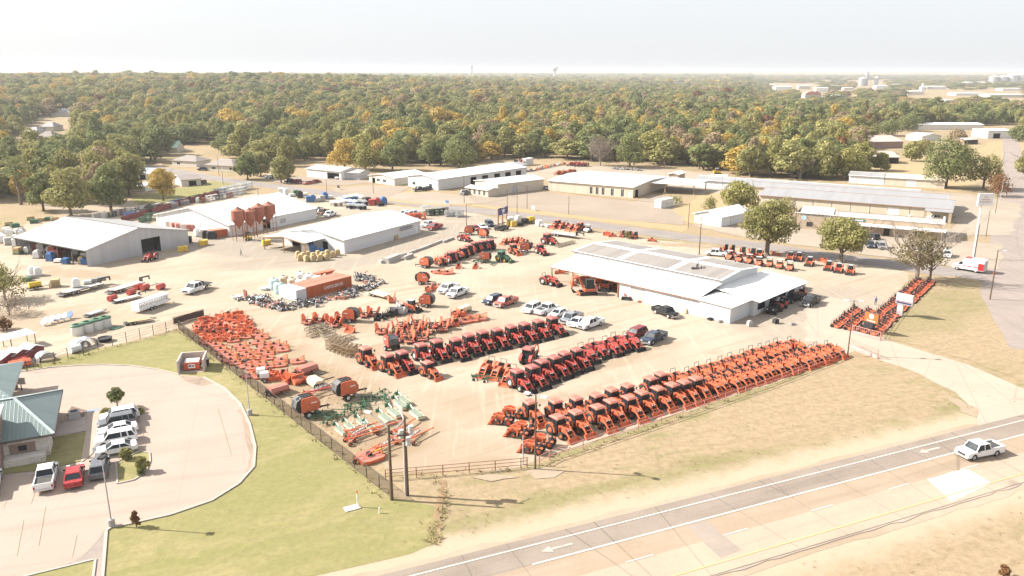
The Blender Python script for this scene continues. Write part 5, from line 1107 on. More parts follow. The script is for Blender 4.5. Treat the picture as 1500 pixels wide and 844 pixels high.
for i,(x,y) in enumerate([(1062,370),(1072,371),(1087,374),(1101,376)]): place(EX,G(x,y),ang(G(x,y),G(x-10,y+9))+jit(.2),f'orange mini digger with raised boom, {ORD[i]} from the street pole beside the great oak','mini diggers beside the great oak',.95)
place(SK,G(1112,377),ang(G(1112,377),G(1103,384)),'orange track loader with raised arms at the foot of the great oak',None,1.05)
for i,(x,y) in enumerate([(1046,372),(1055,371)]): place(TO,G(x,y),ang(G(x,y),G(x-14,y+5)),f'orange tractor at the street-pole end of the digger line, {ORD[i]} of two','orange tractors by the diggers',.8)
for i,(x,y) in enumerate([(1133,373),(1139,374),(1208,384),(1203,383)]): place(IM[(i*2+1)%4],G(x,y),1.2*i,f'orange attachment on the ground in the oak shade, {ORD[i]} from the great oak','attachments in the oak shade',1.0)
# under and around the open machine shed
place(EX,G(861,431),ang(G(861,431),G(842,432)),'big orange digger working arm down in front of the machine shed',None,1.5)
place(TOR,G(922,434),ang(G(922,430),G(914,440)),'red tractor peering out from the right end of the open machine shed',None,1.1)
place(SK,G(886,424),ang(G(886,424),G(880,434)),'orange loader between the posts of the machine shed',None,1.3)
for i,(x,y,k) in enumerate([(820,401,0),(828,398,1),(846,409,2),(858,410,3),(872,414,1),(900,423,0),(908,424,2)]): place(IM[k],G(x,y),random.uniform(0,6),f'orange implement stored in the open machine shed, {ORD[i]} from the corner post','implements inside the machine shed',1.3)
for i,(x,y) in enumerate([(840,418),(941,443)]): place(IM[i+1],G(x,y),i+.5,f"{['tan and orange scraper on the dirt left of the digger','small implement by the grey roller door'][i]}",None,.9)
# mowers along the right-hand fence
A,B_=G(1262,487),G(1352,409); dd=(B_-A).normalized(); nn=Vector((-dd.y,dd.x,0)); Lr=(B_-A).length; hm=ang((0,0),nn)
k=0
for i in range(int(Lr/1.55)):
    for j in range(4 if i*1.55<Lr*.30 else (2 if i*1.55<Lr*.45 else 2)):
        p=A+dd*(i*1.55+jit(.2))+nn*(-2.2+j*2.3+jit(.25)+ (0 if i*1.55<Lr*.3 else 0))
        place(ZM,p,hm+pi+jit(.2),f'orange ride-on mower, {ORD[j]} across in rank {ORD[i]} counted from the pink gate','ride-on mowers along the right-hand fence',1.2); k+=1
print('mowers',k)
# ---------------------------------------------------------------- fenced strip of mowers and hay tools
rows_=['338 529 361 519 387 513 411 509','345 533 372 526 393 519 414 514','323 513 352 508 378 503 401 506','330 519 357 513 388 508','337 523 367 522 383 517','352 530 364 530 392 526 436 531','360 538 380 533 412 529','370 540 392 538 410 536','372 548 386 545','365 552 380 553','316 507 342 500 377 491 384 496','306 503 330 498 360 495 372 490']
hc=ang(G(350,520),G(362,518.5))
n=0
for i,s in enumerate(rows_):
    for j,p in enumerate(pp(s)): place(RC,p,hc+jit(.12),f'flat orange rotary cutter, {ORD[j]} from the black fence in the {ORD[i]} rank','rotary cutters in the fenced strip',.98+jit(.08)); n+=1
rg=random.Random(5)
q=pp('283 487 300 470 330 462 352 462 372 478 368 492 340 500 318 505 300 500')
def inside(p,poly):
    c=False; j=len(poly)-1
    for i in range(len(poly)):
        a,b=poly[i],poly[j]
        if (a.y>p.y)!=(b.y>p.y) and p.x<(b.x-a.x)*(p.y-a.y)/(b.y-a.y)+a.x: c=not c
        j=i
    return c
pts=[]
while len(pts)<50:
    p=G(rg.uniform(280,375),rg.uniform(462,506))
    if inside(p,q) and all((p-o).length>1.35 for o in pts) or rg.random()<.0004: pts.append(p)
for p in pts: place(IM[rg.randrange(4)],p,rg.choice([hc,hc+.9,hc-2.2,rg.uniform(0,6)]),'orange implement in the tangle at the far end of the fenced strip','orange implements tangled at the far end of the fenced strip',rg.uniform(.95,1.3))
place(BL,G(449,608),ang(G(440,612),G(462,606)),'orange and black round baler nearest the black fence',None,1.12)
place(BL,G(506,583),ang(G(497,587),G(520,581)),'orange and black round baler beyond the green hay tools',None,1.12)
for i,(x,y,l) in enumerate([(625,392,'orange and black round baler facing the white store beside the tractor line'),(619,416,'orange and black round baler alone in front of the concrete blocks'),(626,449,'orange round baler with a black back near the grey shredder'),(515,471,'orange and black round baler behind the timber stack'),(711,384,'orange and black round baler left of the green tractor'),(770,369,'orange round baler behind the knot of tractors'),(688,344,'orange round baler by the row of cars beyond the tractors'),(708,348,'dark orange baler beside the parked cars')]):
    place(BL,G(x,y),[ang((0,0),(-1,.35)),ang((0,0),(1,-.2)),ang((0,0),(-1,.2)),ang((0,0),(-1,.2)),ang((0,0),(-1,-.1)),ang((0,0),(-1,0)),ang((0,0),(-1,0)),ang((0,0),(1,-.5))][i],l,None,1.0)
place(BLR,G(574,512),ang(G(574,512),G(560,500)),'red baler with a black ribbed top behind the orange tractors',None,1.0)
for i,s in enumerate(['597 594 615 614 570 620 583 612 592 600 548 633 536 626 518 632 505 638'.split()]):
    for j in range(9):
        x,y=float(s[2*j]),float(s[2*j+1]); place(DM,G(x-4,y-3),ang(G(x-10,y-8),G(x+10,y+8)),f'disc mower under green canvas cover, {ORD[j]} counting from the open dirt towards the black fence','canvas-covered disc mowers',1.0 if j<5 else .85)
for j,(x,y,x2,y2) in enumerate([(505,640,548,626),(510,647,550,632),(505,652,558,636),(549,665,605,646),(572,650,612,634),(545,636,590,622),(578,640,608,619),(596,652,618,641)]):
    place(RK,G(x,y),ang(G(x,y),G(x2,y2)),f'orange hay rake with spoked tine wheels, {ORD[j]} counting from the black fence','hay rakes near the twin poles',1.0)
for j,(x,y) in enumerate([(473,612),(484,618),(458,607),(520,596),(534,594),(545,586),(556,580),(527,603),(565,590),(507,606)]): place(TD,G(x,y),random.uniform(0,6.3),f'green hay tool with rotors among the balers, {ORD[j]} of the scattered green ones','green hay tools among the balers',.9)
place(RC,G(541,672),ang(G(538,676),G(560,668)),'orange mower deck alone near the twin poles',None,1.5)
place(RK,G(445,585),ang(G(440,586),G(495,572)),'red trailed mower with a long drawbar between the two balers',None,1.35,('rkred',{'machine_orange':m_rd}))
def drum(lab,x,y,x2,y2,mat,sc=1):
    t=thing('hay_conditioner',lab,'hay machine',G(x,y),ang(G(x,y),G(x2,y2))); M().ext([(-.9,.4),(.7,.4),(.9,.8),(.6,1.3),(-.5,1.35),(-.9,.9)],-1.4,1.4).obj('hood',mat,t)
    M().bar((.7,0,.6),(3.2,.4,.6),.14,.14).obj('drawbar',m_bk,t); s=M().box(-1.0,-1.45,.35,.8,-1.4,.9); s.box(-1.0,1.4,.35,.8,1.45,.9); s.obj('side_plate',m_bk,t)
    for q in (-1,1): wheel(t,.36,.24,-.6,q*1.65,m_ltg,10)
    t.scale=(sc,)*3; return t
drum('orange mower conditioner with pink hood beside the black fence',408,577,430,590,m_pr); drum('orange mower conditioner with pink hood at the dirt side of the strip',450,548,470,556,m_pr,1.1); drum('green and cream hay machine with a wide white belly',463,566,490,559,m_cream,1.0); drum('cream and green hay machine near the parked cars',680,458,700,462,m_cream,1.0)
for j,(x,y) in enumerate([(415,552),(430,556),(400,556),(420,560),(395,549),(440,562)]): place(IM[j%4],G(x,y),j*1.1,f'orange tillage tool below the rotary cutters, {ORD[j]} from the dirt','tillage tools below the rotary cutters',1.35)
for j,(x,y) in enumerate([(383,549),(388,555)]):
    t=thing('seed_box',f"white seed hopper on wheels below the rotary cutters, {['farther','nearer'][j]} of two",'hopper',G(x,y+3),.3); M().box(-.7,-.6,.7,.7,.6,1.45,.1,.1).obj('hopper',m_wtrim,t); M().box(-.6,-.9,.3,.6,.9,.45).obj('frame',m_bk,t)
    for s in (-1,1): wheel(t,.35,.2,0,s*1.0,m_ltg,9)
# middle field of folded mowers and implements
fm=[(560,487,-.2),(573,492,.1),(584,483,0),(596,492,.2),(606,486,.1),(616,480,.1),(627,487,-.1),(638,478,.1),(648,483,.1),(580,499,0),(598,500,.2),(618,497,.1),(612,474,0),(590,477,.2),(655,476,.1)]
for i,(x,y,a) in enumerate(fm): place(FM,G(x,y),FW-.5+a,f'orange folding mower, {ORD[i]} of the huddle in front of the red row','folding mowers in front of the red row',1.2)
for i,(x,y,k) in enumerate([(660,473,2),(669,476,0),(680,472,2),(690,470,2),(702,468,2),(666,464,1),(676,462,1)]): place(RC if k==2 else IM[k],G(x,y),ang((0,0),(1,.3))+jit(.3),f'orange cutter or scraper, {ORD[i]} of the group beside the cream hay machine','orange tools beside the cream hay machine',1.35)
for i,(x,y) in enumerate([(452,473),(468,471),(486,473),(500,470),(535,463),(547,461),(507,482),(512,487),(493,477)]): place(FM if i not in(6,7) else IM[i%4],G(x,y),ang((0,0),(-.3,-1))+jit(.2),f'orange implement with raised panel, {ORD[i]} of those behind the timber stack','orange implements behind the timber stack',1.15)
for i,(x,y) in enumerate([(555,468),(563,466),(571,464),(579,461)]): place(IM[[0,2,0,1][i]],G(x,y),i*.9,f'black implement, {ORD[i]} in the dark line behind the folding mowers','black implements in a line',1.4,('blk',{'machine_orange':m_bk,'faded_orange_roof':m_bk}))
place(SK,G(603,456),ang(G(603,456),G(620,459)),'orange machine with dark cab beside the grey shredder',None,1.15); 
for i,(x,y) in enumerate([(590,457),(583,460)]): place(IM[1],G(x,y),.4+i,f"grey shredder block beside the dark implements, {['nearer','farther'][i]} of two",None,1.7,('gry',{'machine_orange':m_greyd,'faded_orange_roof':m_greyd}))
place(FT2,G(557,435),ang(G(545,432),G(575,440)),'cream tool carrier trailer between the container scrap and the balers',None,1.0,('crt',{'grey_decking':m_cream,'black_steel':m_cream}))
place(IM[3],G(573,442),.3,'orange bucket implement at the end of the cream carrier',None,1.6)
for i,(x,y,k) in enumerate([(643,400,2),(655,401,2),(672,393,0),(697,393,0),(627,427,1),(637,424,1)]): place(RC if k==2 else IM[k],G(x,y),ang((0,0),(1,.1))+jit(.3),f'orange cutter or tool on open dirt near the lone balers, {ORD[i]} of six','orange tools near the lone balers',1.3)
place(TD,G(705,386),.3,'green hay tool lying left of the green tractor',None,1.2); place(TD,G(722,388),1.3,'green spidery hay tool touching the green tractor',None,.8)
place(RK,G(718,556) if 0 else G(690,556),.1,'green toolbar with tines in front of the three orange tractors',None,.9,('rkg',{'machine_orange':m_gr,'galvanised_steel':m_gr})); place(RK,G(706,559),.1,'green toolbar with tines nearer the red tractor row',None,.8,('rkg',{'machine_orange':m_gr,'galvanised_steel':m_gr}))
place(EX,G(775,526),ang(G(775,526),G(790,520)),'orange and black digger arm machine behind the middle row',None,.9)
# ---------------------------------------------------------------- cars
car('p','white',1434,667,-31,6,'white crew-cab pickup driving on the highway')
car('p','white',657,427,-15,6,'white pickup next to the orange baler, farther of two'); car('p','white',670.5,433.5,-15,6,'silver-white pickup next to the orange baler, nearer of two')
car('s','navy',722,444,-12,4,'dark sedan-like suv left of the coral pickup'); car('p','coral',741,447,-14,5,'coral red old pickup in the open yard')
car('s','white',779,456,-13,6,'white suv first in the line of parked cars behind the red row'); car('p','white',801,458,16,-6,'white pickup with open dark bed backing towards the red row'); car('c','white',818,463,-12,5,'white hatchback between two pickups')
car('p','silver',837,471,-16,8,'silver pickup in the line of parked cars'); car('c','white',845,476,-13,7,'white sedan beside the last white pickup'); car('p','white',865,479,-18,6,'white crew-cab pickup last in the line of parked cars')
car('s','maroon',932,493,-17,7,'maroon suv at the end of the middle tractor row'); car('p','navy',958,500,-17,8,'dark blue pickup beside the maroon suv')
car('p','black',974,462,16,6,'black pickup along the front wall of the dealership'); car('p','white',1167,425,-12,8,'white pickup at the far end of the dealership office'); car('p','black',1161,441,-14,5,'black pickup nose-in at the dealership entrance'); car('p','black',1187,446,-14,7,'black pickup parked away from the office wall')
place(UT,G(1133,458),ang(G(1133,458),G(1124,464)),'black utility vehicle at the office corner',None,1.4,('utvb',{'machine_orange':m_bk,'light_grey_rim':m_bk})); place(UT,G(1142,453),ang(G(1142,453),G(1133,459)),'red utility vehicle behind the black one at the office corner',None,1.4,('utvr',{'machine_orange':m_rd,'light_grey_rim':m_bk})); place(UT,G(1171,435),ang(G(1171,435),G(1162,440)),'orange utility vehicle between the pickups at the office',None,1.3)
car('p','red',637,336,-14,4,'red pickup at the far corner of the white store'); car('p','white',628,332,-14,4,'white pickup behind the red one at the store corner')
car('p','white',484,317,-14,5,'white pickup outside the white hall, nearest of three'); car('p','brown',473,314,-14,5,'brown and white pickup between two others outside the white hall'); car('p','silver',464,311,-14,5,'silver pickup outside the white hall, farthest of three')
car('s','navy',717,331,6,4,'dark blue car by the legs of the navy billboard'); car('c','white',707,335,8,4,'white car between the dark blue and the red one'); car('c','red',697,337,8,4,'red car next to the orange balers')
car('c','white',177,609,-26,10,'white suv in the bank car park, farthest of five') if 0 else None
BH=(-26,5)
car('s','white',176,615,*BH,'white suv nearest the small tree in the bank car park'); car('s','grey',173,624,*BH,'silver grey car second from the small tree in the bank car park'); car('c','white',173,635,*BH,'white car in the middle of the five in the bank car park'); car('s','white',171,649,*BH,'big white suv fourth from the small tree in the bank car park',None,1.02); car('c','white',171,663,*BH,'white sedan nearest the round bushes in the bank car park',None,1.0)
car('p','white',69,706,4,-16,'white pickup seen from behind in the bank car park'); car('c','red',110,704,2,-16,'bright red sedan beside the white pickup at the bank',None,1.05); car('s','grey',147,692,3,-16,'dark grey suv under the lamp post at the bank'); car('p','white',-14,716,4,-16,'white van tail at the left edge of the bank car park')
for i,(k,c,x,y,dx,dy,l) in enumerate([('p','black',427,268,-10,1,'dark red pickup under the street tree left of the maroon one'),('p','maroon',437,269,10,2,'maroon pickup under the street tree'),('c','white',394,261,-10,1,'white car in the shade of the big street tree'),('c','navy',403,262,-10,1,'dark car next to the white one in the street tree shade'),('p','white',499,262,-10,2,'white pickup in front of the white workshop'),('c','coral',452,270,-10,1,'red and white car at the roadside before the workshop'),('c','red',462,268,-10,1,'red car at the roadside before the workshop'),('p','black',615,280,-10,1,'black pickup at the end wall of the long white shop'),('c','navy',626,278,-8,1,'dark car beside the black pickup at the long shop'),('p','white',664,274,-10,3,'white pickup along the long white shop'),('p','silver',681,285,-9,3,'silver pickup by the low tan office'),('c','silver',800,277,-6,-4,'pale blue car at the corner of the beige warehouse'),('s','black',296,270,-8,2,'black car beside the beige garage'),('s','navy',297,250,-8,0,'dark blue car in front of the hip-roofed bungalow'),('s','black',1277,350,-10,-3,'black suv by the tan brick building'),('s','navy',1274,362,4,6,'dark blue suv in the brick building car park'),('s','silver',1290,364,6,5,'grey suv in the brick building car park'),('c','white',1350,368,-8,3,'white car seen through the bare tree'),('s','white',1387,376,-2,8,'white suv by the foot of the white sign pole'),('p','white',1325,318,10,2,'white pickup behind the brick building parapet'),('p','white',1371,323,-10,0,'white pickup under the storage row porch')]):
    car(k,c,x,y,dx,dy,l,None,1.0)
drop_unused(TC,TCR,TO,TOR,TCN,TCG,TCRN,TS,PK,SV,SD,BL,BLR,RC,*IM,FM,DM,RK,TD,SK,UT,EX,ZM)
# ---------------------------------------------------------------- yard goods, tanks, silos
m_tan=paint('tan_plastic',(.50,.40,.28),.5,.08,dirt=.15); m_lblue=paint('pale_blue_plastic',(.45,.60,.62),.45,.06,dirt=.12); m_wpl=paint('white_plastic',(.66,.66,.63),.45,.05,dirt=.15); m_wood=paint('raw_timber',(.38,.27,.155),.85,.25,dirt=.3,ns=3); m_woodg=paint('grey_timber',(.30,.25,.19),.85,.25,dirt=.3,ns=3)
m_conc=paint('grey_concrete',(.36,.34,.32),.9,.12,dirt=.25); m_maroon=paint('maroon_steel',(.19,.045,.045),.6,.2,dirt=.2); m_blue=paint('blue_plastic',(.05,.14,.33),.5,.1,dirt=.15); m_straw=paint('straw',(.42,.32,.17),.95,.25,dirt=.3,ns=4); m_pinkp=paint('faded_red_pipe',(.50,.22,.18),.6,.15,dirt=.2); m_pipew=paint('white_pipe',(.60,.60,.58),.5,.1,dirt=.2)
m_cont=sheet('orange_container_steel',(.40,.10,.032),.28,0,rough=.5,dirt=.25,bump=.8); m_contw=sheet('white_container_steel',(.62,.62,.60),.28,0,rough=.5,dirt=.3,bump=.8); m_contend=sheet('white_container_end',(.55,.56,.57),.28,1,rough=.5,dirt=.35,bump=.8)
m_contr=sheet('container_roof_steel',(.42,.17,.11),.28,0,rough=.5,dirt=.2,bump=.6)
def T(name,label,cat,px,py,dx=10,dy=0,group=None,z=0):
    a=G(px,py); b=G(px+dx,py+dy); return thing(name,label,cat,(a.x,a.y,z),ang(a,b),group)
def container(label,o,rz,L,w,h,mat,roof,end):
    t=thing('shipping_container',label,'container',o,rz); m=M(); m.box(0,0,.12,L,w,h); m.obj('wall',mat,t)
    M().box(-.01,.1,h+.003,L+.01,w-.1,h+.05).obj('roof',roof,t)
    d=M(); d.box(-.05,.08,.2,-.005,w/2-.02,h-.1); d.box(-.05,w/2+.02,.2,-.005,w-.08,h-.1); d.obj('door',end,t)
    f=M()
    for x in (0,L):
        for y in (0,w): f.bar((x,y,.0),(x,y,h+.06),.14,.14)
    for y in (0,w): f.bar((0,y,.15),(L,y,.15),.1,.16); f.bar((0,y,h),(L,y,h),.1,.12)
    for x in (0,L): f.bar((x,0,h),(x,w,h),.12,.12)
    f.obj('corner_frame',roof,t); return t
cu=Vector((.61,.79,0)).normalized(); cn=Vector((-.79,.61,0)).normalized(); o=G(450,439)
ca=container('orange container with pale capitals on its long side',o,ang((0,0),cu),12.1,2.44,2.6,m_cont,m_contr,m_cont)
text('CAIPOLBROK',.95,m_wink,ca,(7.1,-.085,1.45),(pi/2,0,0),.01,sx=.92)
container('orange container tucked behind the lettered one',o+cn*2.62,ang((0,0),cu),12.1,2.44,2.6,m_cont,m_contr,m_cont)
wc=container('white container standing across the end of the orange ones',o-cu*2.75+cn*-.1,ang((0,0),cu),2.44,5.6,2.55,m_contw,m_wtrim,m_contend)
m_=M(); m_.box(.06,-.03,.2,2.38,-.005,2.45); m_.obj('door',m_contend,wc)
def tank(label,px,py,r,h,mat,lid=None,group=None,name='poly_tank'):
    t=thing(name,label,'tank',G(px,py),0,group); M().lathe([(r*.97,0),(r,.1),(r,h*.3),(r*1.02,h*.33),(r,h*.36),(r,h*.62),(r*1.02,h*.65),(r,h*.68),(r,h*.86)],n=20).obj('body',mat,t,True); M().lathe([(r,h*.86),(r*.75,h*.96),(r*.25,h),(0,h)],n=20).obj('dome',lid or mat,t,True); M().lathe([(.25,h-.02),(.25,h+.1),(0,h+.1)],n=10).obj('cap',m_bk if lid is None else lid,t); return t
for i,(x,y,m_,c) in enumerate([(402,424,m_lblue,'pale blue'),(409,430,m_lblue,'pale blue'),(421,433,m_lblue,'pale blue'),(416,420,m_tan,'tan'),(429,423,m_tan,'tan'),(441,425,m_wpl,'white'),(440.5,414,m_wpl,'white'),(453,417,m_wpl,'white'),(466,419,m_wpl,'white')]):
    tank(f'{c} round water tank behind the orange containers, {ORD[[0,1,2,0,1,0,1,2,3][i]]} of the {c} ones',x,y,1.05,2.5,m_,None,'water tanks behind the containers')
for i,(x,y) in enumerate([(114,490.5),(129,486),(143,482),(155,478.5)]):
    t=thing('stock_tank',f"white round tank with green ring lid, {ORD[i]} from the silver culvert rings",'tank',G(x,y),0,'green-lidded tanks in a row'); M().lathe([(1.02,0),(1.06,.05),(1.06,1.7)],n=20).obj('body',m_wpl,t,True); M().lathe([(.45,1.98),(.62,2.05),(1.0,1.98),(1.13,1.82),(1.1,1.68)],n=20).obj('lid',m_gr,t,True); M().lathe([(0,1.8),(.5,1.8)],n=16).obj('well',m_bk,t)
t=thing('ring_cover','spare green ring cover lying beside the row of tanks','lid',G(169,481)); M().lathe([(.4,.05),(.5,.2),(.95,.18),(1.1,.03)],n=18).obj('lid',m_gr,t,True)
# hopper bins
for i,(x,yt,yb,w) in enumerate(((352,303,352,17.5),(368.5,304,348,15.5),(381.5,297.5,344,17.5),(396,295,340,17))):
    b=G(x,yb); px=(G(x+1,yb)-b).length; r=w*px*.56; h=topz(x,yb,yt); t=thing('hopper_bin',f"rust-red hopper bin on legs beside the white hall, {['first','second and shortest','third','fourth'][i]} from the orange container",'silo',b,0,'rust-red hopper bins')
    h1=h-1.0; h0=h*.62; hc_=h*.36
    M().lathe([(r,h0),(r,h1)],n=18).obj('bin',paint('rust_red_bin',(.30,.10,.06),.7,.18,dirt=.3),t,True); M().lathe([(r*1.03,h1),(r*.22,h-.2),(r*.2,h),(0,h)],n=18).obj('roof',paint('faded_rust_roof',(.33,.14,.095),.7,.1),t,True); M().lathe([(r,h0),(.2,hc_),(.2,hc_-.3)],n=18).obj('hopper',MATS['rust_red_bin'],t,True)
    for k in range(6):
        c=k*pi/3+.3; M().bar((r*cos(c),r*sin(c),0),(r*cos(c),r*sin(c),h0+.2),.1,.1).obj('leg',m_rust,t)
    q=M()
    for k in range(6):
        c,c2=k*pi/3+.3,(k+1)*pi/3+.3
        for z in (h0-.1,h0*.5): q.bar((r*cos(c),r*sin(c),z),(r*cos(c2),r*sin(c2),z),.07,.07)
    q.obj('brace',m_rust,t); M().bar((r*1.05,-.2,.2),(r*1.05,-.2,h1),.3,.05).obj('ladder',m_rust,t)
# stacks of goods, scrap
def goods(kind):
    t=thing('pallet_stack','pallet stack','pallet'); p=M()
    for y in (-.5,0,.5): p.box(-.6,y-.06,0,.6,y+.06,.1)
    for x in (-.5,-.25,0,.25,.5): p.box(x-.09,-.6,.1,x+.09,.6,.13)
    p.obj('pallet',m_woodg,t); g=M(); rgg=random.Random(kind+3)
    if kind==0:
        for k in range(4): j=rgg.uniform(-.04,.04); g.box(-.58+j,-.58-j,.135+k*.26,.58+j,.58-j,.385+k*.26,.05,.05)
    elif kind==1: g.box(-.55,-.57,.135,.55,.57,1.15,.04,.04); g.box(-.4,-.45,1.15,.35,.45,1.4,.1,.1)
    else:
        for k in range(5): g.cyl((-.57,-.48+k*.24,.26),(.57,-.48+k*.24,.26),.115,None,8); 
        for k in range(4): g.cyl((-.57,-.36+k*.24,.47),(.57,-.36+k*.24,.47),.115,None,8)
    g.obj('load',m_wpl,t); return t
GD=[goods(k) for k in range(3)]
GC={'white':('gw',{'white_plastic':m_wpl}),'blue':('gb',{'white_plastic':m_blue}),'red':('gr',{'white_plastic':m_rd}),'tan':('gt',{'white_plastic':m_straw}),'black':('gk',{'white_plastic':m_bk}),'green':('gg',{'white_plastic':m_gr}),'yellow':('gy',{'white_plastic':m_yl}),'orange':('go',{'white_plastic':m_or}),'grey':('gs',{'white_plastic':m_conc}),'pink':('gp',{'white_plastic':m_pinkp})}
def stack(k,col,x,y,lab,group,sc=1.3): return place(GD[k],G(x,y),random.uniform(-.3,.3)+.5,lab,group,sc,GC[col])
rs=random.Random(21)
cols=['red','white','blue','white','tan','white','orange','blue','white','green','white']
for i in range(26):
    bay=i%5; f=(bay+rs.uniform(.2,.8))/5.0; q=SH.location+Vector((cos(SH.rotation_euler[2]),sin(SH.rotation_euler[2]),0))*(f*SH['L'])+Vector((-sin(SH.rotation_euler[2]),cos(SH.rotation_euler[2]),0))*rs.choice([-.9,1.2,2.8,4.5,6.5])
    place(GD[i%3],(q.x,q.y,.03),rs.uniform(-.2,.2),f'stacked feed or supply pallet inside the open silver shed','pallets inside the silver shed',rs.uniform(1.2,1.7),GC[cols[i%11]])
for i in range(22): stack(i%2,'white' if i%3 else 'grey',rs.uniform(0,60),rs.uniform(340,362) ,'pale stack of panels and bags behind the silver shed','pale stacks behind the silver shed',rs.uniform(1.2,1.9))
for i,(x,y) in enumerate([(12,330),(22,333),(44,322),(50,327),(60,324),(73,323),(80,323)]): stack(2,'green' if i%2 else 'tan',x,y,f'low stack of green-brown posts on the far left dirt, {ORD[i]} from the frame edge','post stacks on the far left dirt',2.0)
hay=[(437,377),(444,379),(452,377),(459,379),(466,376),(473,378),(480,375),(488,377),(495,374),(440,382),(449,383),(458,383),(469,382),(478,381)]
for i,(x,y) in enumerate(hay): stack(1,'tan',x,y,'straw-coloured bale pack in front of the timber canopy','straw bale packs by the canopy',1.15)
stack(1,'white',448,371,'tall white wrapped pallet in front of the canopy, left one','',1.9); stack(1,'blue',458,371,'tall blue and white wrapped pallet in front of the canopy','',1.7); stack(0,'blue',470,372,'blue pallet at the corner of the store wall',None,1.2)
for i,(x,y) in enumerate([(248,333),(255,335),(262,336),(270,337),(278,338),(286,338),(265,332),(275,333),(258,331)]): stack(0,'pink' if i%3 else 'white',x,y,'pink and white bagged feed heaped before the white hall gable','bagged feed before the white hall',1.7)
for i,(x,y) in enumerate([(290,346),(297,347),(302,349),(308,350),(313,350)]): stack(1,'white' if i<2 else 'black',x,y,f'wrapped pallet between the silver shed and the orange bin, {ORD[i]} from the shed','wrapped pallets by the orange bin',1.6)
for i,(x,y) in enumerate([(248,362),(255,361),(262,360),(270,358),(276,356)]): stack(i%2,'black',x,y,f'dark bundle along the gable wall of the silver shed, {ORD[i]} from the doorway','dark bundles by the silver shed',1.6)
for i,(x,y) in enumerate([(265,369),(271,368),(296,360),(301,359),(388,360),(393,359)]): stack(0,'yellow',x,y,f"yellow feeder pack, {ORD[i%2]} {['beside the doorway of the silver shed','near the shed corner','at the canopy post'][i//2]}",'yellow feeders',1.25)
t=container('small orange open-topped bin beside the white hall',G(307,350),ang(G(307,350),G(337,346)),7,2.4,2.2,m_cont,m_contr,m_cont)
# forklift
t=T('forklift','yellow forklift parked beneath the hopper bins','forklift',364,352,-6,4); M().box(-1.2,-.6,.3,.6,.6,1.0).obj('body',m_yl,t); f=M()
for x,y in ((-.9,-.5),(-.9,.5),(.45,-.5),(.45,.5)): f.bar((x,y,1),(x*.9,y,2.2),.08,.08)
f.box(-.95,-.55,2.2,.5,.55,2.27); f.obj('overhead_guard',m_bk,t); f=M()
for s in (-.3,.3): f.bar((.75,s,.1),(.75,s,2.6),.12,.12); f.bar((.8,s,.12),(1.9,s,.12),.14,.06)
f.obj('mast',m_bk,t)
for x in (-.8,.45):
    for s in (-1,1): wheel(t,.32,.25,x,s*.6,m_wtrim,9)
# scrap and attachments by the containers
def scrap(k):
    rr=random.Random(k); t=thing('farm_attachment','attachment','attachment'); a=M()
    for _ in range(5): p=Vector((rr.uniform(-.7,.7),rr.uniform(-.5,.5),rr.uniform(.1,.8))); a.bar(p,p+Vector((rr.uniform(-.8,.8),rr.uniform(-.8,.8),rr.uniform(-.4,.5))),.1,.1)
    a.bar((-.8,0,.15),(.8,0,.15),.14,.14); a.obj('frame',m_bk,t); b=M(); b.lathe([(0,-.06),(.3,-.08),(.34,0),(.3,.08),(0,.06)],(rr.uniform(-.5,.5),0,.36),10,'y'); b.cb((rr.uniform(-.4,.4),.3,.3),(.5,.35,.4),rr.uniform(0,3)); b.obj('gearbox',m_greyd if k%2 else m_steel,t); return t
SC=[scrap(k) for k in range(5)]
poly=[pp('400 447 430 446 450 443 520 420 535 418 545 424 520 436 470 448 430 455 405 456'),pp('345 440 372 434 395 436 412 444 415 456 395 452 370 446'),pp('515 405 530 402 548 408 560 416 548 424 530 418')]
for pl,n,lab,gr in ((poly[0],58,'dark tangled attachment heaped along the lettered container','attachments along the container'),(poly[1],34,'dark scrap attachment strewn left of the white container','attachments left of the white container'),(poly[2],26,'black implement frame piled beyond the container','implement frames beyond the container')):
    xs_=[p.x for p in pl]; ys_=[p.y for p in pl]; k=0
    while k<n:
        p=Vector((rs.uniform(min(xs_),max(xs_)),rs.uniform(min(ys_),max(ys_)),0))
        if inside(p,pl): place(SC[rs.randrange(5)],p,rs.uniform(0,6.3),lab,gr,rs.uniform(.8,1.35),('sco',{'black_steel':m_or}) if rs.random()<.12 else None); k+=1
def tub(label,px,py,r,h,mat,inner=None,name='stock_tub'):
    t=thing(name,label,'tub',G(px,py)); M().lathe([(r*.92,0),(r,h),(r*1.06,h),(r*1.06,h-.06)],n=18).obj('wall',mat,t,True); M().lathe([(0,h*.8),(r*.95,h*.8)],n=18).obj('water',inner or m_lblue,t); return t
tub('round white stock tub on the dirt left of the attachments',347,438,1.0,.7,m_wpl); tub('flat teal tub among the scattered attachments',380,438,1.0,.5,m_lblue); tub('small white tub beside the pale blue tanks',387,425,.9,.6,m_wpl); tub('black rubber stock tub by the wire fence',154,500,1.15,.7,m_bk,m_bk); tub('low round feeder ring on the dirt left of the canopy',404,362,1.9,.35,m_tan,m_sand)
t=T('steel_plate','leaning rusty steel plate left of the attachments','plate',360,436,6,-1); M().box(-.1,-.9,0,.1,.9,1.6).obj('plate',m_maroon,t); M().bar((0,0,1.2),(1.0,0,0),.08,.08).obj('prop',m_bk,t)
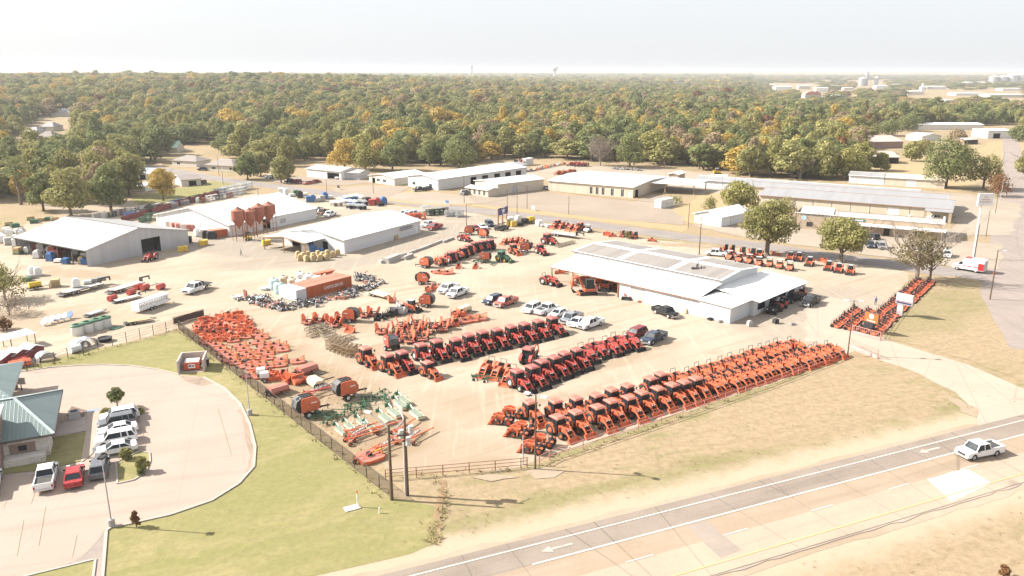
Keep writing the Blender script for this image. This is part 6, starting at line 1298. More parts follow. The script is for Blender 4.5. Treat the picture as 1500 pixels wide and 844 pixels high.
def orange_spreader(l,x,y): 
    t=T('spreader',l,'spreader',x,y,8,-2); M().box(-1.2,-.8,1.5,1.2,.8,1.6).add([(-1.2,-.8,1.5),(1.2,-.8,1.5),(1.2,.8,1.5),(-1.2,.8,1.5),(-.4,-.3,.7),(.4,-.3,.7),(.4,.3,.7),(-.4,.3,.7)],[(0,1,5,4),(1,2,6,5),(2,3,7,6),(3,0,4,7),(4,5,6,7)]).obj('hopper',m_or,t); M().box(-1,-.7,.3,1,.7,.5).obj('frame',m_bk,t)
    for s in (-1,1): wheel(t,.35,.25,0,s*.85,m_ltg,9)
orange_spreader('orange hopper spreader behind the containers, left of two',468,409); orange_spreader('orange hopper spreader behind the containers, right of two',482,406)
# silver culvert rings
def culvert(l,x,y,r,w,dx,dy,mat=None,half=True):
    t=T('culvert_ring',l,'culvert',x,y,dx,dy); m=M(); n=16; v=[];f=[]
    for i in range(n+1):
        a=(pi*i/n if half else 2*pi*i/n)
        for rr in (r,r*.95):
            for yy in (-w/2,w/2): v.append((rr*cos(a),yy,rr*sin(a)+(0 if half else r)))
    for i in range(n):
        o=i*4; f+=[(o,o+4,o+5,o+1),(o+2,o+3,o+7,o+6),(o,o+2,o+6,o+4),(o+1,o+5,o+7,o+3)]
    m.add(v,f).obj('shell',mat or m_steel,t,True); q=M()
    for yy in (-w/2,0,w/2): q.tube([(r*1.01*cos(pi*i/12),yy,r*1.01*sin(pi*i/12)+(0 if half else r)) for i in range(13)],.05,4)
    q.obj('rib',m_wtrim,t); return t
culvert('silver culvert half ring beside the tanks, left of two',117,510,1.45,2.0,14,-5); culvert('silver culvert half ring beside the tanks, right of two',128,506,1.45,2.0,14,-5); culvert('lone silver culvert half ring near the maroon shelters',66,527,1.35,1.6,14,-4)
t=T('fuel_drum','white drum lying by the wire fence','drum',111,516,10,-3); M().cyl((-.9,0,.6),(.9,0,.6),.6,None,14).obj('drum',m_wpl,t,False); M().box(-.7,-.4,0,.7,.4,.15).obj('cradle',m_bk,t)
# maroon shelters
for i,(x,y) in enumerate([(10,532),(27,527),(46,521)]):
    t=T('calf_shelter',f'maroon shelter with grey tin roof at the left edge, {ORD[i]} of three','shelter',x,y,12,-4,'maroon shelters'); M().ext([(-1.5,0),(1.5,0),(1.5,1.3),(0,1.9),(-1.5,1.3)],-1.3,1.3).obj('wall',m_maroon,t)
    for s in (-1,1): M().add([(0,-1.5,1.98),(0,1.5,1.98),(s*1.8,1.5,1.26),(s*1.8,-1.5,1.26),(0,-1.5,2.06),(0,1.5,2.06),(s*1.8,1.5,1.34),(s*1.8,-1.5,1.34)],[(0,1,2,3),(4,5,6,7),(0,1,5,4),(1,2,6,5),(2,3,7,6),(3,0,4,7)]).obj('roof',m_gwallx,t)
    M().box(-1.56,-.7,0,-1.503,.7,1.1).obj('opening',m_bk,t)
t=T('open_shelter','white-roofed open shelter behind the maroon ones','shelter',12,511,12,-3); M().box(-4,-1.9,2.1,4,1.9,2.2).obj('roof',m_wroof,t)
for x in (-3.8,0,3.8):
    for y in (-1.7,1.7): M().box(-.07,-.07,0,.07,.07,2.09).obj('post',m_wood,t,loc=(x,y,0))
for i,(x,y,c) in enumerate([(24,538,'orange'),(36,536,'orange'),(30,532,'red')]): stack(2,c,x,y,f'stack of red-orange feeder panels before the maroon shelters, {ORD[i]} of three','red-orange feeder panels',1.8)
# flags of tubs on stands
for i,(x,y,c) in enumerate([(66,477,m_wpl),(76,474,m_steel),(85,472,m_steel),(94,470,m_wpl),(103,467,m_blue)]):
    t=T('mineral_feeder',f"tilted {'blue' if c is m_blue else 'pale'} mineral feeder on a short stand, {ORD[i]} from the left of five",'feeder',x,y,8,-4,'mineral feeders'); M().bar((0,0,0),(0,0,.7),.12,.12).obj('stand',m_bk,t); M().add([(.8*cos(q*pi/5)*.9,.6*sin(q*pi/5),.9+.55*cos(q*pi/5)) for q in range(10)]+[(.8*cos(q*pi/5)*.4+.3,.4*sin(q*pi/5),.6+.3*cos(q*pi/5)) for q in range(10)],[tuple(range(10)),tuple(range(19,9,-1))]+[(q,(q+1)%10,10+(q+1)%10,10+q) for q in range(10)]).obj('tub',c,t)
# trailers
place(FT1,G(121,427),ang(G(95,433),G(150,419)),'grey gooseneck trailer loaded with white and silver goods on the left dirt',None,1.15)
dup(FT1,G(186,424),ang(G(165,430),G(210,417)),'dark gooseneck trailer with red drums beside it',None,1.05); dup(FT1,G(827,347),ang(G(808,344),G(852,350)),'grey gooseneck flatbed trailer on open dirt near the street',None,1.1)
dup(FT1,G(187,440),ang(G(170,443),G(208,434)),'low grey trailer between the livestock trailer and the red tool frames',None,.7)
place(FT2,G(202,474) if 0 else G(204,473),ang(G(190,474),G(215,470)),'small brown utility trailer by the wire fence',None,.8,('brt',{'grey_decking':m_wood})); place(FT2,G(140,461),ang(G(125,464),G(150,456)),'flat pale trailer deck alone on the left dirt',None,.7,('plt',{'grey_decking':m_steel}))
goods_on=[(113,424,'white',1),(129,419,'white',2),(140,416,'grey',2),(150,414,'grey',2)]
for i,(x,y,c,k) in enumerate(goods_on): q=G(x,y+3); place(GD[k],(q.x,q.y,.985),.6,f"{'white wrapped box' if i==0 else 'silver bundle'} on the grey gooseneck trailer, {ORD[i]} from its tail",'goods on the grey gooseneck trailer',1.4,GC[c])
for i,(x,y) in enumerate([(203,424),(213,425),(236,424),(193,432),(165,441)]):
    t=T('red_drum',f'red drum or tank on the dirt near the dark trailer, {ORD[i]} listed from the trailer nose'.replace('listed ',''),'drum',x,y,8,-3,'red drums near the dark trailer'); M().cyl((-.9,0,.7),(.9,0,.7),.62,None,14).obj('drum',m_rd,t); M().box(-.7,-.45,0,.7,.45,.25).obj('cradle',m_bk,t)
t=T('livestock_trailer','white slat-sided livestock trailer on the left dirt','trailer',221,452,26,-9); L=7.6
M().box(-L/2,-1.05,.55,L/2,1.05,1.2).obj('lower_side',m_carw,t); M().ext([(-1.1,2.05),(-.9,2.25),(.9,2.25),(1.1,2.05)],-L/2,L/2+.4,'x').obj('roof',m_wtrim,t); q=M()
for s in (-1,1):
    for k in range(12): q.box(-L/2+k*L/11.5,s*1.03-.04,1.2,-L/2+k*L/11.5+.22,s*1.03+.04,2.06)
    q.box(-L/2,s*1.03-.03,1.55,L/2,s*1.03+.03,1.68)
q.box(-L/2,-1.0,1.2,-L/2+.06,1.0,2.05); q.box(L/2-.06,-1,1.2,L/2,1,2.05); q.obj('slats',m_carw,t); M().box(-L/2+.1,-1.0,.9,L/2-.1,1.0,1.0).obj('floor',m_bk,t)
for x in (-.9,.0):
    for s in (-1,1): wheel(t,.37,.25,x,s*1.1,m_ltg,11)
M().bar((L/2,-.8,.7),(L/2+1.5,0,.6),.12,.12).bar((L/2,.8,.7),(L/2+1.5,0,.6),.12,.12).obj('drawbar',m_bk,t)
t=T('tank_trailer','yellow sprayer tank trailer left of the grey gooseneck trailer','trailer',52,424,12,-2); M().cyl((-1.2,0,1.15),(1.2,0,1.15),.62,None,14).obj('tank',m_yl,t,False); M().box(-1.6,-.7,.4,1.4,.7,.55).bar((1.4,0,.5),(2.8,0,.45),.1,.1).obj('frame',m_bk,t)
for s in (-1,1): wheel(t,.4,.26,0,s*.85,m_ltg,10)
t=T('tank_trailer','yellow poly tank on a cart by the street fence','trailer',777,327,10,-2); M().cyl((-1.3,0,1.3),(1.3,0,1.3),.85,None,14).obj('tank',m_yl,t,False); M().box(-1.6,-.7,.4,1.4,.7,.55).obj('frame',m_bk,t)
for s in (-1,1): wheel(t,.4,.26,0,s*.85,m_ltg,10)
for i,(x,y,c,k) in enumerate([(40,412,'green',2),(46,408,'grey',2),(82,420,'tan',0),(56,404,'white',1),(48,403,'white',1),(745,331,'tan',1),(752,332,'yellow',0),(762,331,'black',2),(769,328,'black',0),(748,326,'white',0),(759,325,'white',1),(790,331,'white',0),(796,332,'white',2),(803,333,'white',2)]): stack(k,c,x,y,f"{c} pallet load {'left of the grey gooseneck trailer' if i<5 else 'along the street fence beside the navy billboard'}, {ORD[i if i<5 else i-5]} along",'loose pallet loads',1.5)
for i,(x,y) in enumerate([(732,338),(738,336)]): place(UT,G(x,y),2.6,f"black utility vehicle in front of the navy billboard, {['nearer','farther'][i]} of two",None,1.1,('utvb',{'machine_orange':m_bk,'light_grey_rim':m_bk}))
# flatbed truck
t=T('flatbed_truck','white flatbed truck on the open dirt','truck',288,427,-14,5)
for ch in [o for o in PK.children if not o.name.startswith(('bed','tail'))]:
    c=ch.copy(); C.objects.link(c); c.parent=t
    if ch.name.startswith('body'): 
        c.data=M().box(-.8,-1.0,.45,2.9,1.0,.5).ext([(-.8,.5),(2.85,.45),(2.95,.6),(2.92,.95),(2.7,1.1),(1.4,1.16),(-.8,1.16)],-1,1).mesh('body',m_carw)
    for g in ch.children: d=g.copy(); C.objects.link(d); d.parent=c
t.scale=(1.15,)*3; M().box(-3.2,-1.15,1.0,-.85,1.15,1.1).obj('deck',m_bk,t); M().box(-.95,-1.1,1.1,-.85,1.1,1.9).obj('headboard',m_bk,t)
# panels and gates
def panel(k):
    t=thing('gate_panel','panel','panel'); m=M(); L=3.0 if k else 2.4; 
    for s in range(5 if k<2 else 8):
        y=s*.16; 
        for z in ((.15,.5,.85,1.2,1.5) if k<2 else (.1,.7,1.4)): m.bar((-L/2,y,z),(L/2,y,z),.05,.05)
        for x in (-L/2,0,L/2): m.bar((x,y,0),(x,y,1.55),.05,.05)
    m.obj('bars',m_pipew,t); M().box(-L/2-.1,-.1,0,L/2+.1,(5 if k<2 else 8)*.16,.06).obj('skid',m_woodg,t); return t
PN=[panel(k) for k in range(3)]
PC={'white':None,'red':('pr',{'white_pipe':m_rust}),'green':('pg',{'white_pipe':m_gr}),'maroon':('pm',{'white_pipe':m_maroon}),'black':('pb',{'white_pipe':m_bk}),'blue':('pbl',{'white_pipe':m_blue}),'orange':('po',{'white_pipe':m_or}),'grey':('pgy',{'white_pipe':m_steel})}
pr=ang(G(185,322),G(330,284))
def rowp(x0,y0,x1,y1,n,cols,where,sc=1.2):
    for i in range(n):
        k=(i+.5)/n; x=x0+(x1-x0)*k+rs.uniform(-2,2); y=y0+(y1-y0)*k+rs.uniform(-1,1); c=cols[i%len(cols)]
        place(PN[rs.randrange(3)],G(x,y),pr+rs.uniform(-.5,.5),f'{c} stack of pipe gates, {ORD[i]} from the silver shed {where}','stacked pipe gates and panels',sc*rs.uniform(.9,1.2),PC[c])
rowp(142,322,262,303,13,['grey','white','black','white','maroon','grey'],'in the rank nearest the hall'); rowp(190,314,345,288,16,['white','black','grey','maroon','white','red'],'in the middle rank'); rowp(186,322,330,283,13,['blue','grey','black','green','maroon','green'],'along the dark red fence'); rowp(205,327,225,322,3,['green'],'at the hall corner')
for i,(x,y) in enumerate([(333,284),(342,282),(350,280),(358,279),(366,277),(345,286),(356,284)]): place(PN[2],G(x,y),pr+.05,f'bundle of long white pipes by the roadside, {ORD[i]} from the dark red fence','white pipe bundles by the roadside',1.8)
for i,(x,y,c) in enumerate([(412,284,'white'),(420,286,'white'),(428,288,'white'),(434,287,'green'),(440,290,'black'),(446,287,'white'),(453,296,'blue'),(459,296,'blue'),(465,296,'grey'),(471,295,'grey'),(476,292,'blue'),(483,291,'white'),(545,301,'red'),(552,300,'red'),(557,302,'black'),(538,298,'black'),(562,299,'blue')]): stack(i%3,c,x,y,f"{c} stacked stock by the street beyond the white hall, {ORD[i]} from the pipe bundles",'stacked stock by the street',1.9)
for i,(x,y,c) in enumerate([(489,302,0),(497,302,0),(505,300,0),(499,297,0),(508,294,1),(515,293,1),(523,292,1),(530,294,0),(513,300,1),(520,301,1),(528,300,2),(534,301,2),(512,306,2),(519,306,2),(526,307,2),(532,307,2)]):
    t=T('hog_feeder',f"{['white-lidded dark','white and blue','dark grey'][c]} livestock feeder in the block beside the street, {ORD[i]} from the hall",'feeder',x,y,8,1,'livestock feeders beside the street'); M().box(-.9,-.8,0,.9,.8,1.3).obj('bin',[m_woodg,m_blue,m_bk][c],t); M().ext([(-.95,1.3),(.95,1.3),(.3,1.75),(-.95,1.95)],-.9,.9).obj('lid',[m_wtrim,m_wtrim,m_steel][c],t); M().box(-1.0,-.85,.0,1.0,-.8,.3).obj('trough',m_steel,t)
for i,(x,y,c) in enumerate([(602,322,'orange'),(609,322,'orange'),(616,322,'orange'),(632,316,'green'),(638,316,'black'),(645,315,'green'),(652,314,'black'),(660,317,'grey'),(668,317,'grey'),(675,318,'grey'),(624,310,'white')]): place(PN[i%3],G(x,y),.5+i*.05,f"{c} stack of feeder panels behind the white store, {ORD[i]} from its roof edge",'feeder panels behind the white store',1.35,PC[c])
for i,(x,y) in enumerate([(594,316),(599,318),(606,316)]): car('p','white',x,y,-10,3,f'white pickup roof showing behind the white store, {ORD[i]} of three')
for i,(x,y) in enumerate([(525,360),(530,358),(535,356),(541,355),(545,354)]):
    t=T('pump_stand',f'black-headed white pump stand along the store wall, {ORD[i]} from the near corner','pump',x,y,10,-5,'pump stands on the store wall'); M().bar((0,0,0),(0,0,1.2),.12,.12).obj('post',m_wtrim,t); M().cyl((0,-.1,1.45),(0,.1,1.45),.42,None,10).obj('head',m_bk,t)
for i,(x,y) in enumerate([(580,351),(587,347),(594,345)]): stack(i%2,'tan' if i!=1 else 'green',x,y,f'display pallet against the store wall, {ORD[i]} towards the wall sign','display pallets on the store wall',1.1)
# low concrete blocks edging the paving
bl=[(556,386,566,384,1.0,.7),(565,386,583,379,1.7,1.0),(585,377,594,374,1,.5),(592,381,604,376,1.2,.5),(600,372,620,365,.8,.35),(620,365,648,354,.8,.35),(649,356,664,350,.8,.35)]
for i,(x0,y0,x1,y1,h,w) in enumerate(bl):
    a,b=G(x0,y0),G(x1,y1); t=thing('concrete_block',f'low grey concrete block edging the paved apron, {ORD[i]} from the straw bales','block',a,ang(a,b),'concrete blocks edging the apron'); L=(b-a).length; M().ext([(-w,0),(w,0),(w*.8,h*.75),(-w*.8,h*.75)],0,L,'x').obj('block',m_conc,t)
    q=M(); q.tube([(L*.45,0,h*.74),(L*.45,0,h*.74+.12),(L*.55,0,h*.74+.12),(L*.55,0,h*.74)],.03); q.obj('lifting_loop',m_rust,t)
# timber crates and bunks
def crate(lab,x,y,dx,dy,L,w,h,gr=None,mat=None):
    t=T('timber_crate',lab,'crate',x,y,dx,dy,gr); q=M(); n=max(3,int(L/.35))
    for i in range(n+1):
        for s in (-1,1): q.box(-L/2+i*L/n-.06,s*w/2-.03,0,-L/2+i*L/n+.06,s*w/2+.03,h)
    q.obj('slats',mat or m_wood,t); r=M()
    for s in (-1,1):
        for z in (.1,h-.12): r.bar((-L/2,s*(w/2-.06),z),(L/2,s*(w/2-.06),z),.06,.12)
    for x in (-L/2,L/2):
        for z in (.1,h*.5,h-.12): r.bar((x,-w/2,z),(x,w/2,z),.06,.12)
    r.box(-L/2+.05,-w/2+.08,.04,L/2-.05,w/2-.08,.1); r.obj('frame',m_woodg,t); return t
for i,(x,y) in enumerate([(486,509),(491,511.5),(497,514),(503,516),(509,518.5),(515,520.5),(522,521)]): crate(f'upright slatted timber crate, {ORD[i]} of the row ending at the orange tractors',x,y,10,-7,2.6,.8,1.7,'upright timber crates')
for i,(x,y) in enumerate([(458,484),(466,481),(474,480),(468,488),(476,485),(461,492),(480,492),(488,498),(500,500),(508,498)]): crate(f'stacked timber bunk behind the upright crates, {ORD[i]} from the left',x,y,10,-3,2.6,1.3,.7,'timber bunks',m_wood if i%2 else m_woodg)
for i in range(5): crate(f'low timber feed bunk in a line past the red tractor, {ORD[i]} from it',818+i*5,362-i*1.3,10,-3,1.6,1.0,.8,'feed bunks past the red tractor',m_woodg)
crate('tan crate alone on the dirt by the yellow sprayer',80,421,10,-1,1.8,1.4,1.1)
# far bare lot behind the warehouse
t=container('white box trailer at the wood edge',G(770,243),ang(G(770,243),G(793,239)),7,2.5,3.4,m_contw,m_wtrim,m_contw)
for i,(x,y) in enumerate([(840,243),(846,243),(851,244),(857,244),(822,256),(830,256),(838,254)]): place(TOR if i<4 else TO,G(x,y),ang((0,0),(-1,-.3)),f'red tractor on the bare lot by the wood, {ORD[i]} from the grey tree' if i<4 else f'orange tractor behind the beige warehouse, {ORD[i-4]} from its roof','tractors on the lot at the wood edge',1.1)
for i,(x,y) in enumerate([(757,245),(764,243)]): place(EX,G(x,y),.4+i,f"orange digger beside the white box trailer, {['left','right'][i]} one",None,1.5)
for i in range(12): place(IM[i%4],G(778+i*4.3,251-i*.9),i*.8,f'implement in the line on the bare lot, {ORD[i]} from the white box trailer','implements on the bare lot',1.5,('gry',{'machine_orange':m_greyd,'faded_orange_roof':m_greyd}) if i%3==0 else (('tani',{'machine_orange':m_tan,'faded_orange_roof':m_tan}) if i%3==1 else None))
for i in range(9): place(SC[i%5],G(900+i*5,248+i*.3),i,f'rusty scrap piece under the trees behind the warehouse, {ORD[i]} along','scrap under the trees behind the warehouse',1.5)
container('white box trailer parked at the edge of the gravel lot',G(968,306),ang(G(968,306),G(993,300)),8,2.5,2.9,m_contw,m_wtrim,m_contw)
for i,(x0,x1,y) in enumerate([(1027,1052,273),(1040,1060,266)]): container(f"white trailer left of the storage rows, {['nearer','farther'][i]} of two",G(x0,y),ang(G(x0,y),G(x1,y+1)),7,2.5,2.9,m_contw,m_wtrim,m_contw)
place(SK,G(1050,256),0,'yellow loader at the wood edge beyond the warehouse',None,1.4,('sky',{'machine_orange':m_yl}))
for i,(x,y) in enumerate([(740,264),(748,268),(780,270),(786,268)]): place(SC[i],G(x,y),i,f'dark machine part on the lot between tan shop and warehouse, {ORD[i]} of four','machine parts between tan shop and warehouse',1.5)
# ambulance, yellow truck
a=G(1419,397); t=thing('ambulance','white ambulance with red stripes on the street','ambulance',a,ang(G(1419,397),G(1395,393))); t.scale=(1.15,)*3
M().box(-3.0,-1.1,.55,.9,1.1,2.75).obj('box_body',m_carw,t); M().ext([(.9,.5),(2.9,.5),(3.05,.7),(3.0,1.15),(2.0,1.35),(1.35,2.1),(.9,2.15)],-.98,.98).obj('cab',m_carw,t); M().ext([(1.05,1.35),(1.95,1.36),(1.42,2.0),(1.05,2.02)],-1.0,1.0).obj('windows',m_glass,t)
for s in (-1,1):
    q=M(); q.box(-2.99,s*1.105-.01,1.1,.89,s*1.105+.01,1.3); q.box(-2.99,s*1.108-.012,.62,-1.9,s*1.108+.012,2.1); q.box(.95,s*.985-.01,.95,2.9,s*.985+.01,1.1); q.obj('stripe',m_tail,t)
M().box(-3.04,-1.0,.7,-3.005,1.0,2.5).obj('rear_door',m_ltg,t); M().box(-.2,-.8,2.76,.7,.8,2.9).obj('light_bar',m_tail,t)
for x in (2.0,-1.6):
    for s in (-1,1): wheel(t,.4,.28,x,s*.95,m_ltg,11)
t=T('flatbed_truck','pale yellow flatbed truck behind the brick building','truck',1263,313,12,2); m_pyl=paint('pale_yellow_paint',(.62,.50,.22),.5); M().box(-3.6,-1.1,.9,.6,1.1,1.1).box(-3.6,-1.1,1.1,-3.5,1.1,1.7).obj('deck',m_pyl,t); M().ext([(.7,.6),(2.9,.6),(2.9,1.3),(2.0,1.45),(1.6,2.3),(.7,2.3)],-1,1).obj('cab',m_pyl,t); M().bar((.3,0,1.1),(.5,0,3.2),.3,.3).obj('crane_post',m_pyl,t)
for x in (2.1,-2.2):
    for s in (-1,1): wheel(t,.48,.3,x,s*.95,m_ltg,11)
car('p','white',1050,375,-12,-1,'white truck nose by the street pole behind the dealership')
# ---------------------------------------------------------------- fences
def fence(name,label,cat,pts,h,mat,step=3.0,rails=(1.0,),r=.03,mesh=None,post_r=.04,pr_=0):
    t=thing(name,label,cat,pts[0],0); o=Vector(pts[0]); ra=M(); me_=M(); left=0
    for a,b in zip(pts,pts[1:]):
        a,b=Vector(a)-o,Vector(b)-o; L=(b-a).length; n=max(1,round(L/step))
        for i in range(n+(1 if (Vector(b)+o-Vector(pts[-1])).length<.01 else 0)):
            p=a.lerp(b,i/n); M().cyl((0,0,0),(0,0,h+.04),post_r,None,6).obj('post',mat,t,loc=(p.x,p.y,0))
        for k in rails: ra.cyl((a.x,a.y,h*k),(b.x,b.y,h*k),r,None,5)
        if mesh:
            d=(b-a).normalized(); k=0
            while k<L: p=a+d*k; me_.bar((p.x,p.y,.05),(p.x,p.y,h-.03),.03,.012); k+=mesh
    ra.obj('rail',mat,t)
    if mesh: me_.obj('mesh_panel',m_bk,t)
    return t
fence('chain_link_fence','long black chain-link fence between the lawn and the orange mowers','fence',pp('262 483 300 513 575.5 731'),1.75,paint('brown_black_steel',(.075,.055,.05),.6,.2),3.0,(1.0,.04),.035,.14,.05)
fence('wire_fence','sagging black wire fence along the top of the lawn','fence',pp('40 545 100 526 165 507 225 491 262 481'),1.9,m_bk,2.6,(.3,.55,.8,1),.018,None,.055)
t=fence('board_fence','short dark board screen at the far corner of the fenced strip','fence',pp('254 476 280 470 299 463.5'),1.5,m_maroon,2.5,(1,.1),.05); q=M(); a,b=G(255,476)-G(254,476),G(299,463.5)-G(254,476); q.bar((a.x,a.y,.75),(b.x,b.y,.75),.05,1.2); q.obj('boards',paint('dark_boards',(.07,.055,.05),.9),t)
fence('pipe_fence','rusty three-rail pipe fence between the twin poles and the light pole','fence',pp('565 704 610 700 763 686.5 772 685'),1.35,m_rust,3.0,(.35,.68,1.0),.04,None,.06)
fence('pipe_fence','faded red pipe rail fence in front of the orange tractor rows','fence',pp('790 682 805 674 900 643 1000 609.5 1120 568 1236 523'),1.25,m_pinkp,4.2,(.5,1.0),.05,None,.06)
fence('pipe_fence','low red pipe fence along the ranks of ride-on mowers','fence',pp('1290 497 1300 484 1330 444 1362 408'),1.0,m_pinkp,3,(.5,1.0),.04,None,.05)
for i,s in enumerate(('1243 508 1285 526','1248 488 1289 499')):
    a,b=pp(s); t=thing('pipe_gate',f"pink pipe gate with a solid foot panel, {['at the foot of the driveway lamp','in front of the orange sign'][i]}",'gate',a,ang(a,b)); L=(b-a).length; q=M()
    for k in range(15): q.bar((L*k/14,0,.1),(L*k/14,0,1.5),.04,.04)
    q.bar((0,0,1.5),(L,0,1.5),.08,.08); q.obj('bars',m_pinkp,t); M().box(0,-.06,.08,L,-.02,.55).obj('foot_panel',paint('pink_panel',(.55,.28,.26),.6),t)
    for x in (0,L): M().cyl((x,0,0),(x,0,1.6),.08,None,8).obj('post',m_pinkp,t)
t=fence('board_fence','long dark red fence behind the stacked gates','fence',pp('178 326 235 310 335 281'),1.9,m_maroon,4,(1,.05),.05); a=G(178,326); q=M()
for s,e in ((178,235),(235,335)): 
    P,Q=(pp('178 326 235 310') if s==178 else pp('235 310 335 281')); P-=a; Q-=a; q.bar((P.x,P.y,.95),(Q.x,Q.y,.95),.06,1.7)
q.obj('boards',m_maroon,t)
fence('wire_fence','thin wire fence along the street side of the yard','fence',pp('765 322 800 331 880 341 960 351 1040 363'),1.2,m_greyd,5,(.5,1),.02,None,.05)
fence('wire_fence','thin wire fence around the tan field by the warehouse','fence',pp('1040 262 975 285 960 296 985 300'),1.3,m_greyd,5,(.5,1),.02,None,.05)
# ---------------------------------------------------------------- poles and lamps
m_pole=paint('creosote_pole',(.11,.075,.05),.9,.2,ns=3); m_wirem=paint('cable',(.05,.05,.05),.6)
PT={}
def pole(label,px,yb,yt,kind='wood',r=.14,arm=None,extra=None,slant=0):
    b=G(px,yb); h=topz(px,yb,yt); t=thing('utility_pole' if kind=='wood' else 'lamp_post',label,'pole',b)
    M().cyl((0,0,0),(0,0,h),r,r*.62,8).obj('pole',m_pole if kind=='wood' else (m_greyd if kind=='grey' else m_steel),t)
    if arm:
        for z in arm: M().box(-1.3,-.06,h-z-.08,1.3,.06,h-z+.08).obj('crossarm',m_pole,t,rz=slant)
    if extra=='twin':
        q=M().bar((-.9,0,h-.1),(.9,0,h-.1),.08,.08); q.obj('arm',m_greyd,t,rz=slant)
        for s in (-1,1): M().box(-.35,-.25,h-.16,.35,.25,h+.02).obj('lamp_head',m_wtrim,t,loc=(s*1.15*cos(slant),s*1.15*sin(slant),0),rz=slant)
    elif extra=='lamp': M().box(-.3,-.3,h-.05,.3,.3,h+.15).obj('lamp_head',m_bk,t); M().lathe([(.35,0),(.35,.75),(.3,.85),(0,.85)],n=12).obj('concrete_base',m_conc,t)
    elif extra=='armlamp': M().bar((0,0,h-.4),(-2.2,1.0,h+.9),.1,.1).obj('arm',m_steel,t); M().cb((-2.4,1.1,h+.98),(.8,.35,.18),2.7).obj('lamp_head',m_wtrim,t)
    elif extra=='sidelamp': M().bar((0,0,h-.3),(1.5,.2,h-.2),.08,.08).obj('arm',m_steel,t); M().box(1.3,0,h-.3,1.9,.4,h-.16).obj('lamp_head',m_wtrim,t)
    PT[label]=(b,h); return t,h
t,h=pole('dark twin pole with transformers by the end of the black fence',597,726,612,r=.2)
for i,(x,y,z) in enumerate(((-.45,.1,2.0),(.35,-.4,2.6),(.6,.35,1.6))): M().cyl((x,y,h-z-.5),(x,y,h-z+.5),.28,None,12).obj('transformer',m_ltg,t)
M().cyl((-.24,-.05,0),(-.24,-.05,h-3),.07,None,6).obj('conduit',m_wtrim,t); q=M().box(-.9,-.05,h-2.1,.9,.05,h-1.95); q.obj('bracket',m_pole,t,rz=.4)
M().bar((-.1,.1,h-.2),(-.9,1.2,h+1.2),.12,.12).obj('arm',m_wtrim,t)
t,h=pole('dark twin pole with a slanting lamp arm by the end of the black fence',574,732.5,622,r=.2,extra='armlamp')
pole('brown light pole with twin floodlights at the end of the tractor rows',784,687.5,578,extra='twin',r=.13,slant=-.55); pole('short grey post inside the pipe fence beside the light pole',766,681,639,'grey',.09)
pole('driveway light pole with twin white floodlights',1241.5,521,440,extra='twin',r=.12,slant=-.2); pole('slim lamp post on the lawn beside the black fence',366,608,529,'grey',.08,None,'lamp'); pole('tall lamp post with concrete base at the bank kerb',164,771,671,'grey',.09,None,'lamp')
pole('dark pole with side lamp at the corner lawn by the side road',1450,439,366,extra='sidelamp',r=.15); pole('wooden pole at the rear of the dealership',1024,374,317,r=.15); pole('wooden pole between the white store and the tractor line',683.5,340,299,r=.12)
for lab,x,yb,yt in (('street pole right of the navy billboard',757.5,322,286),('street pole left of the gravel lot',772,306,271),('thin light pole on the gravel lot',833,314,287),('pole in front of the low tan office',680,298,251),('pole on the grass before the bungalow',547,284,254),('pole beside the street workshop',479,287,263),('pole behind the white hall',379,293,276),('pole by the hip-roofed bungalow',321,258,229),('thin pole behind the brown garage',327,270,250),('wooden pole on the verge of the side road',1458,312,281),('leaning pole near the white pole sign',1444,347,308),('wooden pole at the brick building drive',1427,380,330),('pole left of the small white shed',1008,334,297),('thin pole left of the low tan office',743,304,277)): pole(lab,x,yb,yt,r=.11)
pole('white lamp post by the rusty tree at the side road',1465,295,267,'steel',.1,None,'sidelamp')
def wires(label,la,lb,n=2):
    (a,ha),(b,hb)=PT[la],PT[lb]; t=thing('power_line',label,'cable',a)
    for k in range(n):
        off=Vector((.5*(k-(n-1)/2),.3*(k-(n-1)/2),0)); p=[]
        for i in range(13):
            s=i/12; q=(b-a)*s+off; q.z=ha+(hb-ha)*s-.3-4*s*(1-s)*(b-a).length*.018; p.append(q)
        M().tube(p,.022,4).obj('wire',m_wirem,t)
wires('sagging cables between the two street poles near the gravel lot','street pole right of the navy billboard','wooden pole between the white store and the tractor line',1); wires('cables from the workshop pole to the bungalow grass pole','pole beside the street workshop','pole on the grass before the bungalow'); wires('cables from the bungalow grass pole to the tan office pole','pole on the grass before the bungalow','pole in front of the low tan office'); wires('cables from the tan office pole to the gravel lot pole','pole in front of the low tan office','street pole left of the gravel lot')
wires('cables from the gravel lot pole to the rear dealership pole','street pole left of the gravel lot','pole left of the small white shed'); wires('cables along the side road poles','wooden pole at the brick building drive','wooden pole on the verge of the side road',1)
# ---------------------------------------------------------------- signs
def px_h(x,yb,yt): return topz(x,yb,yt)
a,b=G(730.6,331.5),G(743,327.5); t=thing('billboard','navy billboard with a white emblem on three rusty posts','sign',a,ang(a,b)); L=(b-a).length; h1=px_h(730.6,331.5,316); h2=px_h(730.6,331.5,305.5)
for k in (0,.5,1): M().box(-.15,-.15,0,.15,.15,h2-.2).obj('post',m_rust,t,loc=(L*k,.18,0))
M().box(-.3,-.12,h1,L+.3,.02,h2).obj('board',m_navy,t); q=M(); cx,cz=L/2,(h1+h2)/2
for i in range(5):
    c=pi/2+i*2*pi/5; c2=c+pi/5; c0=c-pi/5; q.add([(cx,-.15,cz+.1),(cx+.35*cos(c0),-.15,cz+.1+.35*sin(c0)),(cx+.85*cos(c),-.15,cz+.1+.85*sin(c)),(cx+.35*cos(c2),-.15,cz+.1+.35*sin(c2))],[(0,1,2),(0,2,3)])
